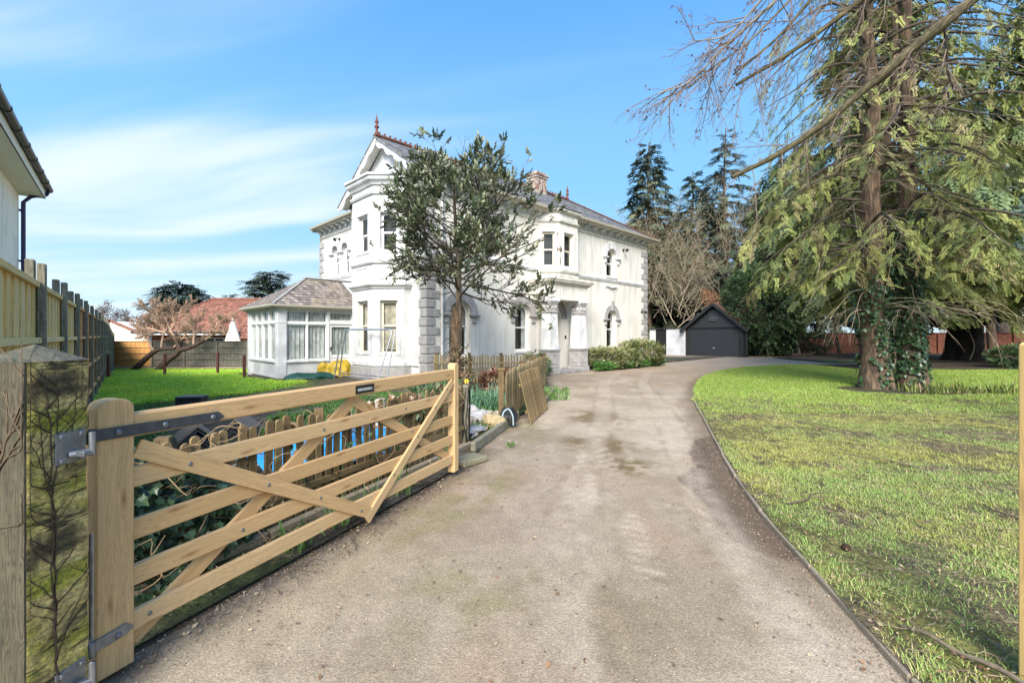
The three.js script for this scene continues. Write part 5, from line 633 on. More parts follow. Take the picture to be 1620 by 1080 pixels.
  const tp = (() => { const g = new THREE.PlaneGeometry(1.6, 1.1, 40, 28), p = g.attributes.position; for (let i = 0; i < p.count; i++) { const x = p.getX(i), y = p.getY(i); p.setZ(i, 0.3 * Math.exp(-((x * x) / 0.7 + (y * y) / 0.25)) + 0.13 * fbm(x * 4 + 3, y * 4, 0, 0, 4, 9) + 0.05 * Math.abs(Math.sin(x * 9 + y * 5))); } g.rotateX(-Math.PI / 2); g.computeVertexNormals(); return g; })();
  const ta = solo('tarpaulin', 'crumpled bright blue tarpaulin on the ground behind the picket fence', 'tarpaulin', mapUV(tp), new THREE.MeshStandardMaterial({ color: col(0.03, 0.27, 0.55), roughness: 0.4, side: THREE.DoubleSide })); ta.position.set(-1.95, 0.12, -4.85); ta.rotation.y = 0.9;
  solo('timber_plank', 'pale timber plank lying behind the gate below the top rail', 'plank', [bx(0.7, 0.05, 0.12, -2.6, 0.62, -3.15, { ry: 0.5 })], MAT.fencePale[2]);
  const pot = thing('terracotta_pot', 'brown clay pot lying on its side behind the picket fence', 'pot', [-2.45, 0.28, -5.5], -0.5); const pg = new THREE.LatheGeometry([[0.001, 0], [0.1, 0], [0.14, 0.22], [0.16, 0.22], [0.165, 0.27], [0.13, 0.27], [0.12, 0.2], [0.09, 0.03], [0.001, 0.03]].map(([a, b]) => new THREE.Vector2(a, b)), 18); part('body', mapUV(pg.rotateX(1.4)), M(0.3, 0.19, 0.1, T.mottle, { rx: 2 }), pot);
  // rusty posts on the lawn
  for (const [px, py, l] of [[171, 600, 'rusty red post at the end of the boundary fence'], [260, 594, 'rusty red post on the lawn under the bare pruned tree'], [344, 591, 'rusty red post on the lawn in front of the grey fence panels'], [386, 600, 'rusty red post at the sunroom corner']]) { const [x, z] = gp(px, py); const o = solo('lawn_post', l, 'post', [bx(0.075, 0.9, 0.075, 0, 0.38, 0, { c: 0.008 })], MAT.rust); o.position.set(x, 0, z); }
  // A-frame of bent grey tube
  const fr = thing('tube_frame', 'folding frame of bent grey metal tube standing before the bay', 'frame'); const tubes = (pts, r = 0.022) => part('tube', tube(pts, r, r, 8), M(0.4, 0.42, 0.44, null, { metal: 0.7, rough: 0.35 }), fr);
  const A = V(-5.93, 0.02, -15.1), B = V(-3.75, 0.02, -13.6), tl = V(-5.48, 1.66, -14.75), tr = V(-3.72, 1.66, -14.05), n = V(0.16, 0, 0.1);
  tubes([A, tl.clone().add(V(-0.05, -0.08, 0)), tl.clone().add(V(0.03, -0.01, 0)), tl.clone().add(V(0.12, 0.01, 0.05)), tr.clone().add(V(-0.12, 0.01, -0.05)), tr.clone().add(V(-0.03, -0.02, 0)), tr.clone().add(V(0, -0.1, 0)), B.clone().add(V(-0.35, 0, -0.1))]); const o = V(0.1, 0, -0.28); tubes([A.clone().add(V(0.12, 0.15, -0.15)), tl.clone().add(V(0.02, -0.08, -0.1)), tl.clone().add(V(0.12, 0.03, -0.1)), tr.clone().add(V(0.0, 0.03, -0.06)), tr.clone().add(V(0.09, -0.06, -0.06)), B.clone().add(V(-0.08, 0, -0.2))]); tubes([A.clone().add(V(0, 0.15, 0)), B.clone().add(V(-0.35, 0.15, -0.1))], 0.018); tubes([A.clone().add(V(0.15, 0.22, -0.15)), B.clone().add(V(-0.1, 0.2, -0.2))], 0.018);
  for (const y of [0.6, 1.1]) tubes([A.clone().lerp(tl, y / 1.66).add(V(0, 0, 0)), A.clone().lerp(tl, y / 1.66).add(V(0.09, 0, -0.12))], 0.012);
  // yellow sack, green sheet
  const ys = thing('yellow_sack', 'crumpled yellow builders sack by the sunroom door', 'sack', [-6.15, 0, -15.9]); part('sack', [rock(0.5, 41, 1.0, 0.85, 0.6).translate(0.1, 0.2, 0), rock(0.27, 42, 0.9, 1, 0.7).translate(-0.4, 0.24, 0.1)], MAT.yellow, ys);
  const gs = solo('green_sheet', 'folded dark green plastic sheet on the ground below the sunroom windows', 'sheet', [rock(0.42, 43, 1.5, 0.5, 0.7), rock(0.25, 44, 1.6, 0.6, 0.7).translate(0.4, 0.06, 0.1)], MAT.tarpGreen); gs.position.set(-6.85, 0.04, -15.2); gs.rotation.y = 0.4;
}
// ---------- garage, white yard wall, oil tank, brick wall ----------
{
  const a = V(12.69, 0, -33.14), b = V(15.73, 0, -30.77), x = b.clone().sub(a), L = x.length(); const t = thing('garage', 'black weatherboarded garage with up-and-over door and gabled tiled roof', 'garage', [a.x, 0, a.z], Math.atan2(-x.z, x.x));
  const D = 5.5, eh = 2.05, rh = 3.72, m = L / 2; part('back_wall', bx(L, 2.1, 0.1, m, 1.0, -D), MAT.black, t); for (const s of [0, L]) part('side_wall', bx(0.1, 2.05, D, s, 1.02, -D / 2), MAT.black, t);
  for (const [c, w] of [[0.16, 0.32], [L - 0.16, 0.32]]) part('jamb', bx(w, 2.05, 0.12, c, 1.02, -0.04), MAT.black, t);
  part('lintel', bx(L, 0.12, 0.14, m, 2.06, -0.03), MAT.black, t);
  const dr = new THREE.Group(); dr.name = 'garage_door'; t.add(dr); for (let i = 0; i < 14; i++) part('slat', bx(L - 0.62, 0.15, 0.035, m, 0.09 + i * 0.141, -0.06, { rx: -0.38, c: 0.006 }), MAT.blackSlat, dr); part('handle', bx(0.1, 0.05, 0.04, m, 0.6, -0.02), MAT.trim, dr);
  for (let i = 0; i < 10; i++) { const y = 2.12 + i * 0.155, w = L * (1 - (y + 0.07 - 2.05) / (rh - 2.05)); if (w > 0.15) part('weatherboard', bx(w, 0.17, 0.025, m, y + 0.07, -0.03, { rx: -0.22, c: 0.003 }), MAT.blackSlat, t); }
  const ov = new THREE.Shape(); ov.absellipse(0, 0, 0.34, 0.2, 0, 6.283); const ho = new THREE.Path(); ho.absellipse(0, 0, 0.28, 0.15, 0, 6.283, true); ov.holes.push(ho); part('oval_ornament', [mapUV(ext(ov, 0.05, 0.006, 16)).translate(m, 2.66, 0), tube([V(m - 0.24, 2.66, 0.03), V(m - 0.08, 2.74, 0.05), V(m + 0.05, 2.58, 0.05), V(m + 0.24, 2.68, 0.03)], 0.03, 0.03, 6)], MAT.iron, t);
  const o = 0.35, ov2 = 0.3; const k = (rh - eh) / m; const eL = V(-ov2, eh - k * ov2 + 0.05, o), eR = V(L + ov2, eh - k * ov2 + 0.05, o), R1 = V(m, rh + 0.05, o), eLb = eL.clone().setZ(-D), eRb = eR.clone().setZ(-D), R1b = R1.clone().setZ(-D);
  part('roof', [roofFace(eLb, eL, R1, R1b, 12, 0.03), roofFace(eR, eRb, R1b, R1, 12, 0.03)], M(0.36, 0.2, 0.13, T.tile, { rx: 0.6 }), t);
  part('bargeboard', [beam(eL.clone().add(V(0, -0.08, -0.01)), R1.clone().add(V(0, -0.08, -0.01)), 0.2, 0.04, V(0, 1, 0)), beam(eR.clone().add(V(0, -0.08, -0.01)), R1.clone().add(V(0, -0.08, -0.01)), 0.2, 0.04, V(0, 1, 0))], MAT.black, t);
  part('side_post', bx(0.14, 2, 0.14, L + 0.2, 1, 0.1), MAT.black, t);
  const yw = thing('yard_wall', 'low white rendered lean-to wall with a dark plank door beside the garage', 'wall'); const p0 = V(10.95, 0, -35.9), p1 = a.clone(); const seg = (k0, k1, h, mat, name, d = 0.14) => part(name, beam(p0.clone().lerp(p1, k0).setY(h / 2), p0.clone().lerp(p1, k1).setY(h / 2), h, d, V(0, 1, 0)), mat, yw);
  seg(0, 0.17, 1.9, MAT.white, 'wall'); seg(0.49, 1, 1.95, MAT.white, 'wall'); const dd = p1.clone().sub(p0).normalize(); for (let i = 0; i < 5; i++) part('door_plank', beam(p0.clone().lerp(p1, 0.17 + i * 0.064).setY(0.95), p0.clone().lerp(p1, 0.17 + (i + 0.96) * 0.064).setY(0.95), 1.86, 0.05, V(0, 1, 0)), M(0.035, 0.03, 0.03, T.grainOld), yw); part('coping', beam(p0.clone().setY(1.98), p1.clone().setY(2.04), 0.3, 0.06, V(0, 0, 1)), MAT.blackTile, yw);
  part('wall_lamp', bx(0.3, 0.1, 0.12, p1.x - 0.35, 1.72, p1.z - 0.15 + 0.3), MAT.black, yw);
  const ot = thing('oil_tank', 'dark green oil tank on a brick base behind the corner of the villa', 'tank', [10.3, 0, -36.8], 0.7); part('tank', [mapUV(new THREE.CylinderGeometry(0.62, 0.62, 1.05, 20)).translate(0, 1.3, 0), mapUV(new THREE.SphereGeometry(0.62, 20, 6, 0, 6.3, 0, 1.57).scale(1, 0.35, 1)).translate(0, 1.82, 0)], M(0.02, 0.07, 0.085, T.mottle, { rough: 0.5 }), ot); part('base', bx(1.9, 0.78, 0.9, 0, 0.38, 0), MAT.brick, ot);
  const w = thing('garden_wall', 'long red brick garden wall with coping behind the trees on the right', 'wall'); part('wall', [bx(44, 1.62, 0.3, 41.2, 0.78, -36.2)], MAT.brick, w); part('coping', bx(44, 0.1, 0.42, 41.2, 1.64, -36.2), M(0.3, 0.16, 0.1, T.brick, { rx: 1 }), w); for (let x = 22; x < 62; x += 6) part('pier', bx(0.5, 1.62, 0.16, x, 0.78, -35.98), MAT.brick, w);
  const lid = solo('drain_cover', 'dark iron drain cover in the driveway in front of the garage', 'drain cover', [bx(0.7, 0.02, 0.5, 0, 0.006, 0)], MAT.blackTile); lid.position.set(9.3, 0, -26.2);
  const pc = thing('picket_gap', 'weathered timber post in front of the brick wall beside the leaning birch', 'post', [21.2, 0, -34.2]); pc.name = 'timber_post'; part('post', bx(0.22, 1.75, 0.22, 0, 0.85, 0), MAT.picketL[1], pc);
}
// ---------- trees and plants ----------
const rv = (r) => V(r() - 0.5, r() - 0.5, r() - 0.5);
const quatTo = (x, y) => { const a = x.clone().normalize(), b = y.clone().addScaledVector(a, -y.dot(a)); if (b.lengthSq() < 1e-6) b.set(a.z, a.x, -a.y); b.normalize(); const c = a.clone().cross(b); return new THREE.Matrix4().makeBasis(a, b, c); };
// one instance lying along direction d (geometry axis x) with its upper side towards up, scaled by s
const lay = (p, d, up, s, sy = s, sz = s) => quatTo(d, up).scale(V(s, sy, sz)).setPosition(p);
function at(pts, t) { const f = t * (pts.length - 1), i = Math.min(pts.length - 2, Math.floor(f)); return { p: pts[i].clone().lerp(pts[i + 1], f - i), d: pts[i + 1].clone().sub(pts[i]).normalize() }; }
// branching: levels hold n, len, ang, up, wob, seg, taper, sides, t0; spots = points along the last levels
function branch(B, p, d, len, r0, lv) {
  const L = B.lv[lv], r = B.r, pts = [p.clone()]; let q = p.clone(), dir = d.clone().normalize(); const st = len / L.seg;
  for (let i = 0; i < L.seg; i++) { dir.addScaledVector(rv(r), L.wob ?? 0.3); dir.y += (L.up ?? 0) + (L.curl ?? 0) * i / L.seg; dir.normalize(); q = q.clone().addScaledVector(dir, st); pts.push(q); }
  if (r0 > (B.min ?? 0)) B.wood.push(tube(pts, r0, r0 * (L.taper ?? 0.35), L.sides ?? 5)); 
  if (L.leaf) { const n = Math.max(1, Math.round(len * L.leaf)); for (let i = 0; i < n; i++) { const a = at(pts, (L.l0 ?? 0.25) + (1 - (L.l0 ?? 0.25)) * (i + r()) / n); B.spots.push(a); } }
  const C = B.lv[lv + 1]; if (!C) return pts;
  const n = Math.round(C.n * (C.per ? len : 1) * (0.8 + 0.4 * r())); let az = r() * 6.28;
  for (let k = 0; k < n; k++) {
    const t = (C.t0 ?? 0.25) + (1 - (C.t0 ?? 0.25)) * (k + r() * 0.8) / n, a = at(pts, Math.min(0.99, t)); az += 2.4 + 0.6 * r();
    const s = Math.abs(a.d.y) < 0.95 ? V(0, 1, 0).cross(a.d).normalize() : V(1, 0, 0), u = a.d.clone().cross(s); let side = C.flat ? s.clone().multiplyScalar(k % 2 ? 1 : -1).addScaledVector(u, 0.5 * (r() - 0.5)) : s.clone().multiplyScalar(Math.cos(az)).addScaledVector(u, Math.sin(az));
    const an = C.ang * (0.75 + 0.5 * r()); const nd = a.d.clone().multiplyScalar(Math.cos(an)).addScaledVector(side, Math.sin(an));
    const ln = len * C.len * (0.65 + 0.6 * r()) * (1 - (C.fall ?? 0.45) * t); branch(B, a.p, nd, ln, Math.max(B.rmin ?? 0.003, r0 * lerp(1, L.taper ?? 0.35, t) * (C.rr ?? 0.55)), lv + 1);
  }
  return pts;
}
const flatGeo = (pts) => { const g = new THREE.BufferGeometry(); g.setAttribute('position', new THREE.Float32BufferAttribute(pts.flat(), 3)); g.computeVertexNormals(); return g; };
const leafGeo = (l, w, fold = 0.2) => flatGeo([[0, 0, 0], [l * 0.45, fold * w, w / 2], [l, 0, 0], [0, 0, 0], [l, 0, 0], [l * 0.45, fold * w, -w / 2]]);
// a cluster of leaves along a short twig, pointing along x
function clusterGeo(seed, n, len, l, w) { const r = rng(seed), pos = []; for (let i = 0; i < n; i++) { const m = lay(V(len * (i + r() * 0.6) / n, 0, 0), V(0.5 + 0.4 * r(), 0.9 * (r() - 0.4), 1.7 * (r() - 0.5)), V(0.3 * (r() - 0.5), 1, r() - 0.5), l * (0.7 + 0.5 * r()), l, l * w); const q = [[0, 0, 0], [0.45, 0.08, 0.5], [1, 0, 0], [0, 0, 0], [1, 0, 0], [0.45, 0.08, -0.5]].map((k) => V(...k).applyMatrix4(m).toArray()); pos.push(...q); } return flatGeo(pos); }
// flat drooping spray of scale foliage, like cypress
function sprayGeo(seed, len, n, l, w) { const r = rng(seed), pos = []; const P = (t) => V(len * t, -0.12 * len * t * t, 0); for (let i = 0; i < n; i++) { const t = (i + 0.5) / n, b = P(t), s = i % 2 ? 1 : -1, ll = l * (1 - 0.55 * t) * (0.75 + 0.5 * r()), d = V(0.75, -0.25 * r(), s * (0.75 + 0.3 * r())).normalize(), e = b.clone().addScaledVector(d, ll), k = d.clone().cross(V(0, 1, 0)).multiplyScalar(w), m = b.clone().lerp(e, 0.5); pos.push(b.toArray(), m.clone().add(k).toArray(), e.toArray(), b.toArray(), e.toArray(), m.clone().sub(k).toArray());
    const d2 = V(1, -0.2, s * 0.2).normalize(), f = m.clone().addScaledVector(d2, ll * 0.5), k2 = V(0, 0, w * 0.8); pos.push(m.clone().sub(k2).toArray(), f.toArray(), m.clone().add(k2).toArray()); } return flatGeo(pos); }
const white = (tr, rough) => leafM(1, 1, 1, tr, rough);
const LEAFM = white(0.3, 0.55), LEAFG = white(0.22, 0.35), NEEDLE = white(0.2, 0.75);
const tint = (r, list, v = 0.35) => () => { const c = list[Math.floor(r() * list.length)], b = 1 - v / 2 + v * r(); return [c[0] * b, c[1] * b, c[2] * b]; };
const setc = (cs) => (c, i) => c.setRGB(...cs[i]);

// holly in front of the villa
{
  const t = thing('holly_tree', 'holly tree with bare brown trunk and open dark leafy crown before the villa', 'tree', [-1.42, 0, -11.4]), r = rng(101);
  const B = { r, wood: [], spots: [], lv: [{ seg: 12, wob: 0.06, up: 0.05, taper: 0.2, sides: 10 }, { n: 38, len: 0.5, ang: 1.1, t0: 0.42, seg: 7, wob: 0.22, up: 0.04, taper: 0.3, fall: 0.5, rr: 0.4 }, { n: 8, len: 0.4, ang: 0.8, t0: 0.25, seg: 5, wob: 0.25, up: 0.03, leaf: 3.5, taper: 0.4, sides: 4 }, { n: 6, len: 0.45, ang: 0.7, t0: 0.2, seg: 3, wob: 0.25, up: 0.02, leaf: 10, sides: 3 }] };
  branch(B, V(0, 0, 0), V(0.07, 1, 0), 5.5, 0.115, 0);
  const low = B.lv; for (const [dx, dy, dz, y, ln] of [[1, -0.1, 0.35, 2.75, 2.3], [1, -0.35, 0.1, 2.95, 2.4], [0.9, 0.05, 0.5, 3.2, 2.2], [0.8, -0.25, 0.6, 2.6, 1.9], [-1, 0.25, 0.3, 3.2, 1.7], [-1, 0.1, 0.3, 3.0, 1.4], [-0.9, 0.5, 0.2, 3.5, 1.9], [-1, 0.55, 0.4, 3.9, 1.7], [1, 0.3, 0.2, 3.6, 2.4], [0.9, 0.5, 0.3, 3.9, 2.2], [-0.6, 0.3, 0.9, 3.3, 1.9], [0.5, 0.2, 0.9, 3.3, 2.0]]) branch({ ...B, lv: low }, V(0.03 * y, y, 0), V(dx, dy, dz), ln, 0.03, 1);
  part('trunk', tube(bez([V(0, -0.1, 0), V(0.01, 0.6, 0), V(0.0, 1.4, 0.01), V(0.03, 2.2, 0)], 14), 0.15, 0.115, 12, (a, q) => 1 + 0.12 * Math.sin(3 * a + q * 20) + 0.1 * vnoise(a * 2, q * 26, 0, 0, 5)), MAT.barkHolly, t);
  part('branches', B.wood, MAT.barkGrey, t, 'stuff');
  const ms = [], cs = [], q = tint(r, [[0.08, 0.11, 0.055], [0.115, 0.14, 0.065], [0.19, 0.205, 0.11], [0.055, 0.08, 0.042], [0.3, 0.3, 0.2]], 0.5);
  for (const s of B.spots) { const p = s.p; if (vnoise(p.x * 1.9 + 20, p.y * 1.9 + p.z * 1.3, 0, 0, 8) < 0.36 + 0.15 * r()) continue; for (let k = 0; k < 1; k++) { ms.push(lay(p, s.d.clone().addScaledVector(rv(r), 0.7), V(0, 1, 0).addScaledVector(rv(r), 0.8), 0.75 + 0.55 * r())); cs.push(q()); } }
  instances('foliage', clusterGeo(3, 9, 0.16, 0.098, 0.48), LEAFG, ms, t, setc(cs));
  const dead = [], dr = rng(103); for (let i = 0; i < 46; i++) { const a = dr() * 6.3, y = dr() * 2.2, l = 0.15 + 0.35 * dr() * (y < 0.9 ? 1.6 : 0.6); dead.push(tube(bez([V(0.13 * Math.cos(a), y, 0.13 * Math.sin(a)), V((0.14 + l * 0.4) * Math.cos(a + 0.2), y + 0.02, (0.14 + l * 0.4) * Math.sin(a + 0.2)), V((0.15 + l * 0.7) * Math.cos(a + 0.4), y - l * 0.5, (0.15 + l * 0.7) * Math.sin(a + 0.4))], 5), 0.01, 0.003, 4)); } part('dead_ivy', dead, MAT.barkHolly, t, 'stuff');
  const iv = [], ic = [], ir = rng(104); for (let i = 0; i < 420; i++) { const a = ir() * 6.3, y = 0.1 + 1.3 * ir() * ir() , k = 0.17 + 0.18 * ir(); iv.push(lay(V(k * Math.cos(a) + 0.12, y, k * Math.sin(a)), rv(ir), V(Math.cos(a), 0.6, Math.sin(a)), 0.07 + 0.05 * ir())); ic.push(ir() < 0.35 ? [0.06, 0.1, 0.03] : [0.2, 0.13, 0.07]); } instances('ivy_leaves', leafGeo(1, 0.85), LEAFM, iv, t, setc(ic));
}
// pair of big conifers on the right-hand lawn
const SPRAY = [sprayGeo(1, 0.36, 14, 0.13, 0.016), sprayGeo(2, 0.4, 15, 0.12, 0.015)], SPRAYF = [sprayGeo(3, 0.42, 8, 0.2, 0.035), sprayGeo(4, 0.4, 8, 0.19, 0.04)];
function bigConifer(label, x, z, h, r0, seed, o = {}) {
  const t = thing('conifer_tree', label, 'tree', [x, 0, z]), r = rng(seed), wood = [], pale = [], ms = [], cs = [];
  const tp = []; for (let i = 0; i <= 14; i++) { const y = h * i / 14; tp.push(V((o.leanx ?? 0) * y + 0.06 * Math.sin(i * 1.3 + seed), y - 0.1, 0.06 * Math.cos(i * 1.7))); }
  part('trunk', tube(tp, r0, r0 * 0.25, 16, (a, q) => (1 + 0.09 * Math.sin(a * 5 + 3 * q) + 0.05 * Math.sin(a * 9)) * (1 + 0.45 * Math.exp(-q * 40) * (1 + 0.4 * Math.sin(a * 4)))), MAT.barkCedar, t);
  if (o.fork) for (const f of o.fork) part('stem', tube(bez(f.map((q) => V(...q)), 14), 0.11, 0.07, 9), MAT.barkCedar, t);
  const pal = o.pal ?? [[0.22, 0.26, 0.065], [0.3, 0.32, 0.085], [0.16, 0.2, 0.055], [0.36, 0.37, 0.11], [0.29, 0.24, 0.11], [0.12, 0.155, 0.05]];
  for (let i = 0; i < (o.n ?? 90); i++) {
    const y = lerp(o.y0 ?? 3.6, h * 0.98, Math.pow((i + r()) / (o.n ?? 90), 1.0)), a = i * 2.4 + r() * 0.8, tier = clamp((y - 2.4) / 4), rad = (o.rad ?? 3.8) * lerp(0.75, 1, sstep(2.4, 4.5, y)) * (y > 7 ? lerp(1, 0.62, sstep(7, 14, y)) : 1) * (0.6 + 0.55 * r()), d = V(Math.cos(a), 0, Math.sin(a)); if (o.bias) { const k = d.dot(V(...o.bias)); if (k < -0.2 && r() < 0.4) continue; } if (d.z > 0.6 && y > 5 && r() < 0.3) continue;
    const p0 = at(tp, y / h).p, up = y < 6 ? 0.1 : 0.25; const pts = bez([p0, p0.clone().addScaledVector(d, rad * 0.35).add(V(0, up * rad * 0.35 + 0.1 * (r() - 0.5), 0)), p0.clone().addScaledVector(d, rad * 0.7).add(V(0.2 * (r() - 0.5), -0.1 * rad, 0.2 * (r() - 0.5))), p0.clone().addScaledVector(d, rad).add(V(0.3 * (r() - 0.5), -(o.droop ?? 0.32) * rad, 0.3 * (r() - 0.5)))], 9);
    wood.push(tube(pts, 0.02 + 0.011 * rad, 0.006, 5));
    const dens = lerp(1, 0.58, sstep(5.5, 8.5, y)), nb = Math.round(rad * 8 * dens);
    for (let k = 0; k < nb; k++) { const q = at(pts, 0.22 + 0.78 * (k + r()) / nb), s = d.clone().cross(V(0, 1, 0)).multiplyScalar((k % 2 ? 1 : -1) * (0.6 + 0.5 * r())), bd = q.d.clone().multiplyScalar(0.6).add(s).add(V(0, -0.25 - 0.5 * r(), 0)).normalize(), L = (0.45 + 0.75 * r()) * (1.1 - 0.5 * k / nb); const e = q.p.clone().addScaledVector(bd, L * 0.6).add(V(0, -0.06, 0)), f = q.p.clone().addScaledVector(bd, L).add(V(0, -0.22 * L - 0.1, 0));
      if (r() < 0.75) (r() < 0.4 ? pale : wood).push(tube([q.p, e, f], 0.007, 0.0025, 3));
      const bare = k / nb < 0.22 ? 0.35 : 1, ns = Math.round((4 + 4 * r()) * bare * dens), c0 = pal[Math.floor(r() * pal.length)];
      for (let m = 0; m < ns; m++) { const w = 0.2 + 0.8 * (m + r()) / ns, pp = w < 0.6 ? q.p.clone().lerp(e, w / 0.6) : e.clone().lerp(f, (w - 0.6) / 0.4); if (pp.y < 2.2 + 0.9 * vnoise(pp.x * 1.3 + 9, pp.z * 1.3, 0, 0, 3)) continue; ms.push(lay(pp, bd.clone().addScaledVector(rv(r), 1.3).add(V(0, -0.12, 0)), V(0, 1, 0).addScaledVector(rv(r), 0.9), 0.5 + 0.45 * r())); const b = 0.75 + 0.5 * r(), tip = w > 0.75 && r() < 0.3 ? 1.2 : 1; cs.push(c0.map((v) => v * b * tip)); } }
  }
  // dead drooping twigs close to the trunk
  for (let i = 0; i < (o.twigs ?? 60); i++) { const y = 2.2 + 9 * Math.pow(r(), 1.6), a = r() * 6.3, L = 0.8 + 1.6 * r(), p0 = at(tp, y / h).p, d = V(Math.cos(a), 0, Math.sin(a)); const pts = bez([p0, p0.clone().addScaledVector(d, L * 0.4).add(V(0, 0.12 * (r() - 0.2), 0)), p0.clone().addScaledVector(d, L * 0.75).add(V(0, -0.25 * L * r(), 0.2 * (r() - 0.5))), p0.clone().addScaledVector(d, L).add(V(0.1, -0.6 * L * r(), 0.2 * (r() - 0.5)))], 7); pale.push(tube(pts, 0.014, 0.003, 4)); for (let k = 0; k < 4; k++) { const q = at(pts, 0.35 + 0.6 * r()); const dd = q.d.clone().addScaledVector(rv(r), 1.2).add(V(0, -0.3, 0)).normalize(); pale.push(tube([q.p, q.p.clone().addScaledVector(dd, 0.2 + 0.2 * r()), q.p.clone().addScaledVector(dd, 0.4 + 0.3 * r()).add(V(0, -0.12, 0))], 0.006, 0.002, 3)); } }
  part('branches', wood, MAT.barkGrey, t, 'stuff'); part('dead_twigs', pale, M(0.4, 0.33, 0.22, null), t, 'stuff');
  instances('foliage', SPRAY[seed % 2], NEEDLE, ms, t, setc(cs));
  if (o.ivy) { const im = [], ic = [], r2 = rng(seed + 9); for (let i = 0; i < o.ivy; i++) { const y = 0.1 + (o.ivyH ?? 4) * Math.pow(r2(), 0.75), a = r2() * 6.3, wob = sstep(0.35, 0.6, fbm(a * 1.2, y * 0.9, 0, 0, 3, seed)) ; if (r2() > wob + (o.ivyBase ?? 0.15)) continue; const k = r0 * (1.12 - 0.03 * y) + 0.03 + 0.16 * r2() * (0.4 + sstep(1, 3, y)); const p = at(tp, Math.min(0.99, (y + 0.1) / h)).p; im.push(lay(V(p.x + k * Math.cos(a), y, p.z + k * Math.sin(a)), V(Math.cos(a) * 0.5, -0.8, Math.sin(a) * 0.5).addScaledVector(rv(r2), 0.9), V(Math.cos(a), 0.5, Math.sin(a)).addScaledVector(rv(r2), 0.6), 0.085 + 0.06 * r2())); const b = 0.6 + 0.8 * r2(); ic.push([0.035 * b, 0.075 * b, 0.025 * b]); } instances('ivy', leafGeo(1, 0.95, 0.12), LEAFG, im, t, setc(ic)); }
  return t;
}
bigConifer('tall conifer with bare reddish trunk on the right lawn, left of the pair', 10.0, -12.55, 16, 0.3, 201, { n: 112, rad: 3.15, y0: 3.4, ivy: 1500, ivyH: 3.6, ivyBase: -0.12, leanx: -0.012, bias: [-0.7, 0, 0.7], fork: [[[0.1, 6.4, 0], [0.42, 7.4, 0.1], [0.5, 9, 0.1], [0.46, 13, 0.1]]] });
bigConifer('tall conifer with thick ivy around its trunk on the right lawn, right of the pair', 11.1, -12.7, 16, 0.28, 202, { n: 98, rad: 3.5, y0: 3.8, ivy: 3200, ivyH: 4.8, ivyBase: 0.35, leanx: -0.006, bias: [0.6, 0, 0.8] });
// denser trees further right and behind
function denseConifer(name, label, x, z, h, rad, seed, pal, { n = 120, s = 1, y0 = 1.5, droop = 0.25, trunk = null, dens = 1, r0 = 0.3, bark = MAT.barkCedar, shape = (q) => Math.pow(1 - q, 0.7), group, spots = null, wob = 1 } = {}) {
  const t = thing(name, label, 'tree', [x, 0, z], 0, group), r = rng(seed), wood = [], ms = [], cs = [];
  const tp = []; for (let i = 0; i <= 12; i++) { const y = h * i / 12; tp.push(V(0.12 * Math.sin(i + seed), y - 0.3, 0.12 * Math.cos(i * 1.4))); } if (!trunk) part('trunk', tube(tp, r0, r0 * 0.15, 9), bark, t); else trunk(t);
  for (let i = 0; i < n; i++) { const q = (i + r()) / n, y = lerp(y0, h * 0.985, q), a = i * 2.4 + r(), R = rad * shape(q) * (0.55 + 0.6 * r() * wob) + 0.15, d = V(Math.cos(a), 0, Math.sin(a)), p0 = at(tp, clamp(y / h, 0, 0.999)).p; const pts = bez([p0, p0.clone().addScaledVector(d, R * 0.5).add(V(0, 0.1 * R, 0)), p0.clone().addScaledVector(d, R).add(V(0, -droop * R + 0.1, 0))], 5); wood.push(tube(pts, 0.012 + 0.012 * R, 0.006, 4)); const nb = Math.max(2, Math.round(R * 8 * dens / s)); const c0 = pal[Math.floor(r() * pal.length)];
    for (let k = 0; k < nb; k++) { const w = at(pts, 0.18 + 0.82 * (k + r()) / nb), sd = d.clone().cross(V(0, 1, 0)).multiplyScalar((r() - 0.5) * 2.4 * (0.4 + 0.6 * R / rad)); for (let m = 0; m < 2; m++) { ms.push(lay(w.p.clone().addScaledVector(sd, 0.35 * s * r()), w.d.clone().addScaledVector(sd, 0.6).addScaledVector(rv(r), 0.7).add(V(0, -0.2, 0)), V(0, 1, 0).addScaledVector(rv(r), 0.6), s * (0.8 + 0.7 * r()))); const b = 0.7 + 0.6 * r(); cs.push(c0.map((v) => v * b)); } } }
  part('branches', wood, bark, t, 'stuff'); instances('foliage', SPRAYF[seed % 2], NEEDLE, ms, t, setc(cs)); return t;
}
const GOLD = [[0.28, 0.31, 0.08], [0.36, 0.37, 0.11], [0.2, 0.23, 0.06], [0.43, 0.43, 0.14]], DEEP = [[0.12, 0.17, 0.065], [0.16, 0.21, 0.08], [0.23, 0.27, 0.1], [0.09, 0.13, 0.06]], BLUE = [[0.08, 0.12, 0.09], [0.11, 0.16, 0.11], [0.06, 0.1, 0.075]], OLIVE = [[0.24, 0.27, 0.07], [0.32, 0.33, 0.09], [0.18, 0.22, 0.06]];
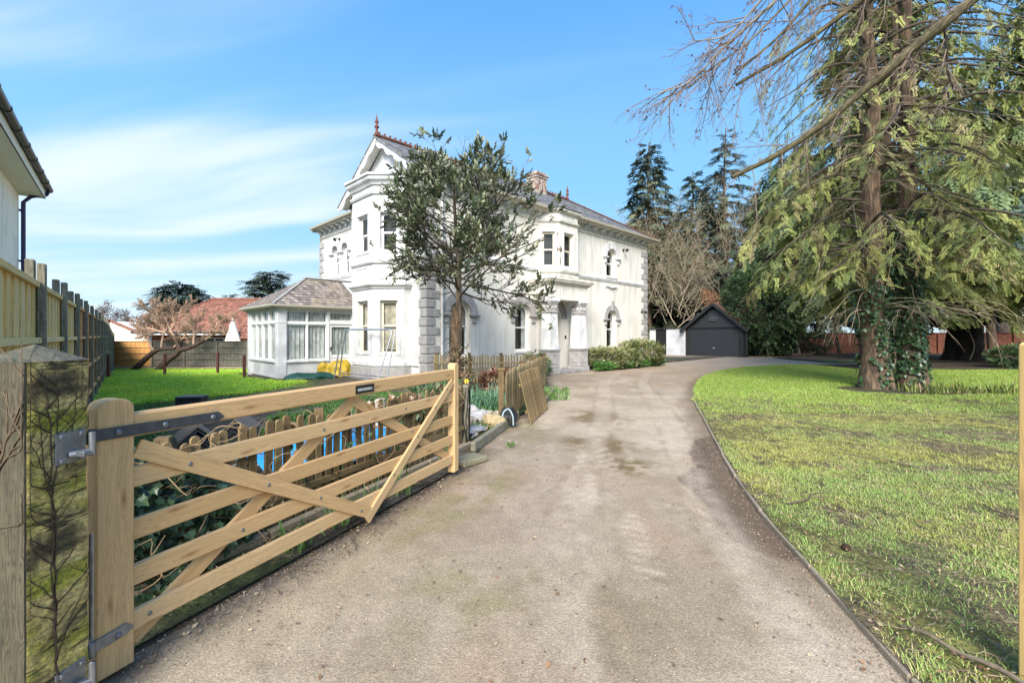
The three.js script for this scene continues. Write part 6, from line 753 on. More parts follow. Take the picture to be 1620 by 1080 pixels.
denseConifer('yew_tree', 'old yew with very thick dark trunk and golden foliage before the brick wall', 26.2, -26.2, 9.5, 6.2, 211, [...GOLD, ...OLIVE], { n: 150, s: 1.5, y0: 3.3, droop: 0.28, dens: 1.1, shape: (q) => Math.sqrt(1 - q * q) * (0.75 + 0.25 * sstep(0, 0.25, q)), bark: MAT.barkDark, trunk: (t) => { part('trunk', tube(bez([V(0, -0.2, 0), V(0.05, 0.8, 0), V(0.1, 1.8, 0), V(0, 3.1, 0.1), V(0.1, 5, 0)], 18), 1.0, 0.55, 22, (a, q) => 0.9 + 0.16 * Math.sin(a * 3 + 1) + 0.1 * Math.sin(a * 7 + q * 6) + 0.35 * Math.exp(-q * 12)), MAT.barkDark, t); part('limb', tube(bez([V(-0.5, 2.0, 0.3), V(-1.8, 2.1, 0.4), V(-3.2, 2.6, 0.4), V(-4.4, 3.3, 0.5)], 10), 0.3, 0.14, 9), MAT.barkDark, t); part('limb', tube(bez([V(0.5, 2.2, 0.3), V(1.3, 3.1, 0.3), V(2.6, 4, 0.5)], 8), 0.3, 0.16, 9), MAT.barkDark, t); part('limb_stub', tube([V(0.5, 2.5, 0.4), V(1.3, 2.35, 0.6)], 0.24, 0.2, 9, null, true), MAT.barkDark, t); const r = rng(5), iv = []; for (let i = 0; i < 3; i++) { const a = 0.9 + i * 0.6, pts = []; for (let y = 0; y < 2.6; y += 0.25) pts.push(V(1.03 * Math.cos(a + 0.12 * Math.sin(y * 3 + i)) * (1 - 0.06 * y), y, 1.03 * Math.sin(a + 0.12 * Math.sin(y * 3 + i)) * (1 - 0.06 * y))); iv.push(tube(pts, 0.03, 0.015, 5)); } part('ivy_stem', iv, MAT.twigTan, t, 'stuff'); } });
denseConifer('evergreen_tree', 'tall dense dark green conifer at the right edge beyond the lawn', 24.5, -19.5, 19, 6.5, 213, [...DEEP, ...BLUE, [0.12, 0.14, 0.05]], { n: 130, s: 1.7, y0: 5.6, droop: 0.35, dens: 1.0, shape: (q) => Math.pow(1 - q, 0.5), r0: 0.4 });
denseConifer('evergreen_tree', 'olive green conifer standing directly behind the pair of tall conifers', 15.0, -18.2, 16, 4.2, 214, [...OLIVE, ...DEEP, [0.2, 0.2, 0.06]], { n: 110, s: 1.4, y0: 4.6, droop: 0.25, dens: 0.8, shape: (q) => Math.pow(1 - q, 0.45) * (0.6 + 0.4 * sstep(0, 0.2, q)) });
denseConifer('evergreen_tree', 'yellow green drooping conifer beyond the pair, close to the drive', 16.2, -20.8, 11.5, 3.0, 215, [...GOLD, ...OLIVE, ...OLIVE], { n: 150, s: 1.3, y0: 3.2, droop: 0.3, dens: 1.1, shape: (q) => Math.pow(1 - q, 0.6), group: undefined });
denseConifer('evergreen_tree', 'dark conifer far behind the twin trunks, above the brick wall', 20.5, -33, 16, 5.0, 216, DEEP, { n: 80, s: 1.9, y0: 5, droop: 0.3, dens: 0.9, shape: (q) => Math.pow(1 - q, 0.6) });
denseConifer('evergreen_tree', 'dark blue green conifer above the yew at the far right', 35, -33, 18, 7, 217, [...BLUE, ...DEEP], { n: 95, s: 2.2, y0: 5.2, droop: 0.25, dens: 0.9, shape: (q) => Math.pow(1 - q, 0.5) });
// tall spruces behind the garage
const SPR = [[0.09, 0.125, 0.08], [0.12, 0.155, 0.09], [0.17, 0.185, 0.1], [0.07, 0.1, 0.07]];
denseConifer('spruce_tree', 'tall dark pointed conifer rising behind the right end of the villa', 14.2, -47, 21.8, 4.0, 221, SPR, { n: 125, s: 1.8, y0: 5, droop: 0.1, dens: 0.95, shape: (q) => (q < 0.45 ? 0.62 : 1) * Math.pow(1 - q, 0.55), r0: 0.35 });
denseConifer('spruce_tree', 'thin sparse conifer with layered boughs, tallest of the two right of centre', 21.6, -46, 22.8, 4.2, 222, SPR, { n: 80, s: 1.6, y0: 6, droop: 0.12, dens: 0.85, shape: (q) => Math.pow(1 - q, 0.7), r0: 0.3 });
denseConifer('spruce_tree', 'shorter bushy conifer between the two taller ones above the garage', 18.9, -47.5, 19, 3.6, 223, [...SPR, [0.08, 0.1, 0.04]], { n: 95, s: 1.8, y0: 5, droop: 0.1, dens: 0.9, r0: 0.28 });
for (const [x, z, h, rd, sd, l] of [[16.5, -52, 14, 4.2, 224, 'dark conifer low in the gap behind the garage roof'], [24.5, -44, 16, 4.5, 225, 'dark conifer right of the garage, behind the rhododendron'], [12.4, -49.5, 12, 4.0, 226, 'dark conifer showing just past the right corner of the villa'], [28.5, -42, 17, 5, 227, 'dark conifer at the right behind the olive green crown']]) denseConifer('spruce_tree', l, x, z, h, rd, sd, [...SPR, [0.07, 0.085, 0.035]], { n: 120, s: 2.2, y0: 2.5, droop: 0.2, dens: 1.3, shape: (q) => Math.pow(1 - q, 0.5), r0: 0.3 });
const MIX = [[0.1, 0.13, 0.055], [0.14, 0.16, 0.075], [0.2, 0.17, 0.09], [0.07, 0.1, 0.05]];
[[15.6, -54, 17, 4.0, 701, 'grey green conifer in the belt left of the garage ridge, behind the bare trees'], [17.9, -56, 15.5, 4.0, 702, 'grey green conifer in the belt directly above the garage ridge'], [20.3, -55, 16.5, 4.2, 703, 'grey green conifer in the belt right of the garage ridge'], [23.6, -53, 18, 4.5, 704, 'grey green conifer in the belt above the dark rhododendron'], [13.2, -56, 13.5, 3.6, 705, 'grey green conifer in the belt just right of the villa roof']].forEach(([x, z, h, rd, s, l]) => denseConifer('evergreen_tree', l, x, z, h, rd, s, MIX, { n: 120, s: 2.0, y0: 2, droop: 0.2, dens: 0.9, shape: (q) => Math.pow(1 - q, 0.4), r0: 0.25, bark: MAT.barkGrey }));
// broad-leaved evergreens
function bushTree(name, label, cat, x, y, z, rx, ry, seed, pal, n, l, { group, w = 0.4, stems = 6, mat = LEAFG, base = 0.12, parent } = {}) {
  const t = thing(name, label, cat, [x, y, z], 0, group), r = rng(seed), wood = [], ms = [], cs = []; const g = clusterGeo(seed, 7, l * 1.4, l, w);
  for (let i = 0; i < stems; i++) { const a = r() * 6.3; wood.push(tube(bez([V(0.15 * Math.cos(a), -0.05, 0.15 * Math.sin(a)), V(rx * 0.3 * Math.cos(a), ry * 0.7, rx * 0.3 * Math.sin(a)), V(rx * 0.55 * Math.cos(a), ry * 1.35, rx * 0.55 * Math.sin(a))], 6), 0.02 * rx + 0.01, 0.008, 5)); }
  for (let i = 0; i < n; i++) { let d = rv(r).normalize(); const lump = 0.72 + 0.5 * fbm(d.x * 2.2 + seed, d.y * 2.2 + d.z * 1.9, 0, 0, 3, seed), k = lump * Math.pow(0.35 + 0.65 * r(), 0.4); const p = V(d.x * rx * k, ry * (1 + d.y * k) * 0.97 + base, d.z * rx * k); if (p.y < 0.05) p.y = 0.05 + 0.2 * r(); ms.push(lay(p, d.clone().addScaledVector(rv(r), 1.0), V(0, 1, 0).addScaledVector(d, 0.6).addScaledVector(rv(r), 0.5), 0.75 + 0.5 * r())); const c = pal[Math.floor(r() * pal.length)], b = 0.7 + 0.6 * r(); cs.push(c.map((v) => v * b)); }
  part('stems', wood, MAT.barkGrey, t, 'stuff'); instances('foliage', g, mat, ms, t, setc(cs)); return t;
}
const RHO = [[0.07, 0.13, 0.05], [0.11, 0.18, 0.07], [0.17, 0.23, 0.095], [0.055, 0.1, 0.045]];
bushTree('rhododendron', 'large dark glossy evergreen shrub right of the garage', 'shrub', 17.9, 0, -32.2, 2.7, 3.4, 231, RHO, 5200, 0.2);
bushTree('rhododendron', 'lower dark evergreen shrub in front of the large one, before the brick wall', 'shrub', 19.3, 0, -32.6, 1.1, 1.2, 232, RHO, 900, 0.2);
// variegated shrubs against the villa and their green skirts
const VAR = [[0.5, 0.48, 0.26], [0.36, 0.38, 0.16], [0.16, 0.22, 0.06], [0.62, 0.58, 0.38], [0.1, 0.16, 0.045], [0.26, 0.3, 0.1]];
{ const hp = (u, v) => [HP[0] + u * 0.708 - v * 0.706, HP[2] - (u * 0.706 + v * 0.708)]; let [x, z] = hp(8.9, -0.75); bushTree('variegated_shrub', 'rounded cream variegated shrub beside the right porch pillar', 'shrub', x, 0, z, 0.95, 0.42, 233, VAR, 1500, 0.085, { w: 0.5, mat: LEAFM }); [x, z] = hp(10.2, -0.7); bushTree('variegated_shrub', 'low cream variegated shrub under the far ground floor window', 'shrub', x, 0, z, 0.95, 0.38, 234, VAR, 1400, 0.085, { w: 0.5, mat: LEAFM }); [x, z] = hp(11.9, -0.7); bushTree('variegated_shrub', 'taller cream variegated shrub towards the far corner of the villa', 'shrub', x, 0, z, 1.2, 0.56, 235, VAR, 2300, 0.085, { w: 0.5, mat: LEAFM });
  const r = rng(236), ms = [], cs = []; for (let i = 0; i < 2200; i++) { const u = 7.5 + 5.6 * r(), v = -1.35 - 0.25 * r() * r() + 0.3 * r(), [a, b] = hp(u, v); ms.push(lay(V(a, 0.02 + 0.25 * r(), b), V(r() - 0.5, 0.9, r() - 0.5), rv(r), 0.8 + 0.5 * r())); const k = 0.6 + 0.7 * r(); cs.push([0.07 * k, 0.2 * k, 0.025 * k]); } const g = instances('ground_cover', clusterGeo(9, 5, 0.06, 0.11, 0.3), LEAFM, ms, scene, setc(cs)); g.userData = { kind: 'stuff', label: 'low bright green ground cover at the foot of the variegated shrubs', category: 'ground cover' };
}
bushTree('ivy_bush', 'dark ivy mound by the lawn at the right edge near the gatepost', 'shrub', 22.5, 0, -20.1, 0.95, 0.42, 237, RHO, 700, 0.14);
bushTree('ivy_bush', 'small ivy bush at the foot of the brick wall beside the birch', 'shrub', 23.2, 0, -34.6, 0.9, 0.8, 238, RHO, 400, 0.16);
bushTree('evergreen_hedge_plant', 'small dark plant growing beside the left porch pillar', 'plant', 1.15, 0, -16.7, 0.25, 0.22, 239, RHO, 130, 0.1);
// leafless trees
const twigLv = (k = 1) => [{ seg: 9, wob: 0.16, up: 0.04, taper: 0.25, sides: 7 }, { n: 9 * k, len: 0.6, ang: 0.65, t0: 0.25, seg: 7, wob: 0.28, up: 0.05, fall: 0.4 }, { n: 7 * k, len: 0.5, ang: 0.65, t0: 0.2, seg: 5, wob: 0.3, up: 0.02, sides: 4 }, { n: 6 * k, len: 0.5, ang: 0.6, t0: 0.15, seg: 4, wob: 0.35, sides: 3, taper: 0.5, leaf: 0.001 }, ];
function bareTree(name, label, x, y, z, h, r0, seed, mat, { lv = twigLv(), dir = V(0, 1, 0), leaf = null, rmin = 0.012, group } = {}) { const t = thing(name, label, 'tree', [x, y, z], 0, group), r = rng(seed), B = { r, wood: [], spots: [], lv, rmin }; branch(B, V(0, -0.2, 0), dir, h, r0, 0); const tr = B.wood.shift() ?? null; part('trunk', B.wood.pop(), mat, t); part('branches', B.wood, mat, t, 'stuff'); if (leaf) { const q = tint(r, leaf.pal, 0.5), ms = [], cs = []; for (const s of B.spots) for (let k = 0; k < leaf.k; k++) { ms.push(lay(s.p.clone().addScaledVector(rv(r), leaf.sp), rv(r), rv(r), leaf.s * (0.7 + 0.6 * r()))); cs.push(q()); } instances('leaves', leafGeo(1, 0.6), LEAFM, ms, t, setc(cs)); } return t; }
[[13.2, -44, 12.5, 241, 'bare tan tree directly right of the villa corner'], [15.3, -45, 11, 242, 'bare tan tree behind the left slope of the garage roof'], [17.2, -43, 11.5, 243, 'bare tan tree behind the ridge of the garage'], [14.4, -40.5, 9, 244, 'lower bare tree with crooked pale twigs above the white yard wall'], [19.6, -42, 12, 245, 'bare tan tree right of the garage ridge'], [12.2, -48, 13, 246, 'bare twiggy tree half hidden by the villa corner'], [16.2, -43.5, 14.5, 741, 'taller bare tree before the shorter bushy conifer'], [14.3, -46, 15, 742, 'taller bare tree before the trunk of the pointed conifer'], [21.2, -43.5, 14, 743, 'taller bare tree just left of the dark rhododendron top']].forEach(([x, z, h, s, l]) => bareTree('bare_tree', l, x, 0, z, h * 0.85, 0.11, s, MAT.twigTan, { rmin: 0.009, lv: twigLv(1.05), leaf: { pal: [[0.25, 0.2, 0.09], [0.14, 0.16, 0.06], [0.3, 0.23, 0.13]], k: 3, sp: 1.2, s: 0.14 } }));
bareTree('bare_tree', 'fine leafless tree against the sky behind the villa roof', 9.9, 0, -52, 10.5, 0.2, 247, MAT.twigGrey, { rmin: 0.018, lv: twigLv(1.0) });
[[18.3, -40.5, 6.2, 251, 'bronze leaved young beech behind the garage ridge'], [20.6, -39.5, 6, 252, 'bronze leaved young beech right of the garage ridge']].forEach(([x, z, h, s, l]) => bareTree('bronze_beech', l, x, 0, z, h * 0.75, 0.12, s, MAT.twigPink, { rmin: 0.012, leaf: { pal: [[0.42, 0.2, 0.1], [0.5, 0.27, 0.15], [0.34, 0.15, 0.07]], k: 9, sp: 0.6, s: 0.14 } }));
{ // leaning birch, thin stems, fallen log near the brick wall
  const t = thing('birch_tree', 'leaning white birch stem before the brick wall right of the dark shrub', 'tree', [21.0, 0, -33.6]); part('trunk', tube(bez([V(0.2, -0.1, 0), V(0, 0.9, 0), V(-0.35, 2.2, 0), V(-0.7, 3.6, 0), V(-0.9, 6, 0)], 12), 0.2, 0.12, 9), MAT.birch, t);
  const t2 = thing('birch_tree', 'slender pale birch trunk close to the yew, against the brick wall', 'tree', [25.6, 0, -28.4]); part('trunk', tube(bez([V(0, -0.1, 0), V(0.05, 1.5, 0), V(0, 3, 0), V(0.1, 7, 0)], 12), 0.24, 0.17, 9), MAT.birch, t2);
  const t3 = thing('thin_tree', 'thin leaning stem in front of the brick wall left of the twin conifers', 'tree', [21.9, 0, -30.5]); part('trunk', tube(bez([V(0.25, -0.1, 0), V(0, 0.9, 0), V(-0.2, 2.2, 0), V(-0.4, 4.6, 0)], 10), 0.11, 0.07, 7), MAT.barkGrey, t3);
  const t4 = thing('tree_trunk', 'broad grey trunk beyond the brick wall at the right edge', 'tree', [46, 0, -42]); part('trunk', tube([V(0, -0.5, 0), V(0, 4, 0), V(0.3, 9, 0)], 0.95, 0.7, 12), MAT.barkGrey, t4);
  const lg = solo('fallen_log', 'short fallen log on the verge beneath the leaning birch', 'log', [tube(bez([V(-0.8, 0.1, 0), V(0, 0.14, 0.05), V(0.5, 0.16, 0), V(0.85, 0.32, 0)], 8), 0.09, 0.06, 7, null, true)], MAT.barkGrey); lg.position.set(19.9, 0.03, -31);
}
// pruned leaning tree on the left lawn
{
  const t = thing('pruned_tree', 'low leafless tree with two leaning trunks and a dome of pink-brown twigs', 'tree', [-21.4, -0.5, -25.4]), r = rng(261), B = { r, wood: [], spots: [], rmin: 0.008, lv: [{ seg: 6, wob: 0.2, up: 0.06, taper: 0.5, sides: 7 }, { n: 7, len: 0.62, ang: 0.85, t0: 0.3, seg: 5, wob: 0.35, up: 0.06, fall: 0.3, rr: 0.6 }, { n: 9, len: 0.62, ang: 0.7, t0: 0.2, seg: 5, wob: 0.3, up: 0.05, sides: 4, rr: 0.5 }, { n: 12, len: 0.55, ang: 0.6, t0: 0.15, seg: 3, wob: 0.25, up: 0.05, sides: 3, rr: 0.55 }, { n: 4, len: 0.45, ang: 0.6, t0: 0.2, seg: 2, wob: 0.25, sides: 3 }] };
  const tw = MAT.twigPink, mains = [bez([V(0, -0.2, 0), V(0.9, 0.7, 0), V(1.5, 1.15, 0), V(2.6, 1.3, 0)], 12), bez([V(1.5, -0.2, 0.2), V(2.2, 0.55, 0.2), V(2.9, 1.15, 0.2), V(2.75, 1.7, 0.2), V(2.2, 2.2, 0.2)], 12), bez([V(2.9, 1.15, 0.2), V(3.7, 1.4, 0.2), V(4.4, 1.85, 0.1)], 8)]; mains.forEach((p, i) => part(i < 2 ? 'trunk' : 'limb', tube(p, [0.17, 0.2, 0.13][i], 0.09, 9), M(0.16, 0.1, 0.07, T.bark, { rx: 2 }), t));
  for (const [m, q, d, l] of [[0, 0.75, V(0.1, 1, 0), 1.5], [0, 0.95, V(0.8, 0.7, 0.2), 1.3], [1, 0.8, V(-0.5, 0.9, 0), 1.6], [1, 0.99, V(-0.6, 0.7, 0.3), 1.7], [1, 0.95, V(0.3, 1, -0.2), 1.6], [2, 0.5, V(0.1, 1, 0.1), 1.5], [2, 0.99, V(0.6, 0.8, 0), 1.4], [2, 0.9, V(1, 0.15, 0.2), 1.2], [0, 0.6, V(-0.5, 0.9, 0.1), 1.5], [1, 0.95, V(-1, 0.25, 0.2), 1.6]]) branch(B, at(mains[m], q).p, d, l, 0.06, 0); part('branches', B.wood, tw, t, 'stuff');
}
// far trees on the left
denseConifer('cedar_tree', 'flat topped dark cedar behind the bungalow roof', -49.5, -68, 9.6, 4.4, 271, [[0.02, 0.04, 0.028], [0.03, 0.055, 0.035]], { n: 60, s: 3.0, y0: 4.5, droop: 0.0, dens: 1.0, shape: (q) => Math.sqrt(Math.max(0.05, 1 - q * q)), r0: 0.4, bark: MAT.barkDark });
denseConifer('pine_tree', 'rounded dark pine rising beside the sunroom roof', -33.2, -62, 10.5, 3.0, 272, [[0.03, 0.05, 0.025], [0.045, 0.065, 0.03], [0.025, 0.04, 0.022]], { n: 65, s: 2.3, y0: 5.2, droop: -0.1, dens: 0.9, shape: (q) => Math.sqrt(Math.max(0.05, q < 0.3 ? 0.5 + q : 1 - q * q * 0.85)), r0: 0.3, bark: MAT.barkDark });
[[-42.5, -68, 8.0, 2.6, 273, 'small dark conifer between the cedar and the pine'], [-39.5, -68, 7.6, 2.4, 274, 'small dark conifer directly left of the pine'], [-31.8, -70, 6.8, 3.2, 275, 'low dark conifer just behind the pine trunk']].forEach(([x, z, h, rd, s, l]) => denseConifer('dark_conifer', l, x, z, h, rd, s, [[0.025, 0.045, 0.028], [0.04, 0.06, 0.03]], { n: 50, s: 2.2, y0: 2, droop: 0.1, dens: 0.8, r0: 0.2, bark: MAT.barkDark }));
[[-69, -78, 10.5, 281, 'tall grey bare tree on the skyline at the end of the boundary fence'], [-64, -76, 8, 282, 'grey brown bare tree right of the tall one on the skyline'], [-58, -74, 7, 283, 'grey brown bare tree behind the pruned garden tree']].forEach(([x, z, h, s, l]) => bareTree('bare_tree', l, x, -0.7, z, h * 0.6, 0.2, s, M(0.2, 0.16, 0.14, null), { rmin: 0.03, leaf: { pal: [[0.17, 0.13, 0.11], [0.13, 0.1, 0.085]], k: 4, sp: 1.0, s: 0.22 } }));
// leafless beech boughs reaching in from a tree on the right
{
  const t = thing('overhanging_beech', 'leafless beech with mossy boughs and hanging twigs reaching across the top right', 'tree', [9.2, 0, -5.2]), r = rng(291), wood = [], B = { r, wood: [], spots: [], rmin: 0.0025, lv: [{ seg: 6, wob: 0.2, up: -0.02, taper: 0.4, sides: 5, leaf: 2 }, { n: 6, len: 0.5, ang: 0.5, t0: 0.2, seg: 5, wob: 0.25, up: -0.05, sides: 4, leaf: 2 }, { n: 4, len: 0.5, ang: 0.5, t0: 0.2, seg: 4, wob: 0.25, up: -0.09, sides: 3, rr: 0.6, leaf: 3 }] };
  part('trunk', tube([V(0, -0.2, 0), V(0.1, 4, 0.1), V(0.3, 10, 0)], 0.42, 0.28, 14), MAT.branchMoss, t);
  const P = (px, py, Z) => V((px - 810) / 718 * Z - 9.2, 1.5 + (530 - py) / 718 * Z, -Z + 5.2);
  const bough = (pts, r0, r1, nt, l, m = MAT.branchMoss) => { const c = bez(pts.map((q) => P(...q)), 26); part('bough', tube(c, r0, r1, 9, (a, q) => 1 + 0.1 * Math.sin(q * 40 + a * 2)), m, t); for (let i = 0; i < nt; i++) { const q = at(c, 0.12 + 0.86 * (i + r()) / nt), d = q.d.clone().multiplyScalar(0.7).addScaledVector(rv(r), 1.5).add(V(0, -0.25, 0)); branch(B, q.p, d, l * (0.5 + 0.7 * r()), 0.009, 0); } return c; };
  bough([[1900, -300, 6.2], [1700, -140, 6.6], [1545, -5, 6.9], [1440, 80, 7.1], [1370, 140, 7.3], [1290, 205, 7.5], [1220, 250, 7.6], [1158, 280, 7.7]], 0.1, 0.035, 24, 1.0);
  bough([[1750, -350, 6.2], [1500, -110, 6.6], [1368, -5, 6.9], [1310, 40, 7.1], [1240, 90, 7.2], [1165, 134, 7.3]], 0.06, 0.024, 20, 1.1);
  bough([[1600, -330, 6.4], [1400, -130, 6.6], [1283, 0, 6.8], [1230, 60, 6.9], [1160, 118, 7.0]], 0.035, 0.012, 16, 1.0);
  bough([[1500, -280, 6.2], [1330, -110, 6.4], [1228, 0, 6.6], [1185, 40, 6.7], [1140, 80, 6.8], [1090, 130, 6.9], [1040, 148, 7.0]], 0.03, 0.008, 22, 1.1, MAT.twigGrey);
  bough([[1400, -250, 6.2], [1270, -80, 6.5], [1200, 5, 6.6], [1150, 55, 6.7], [1090, 66, 6.9]], 0.026, 0.006, 16, 0.9, MAT.twigGrey); bough([[1250, 0, 6.8], [1180, 70, 6.9], [1130, 105, 7], [1090, 140, 7.0]], 0.02, 0.006, 14, 0.9, MAT.twigGrey);
  bough([[1495, 45, 7.0], [1498, 80, 7.0], [1500, 115, 7.0], [1508, 140, 7.0]], 0.02, 0.008, 8, 0.6, MAT.barkDark);
  part('twigs', B.wood, M(0.22, 0.16, 0.12, null), t, 'stuff'); const ms = [], cs = []; for (const s of B.spots) if (r() < 0.18) { ms.push(lay(s.p, rv(r), rv(r), 0.035 + 0.03 * r())); const b = 0.6 + 0.7 * r(); cs.push([0.16 * b, 0.08 * b, 0.045 * b]); } instances('buds_and_dead_leaves', leafGeo(1, 0.5), LEAFM, ms, t, setc(cs));
}
// ---------- ivy and low plants ----------
function ivyLeaf(seed) { const r = rng(seed), P = [[0, 0], [0.12, 0.3], [0.02, 0.52], [0.34, 0.42], [0.5, 0.5], [0.62, 0.26], [1, 0], [0.62, -0.26], [0.5, -0.5], [0.34, -0.42], [0.02, -0.52], [0.12, -0.3]].map(([x, z]) => [x + 0.05 * (r() - 0.5), 0.16 * Math.abs(z) - 0.18 * x * x + 0.03 * r(), z * (0.85 + 0.25 * r())]); const c = [0.36, -0.02, 0], pos = []; for (let i = 0; i < 12; i++) pos.push(c, P[(i + 1) % 12], P[i]); return flatGeo(pos); }
{
  const t = thing('ivy', 'dark glossy ivy smothering the near end of the picket fence behind the gate', 'ivy'), r = rng(301);
  const geos = [ivyLeaf(1), ivyLeaf(2), ivyLeaf(3)], mats = [[0.03, 0.065, 0.028], [0.045, 0.09, 0.032], [0.065, 0.12, 0.045], [0.025, 0.05, 0.024], [0.1, 0.15, 0.06]].map((c) => leafM(...c, 0.1, 0.32));
  const a = V(-2.34, 0, -2.25), b = V(-1.93, 0, -3.2), d = b.clone().sub(a).normalize(), n = V(d.z, 0, -d.x).negate(); if (n.x < 0) n.negate(); const ms = [], cs = []; let single = 0;
  for (let i = 0; i < 1700; i++) { const s = Math.pow(r(), 1.15), top = 0.92 - 0.5 * s * s, y = 0.02 + top * Math.pow(r(), 0.8), off = (r() - 0.35) * (0.42 - 0.2 * s), p = a.clone().lerp(b, s).addScaledVector(n, off).setY(y); if (r() < 0.35 * s) continue;
    const m = lay(p, V(0.6 * (r() - 0.3), -0.7 + 0.5 * r(), 0.7 * (r() - 0.5)).addScaledVector(n, 0.35), n.clone().add(V(0, 0.7, 0)).addScaledVector(rv(r), 0.9), 0.042 + 0.045 * r());
    if (off > 0.06 && single < 280) { single++; const q = shade(new THREE.Mesh(geos[i % 3], mats[Math.floor(r() * 5)])); q.name = 'leaf'; m.decompose(q.position, q.quaternion, q.scale); t.add(q); } else { ms.push(m); const k = 0.6 + 0.7 * r(); cs.push([0.035 * k, 0.07 * k, 0.03 * k]); } }
  instances('foliage', geos[0], LEAFG, ms, t, setc(cs));
  const st = []; for (let i = 0; i < 46; i++) { const s = r() * 1.2, p = a.clone().lerp(b, s).addScaledVector(n, 0.12 + 0.12 * r()).setY(0.9 * r()); const q = [p]; for (let k = 0; k < 4; k++) { const l = q[k].clone().addScaledVector(rv(r), 0.2).addScaledVector(d, 0.05); l.y = Math.max(0.02, l.y); q.push(l); } st.push(tube(bez(q, 12), 0.0045, 0.0025, 4)); } part('stems', st, M(0.3, 0.21, 0.12, null), t, 'stuff');
  // dry stems wound through the rest of the picket fence
  const t2 = thing('dry_creeper', 'tangle of dry brown creeper stems woven through the picket fence behind the gate', 'creeper'), s2 = [], e0 = V(-1.85, 0, -3.35), e1 = V(-0.7, 0, -5.95); for (let i = 0; i < 34; i++) { let p = e0.clone().lerp(e1, r()).setY(0.1 + 0.75 * Math.pow(r(), 0.7)); p.x += 0.1 * (r() - 0.3); const q = [p]; for (let k = 0; k < 5; k++) { const l = q[k].clone().addScaledVector(rv(r), 0.26); l.y = clamp(l.y, 0.03, 0.95); q.push(l); } s2.push(tube(bez(q, 14), 0.004, 0.002, 4)); } part('stems', s2, M(0.32, 0.22, 0.13, null), t2, 'stuff');
  const dl = [], dc = []; for (let i = 0; i < 260; i++) { const p = e0.clone().lerp(e1, Math.pow(r(), 0.7)).setY(0.15 + 0.75 * r()); p.x += 0.2 * (r() - 0.5); dl.push(lay(p, rv(r), rv(r), 0.04 + 0.04 * r())); const k = 0.6 + 0.8 * r(); dc.push(r() < 0.6 ? [0.05 * k, 0.09 * k, 0.03 * k] : [0.17 * k, 0.1 * k, 0.05 * k]); } instances('leaves', geos[1], LEAFG, dl, t2, setc(dc));
}
function strap(name, label, cat, x, y, z, n, len, w, seed, pal, group, spread = 0.09) {
  const t = thing(name, label, cat, [x, y, z], 0, group), r = rng(seed), pos = [], cl = [];
  for (let i = 0; i < n; i++) { const a = r() * 6.28, out = 0.15 + 0.85 * r(), L = len * (0.6 + 0.5 * r()), dx = Math.cos(a), dz = Math.sin(a), b0 = V(spread * (r() - 0.5) * 2, 0, spread * (r() - 0.5) * 2), c = pal[Math.floor(r() * pal.length)], k = 0.7 + 0.6 * r(); let prev = null;
    for (let j = 0; j <= 5; j++) { const q = j / 5, o = L * out * (0.25 * q + 0.5 * q * q), yy = L * (q - 0.62 * out * q * q), ww = w * 0.5 * (1 - 0.9 * q * q); const p = b0.clone().add(V(dx * o, yy, dz * o)), l = p.clone().add(V(-dz * ww, 0.002, dx * ww)), rr = p.clone().add(V(dz * ww, 0.002, -dx * ww)); if (prev) { pos.push(prev[0].toArray(), prev[1].toArray(), rr.toArray(), prev[0].toArray(), rr.toArray(), l.toArray()); for (let m = 0; m < 6; m++) cl.push(c[0] * k, c[1] * k, c[2] * k); } prev = [l, rr]; } }
  const g = flatGeo(pos); g.setAttribute('color', new THREE.Float32BufferAttribute(cl, 3)); const m = part('foliage', g, new THREE.MeshStandardMaterial({ roughness: 0.5, side: THREE.DoubleSide, vertexColors: true }), t); m.userData.kind = 'stuff'; return t;
}
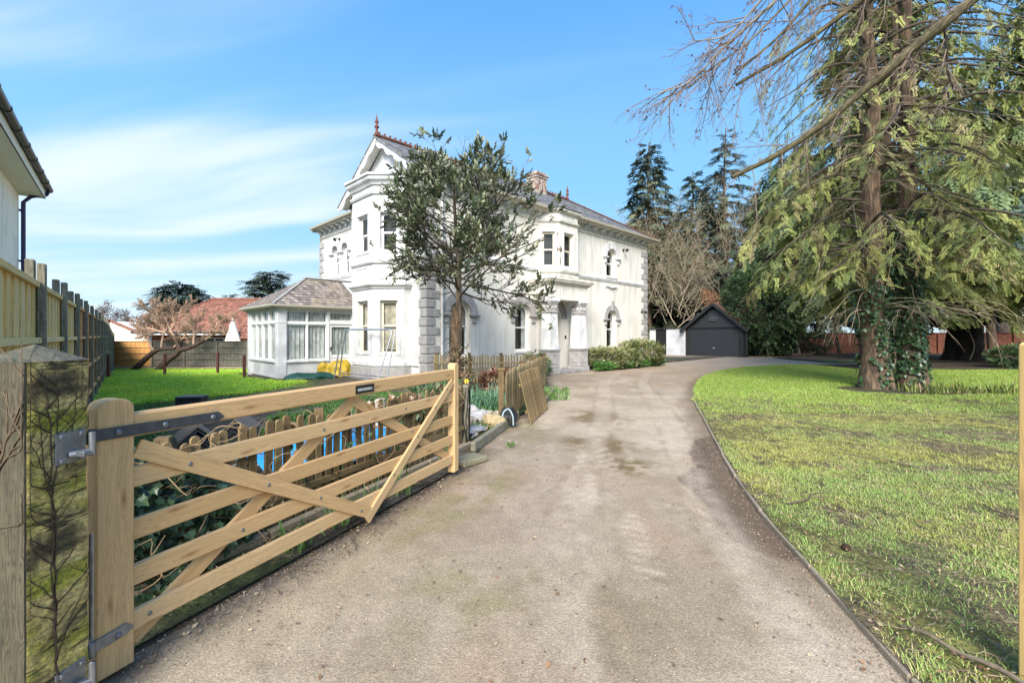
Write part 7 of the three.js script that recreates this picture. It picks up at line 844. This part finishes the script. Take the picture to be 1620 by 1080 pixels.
{
  const G = [[0.1, 0.2, 0.045], [0.14, 0.26, 0.06], [0.08, 0.15, 0.035], [0.2, 0.28, 0.08]], BG = [[0.1, 0.22, 0.12], [0.14, 0.28, 0.15], [0.08, 0.17, 0.09]], OL = [[0.16, 0.22, 0.04], [0.22, 0.28, 0.06], [0.12, 0.17, 0.035], [0.3, 0.26, 0.12]], r = rng(311);
  // strap leaves between gate and picket fence
  [[-1.36, -3.5], [-1.2, -3.85], [-1.02, -4.2], [-1.5, -3.1], [-0.72, -5.1]].forEach(([x, z], i) => strap('strap_leaf_clump', ['arching strap leaf clump behind the lowest gate rail, just left of where the braces meet', 'arching strap leaf clump behind the gate where the front braces meet', 'small strap leaf clump right of the brace joint behind the bottom rail', 'strap leaf clump nearest the ivy behind the gate', 'low strap leaf clump by the kerb at the closing end of the gate'][i], 'plant', x, 0.03, z, 26, 0.34, 0.014, 400 + i, G));
  // clumps below the twin conifers
  for (let i = 0; i < 13; i++) { const x = 10.15 + 0.25 * i + 0.2 * r(), z = -11.35 - 0.5 * r() + 0.03 * i; strap('strap_leaf_clump', i === 0 ? 'strap leaf clump touching the reddish trunk, leftmost under the twin conifers' : i === 12 ? 'strap leaf clump at the right end of the row under the twin conifers' : 'green strap leaf clump within the row at the foot of the twin conifers', 'plant', x, 0.04, z, 38, 0.34 + 0.16 * r(), 0.022, 420 + i, OL, 'strap leaf clumps under the twin conifers', 0.16); }
  // daffodil leaves in the bed
  [[-0.75, -9.1], [-0.45, -9.3], [-0.95, -9.5], [-0.35, -8.8], [-0.7, -9.9], [-0.15, -9.7], [-1.15, -9.0], [-0.4, -10.3]].forEach(([x, z], i) => strap('daffodil_clump', 'blue green daffodil leaf clump in the bed between the fences', 'plant', x, 0.03, z, 60, 0.48, 0.02, 440 + i, BG, 'daffodil clumps in the bed', 0.16));
  const fl = thing('daffodil_flower', 'single yellow daffodil in flower among the blue green leaves', 'flower', [-0.98, 0.03, -9.6]); part('stem', tube([V(0, 0, 0), V(0, 0.44, 0), V(0.02, 0.5, 0.03)], 0.006, 0.005, 5), M(0.1, 0.2, 0.05, null), fl); const pt = []; for (let i = 0; i < 6; i++) pt.push(leafGeo(0.06, 0.04).rotateZ(0.2).rotateY(i * 1.047)); part('petals', mapUV(join(pt).rotateX(1.2).translate(0.02, 0.5, 0.04)), M(0.8, 0.6, 0.06, null, { side: THREE.DoubleSide }), fl); part('trumpet', mapUV(new THREE.CylinderGeometry(0.022, 0.014, 0.04, 8, 1, true).rotateX(1.2).translate(0.02, 0.505, 0.06)), M(0.8, 0.45, 0.02, null, { side: THREE.DoubleSide }), fl);
  [[-1.3, -8.3, 'low leafy weed patch at the foot of the holly tree'], [-1.9, -9.0, 'low leafy weed patch left of the holly tree'], [-2.6, -8.4, 'low leafy weed patch behind the stone heap'], [-0.55, -7.0, 'low leafy weed patch beside the sandstone block'], [1.02, -10.6, 'bright green plant at the foot of the side picket fence on the drive'], [1.12, -11.6, 'second green plant along the side picket fence, nearer the porch'], [-3.3, -6.9, 'weed patch right of the slate stacks'], [-3.0, -5.9, 'weed patch behind the clay pot'], [0.0, -6.05, 'tiny green tuft on the driveway against the sleeper']].forEach(([x, z, l], i) => strap('weed_patch', l, 'plant', x, 0.02, z, i === 8 ? 26 : 90, i === 8 ? 0.1 : 0.24, i === 8 ? 0.014 : 0.03, 460 + i, [[0.1, 0.2, 0.045], [0.15, 0.25, 0.07], [0.08, 0.15, 0.035]], undefined, i === 8 ? 0.08 : 0.32));
  bushTree('red_leaf_plant', 'low reddish brown leafy plant before the light picket fence', 'plant', -0.35, 0, -11.9, 0.5, 0.22, 481, [[0.22, 0.1, 0.07], [0.3, 0.16, 0.1], [0.14, 0.08, 0.05]], 240, 0.1);
  bushTree('ivy_mound', 'dark trailing ivy mound on the stone heap behind the gate', 'ivy', -1.15, 0.1, -6.3, 0.35, 0.3, 482, RHO, 260, 0.09);
  bushTree('cream_leaf_plant', 'cream edged low plant by the meter box behind the light picket fence', 'plant', 0.75, 0, -14.9, 0.4, 0.4, 483, VAR, 260, 0.08);
}
renderer.render(scene, camera);
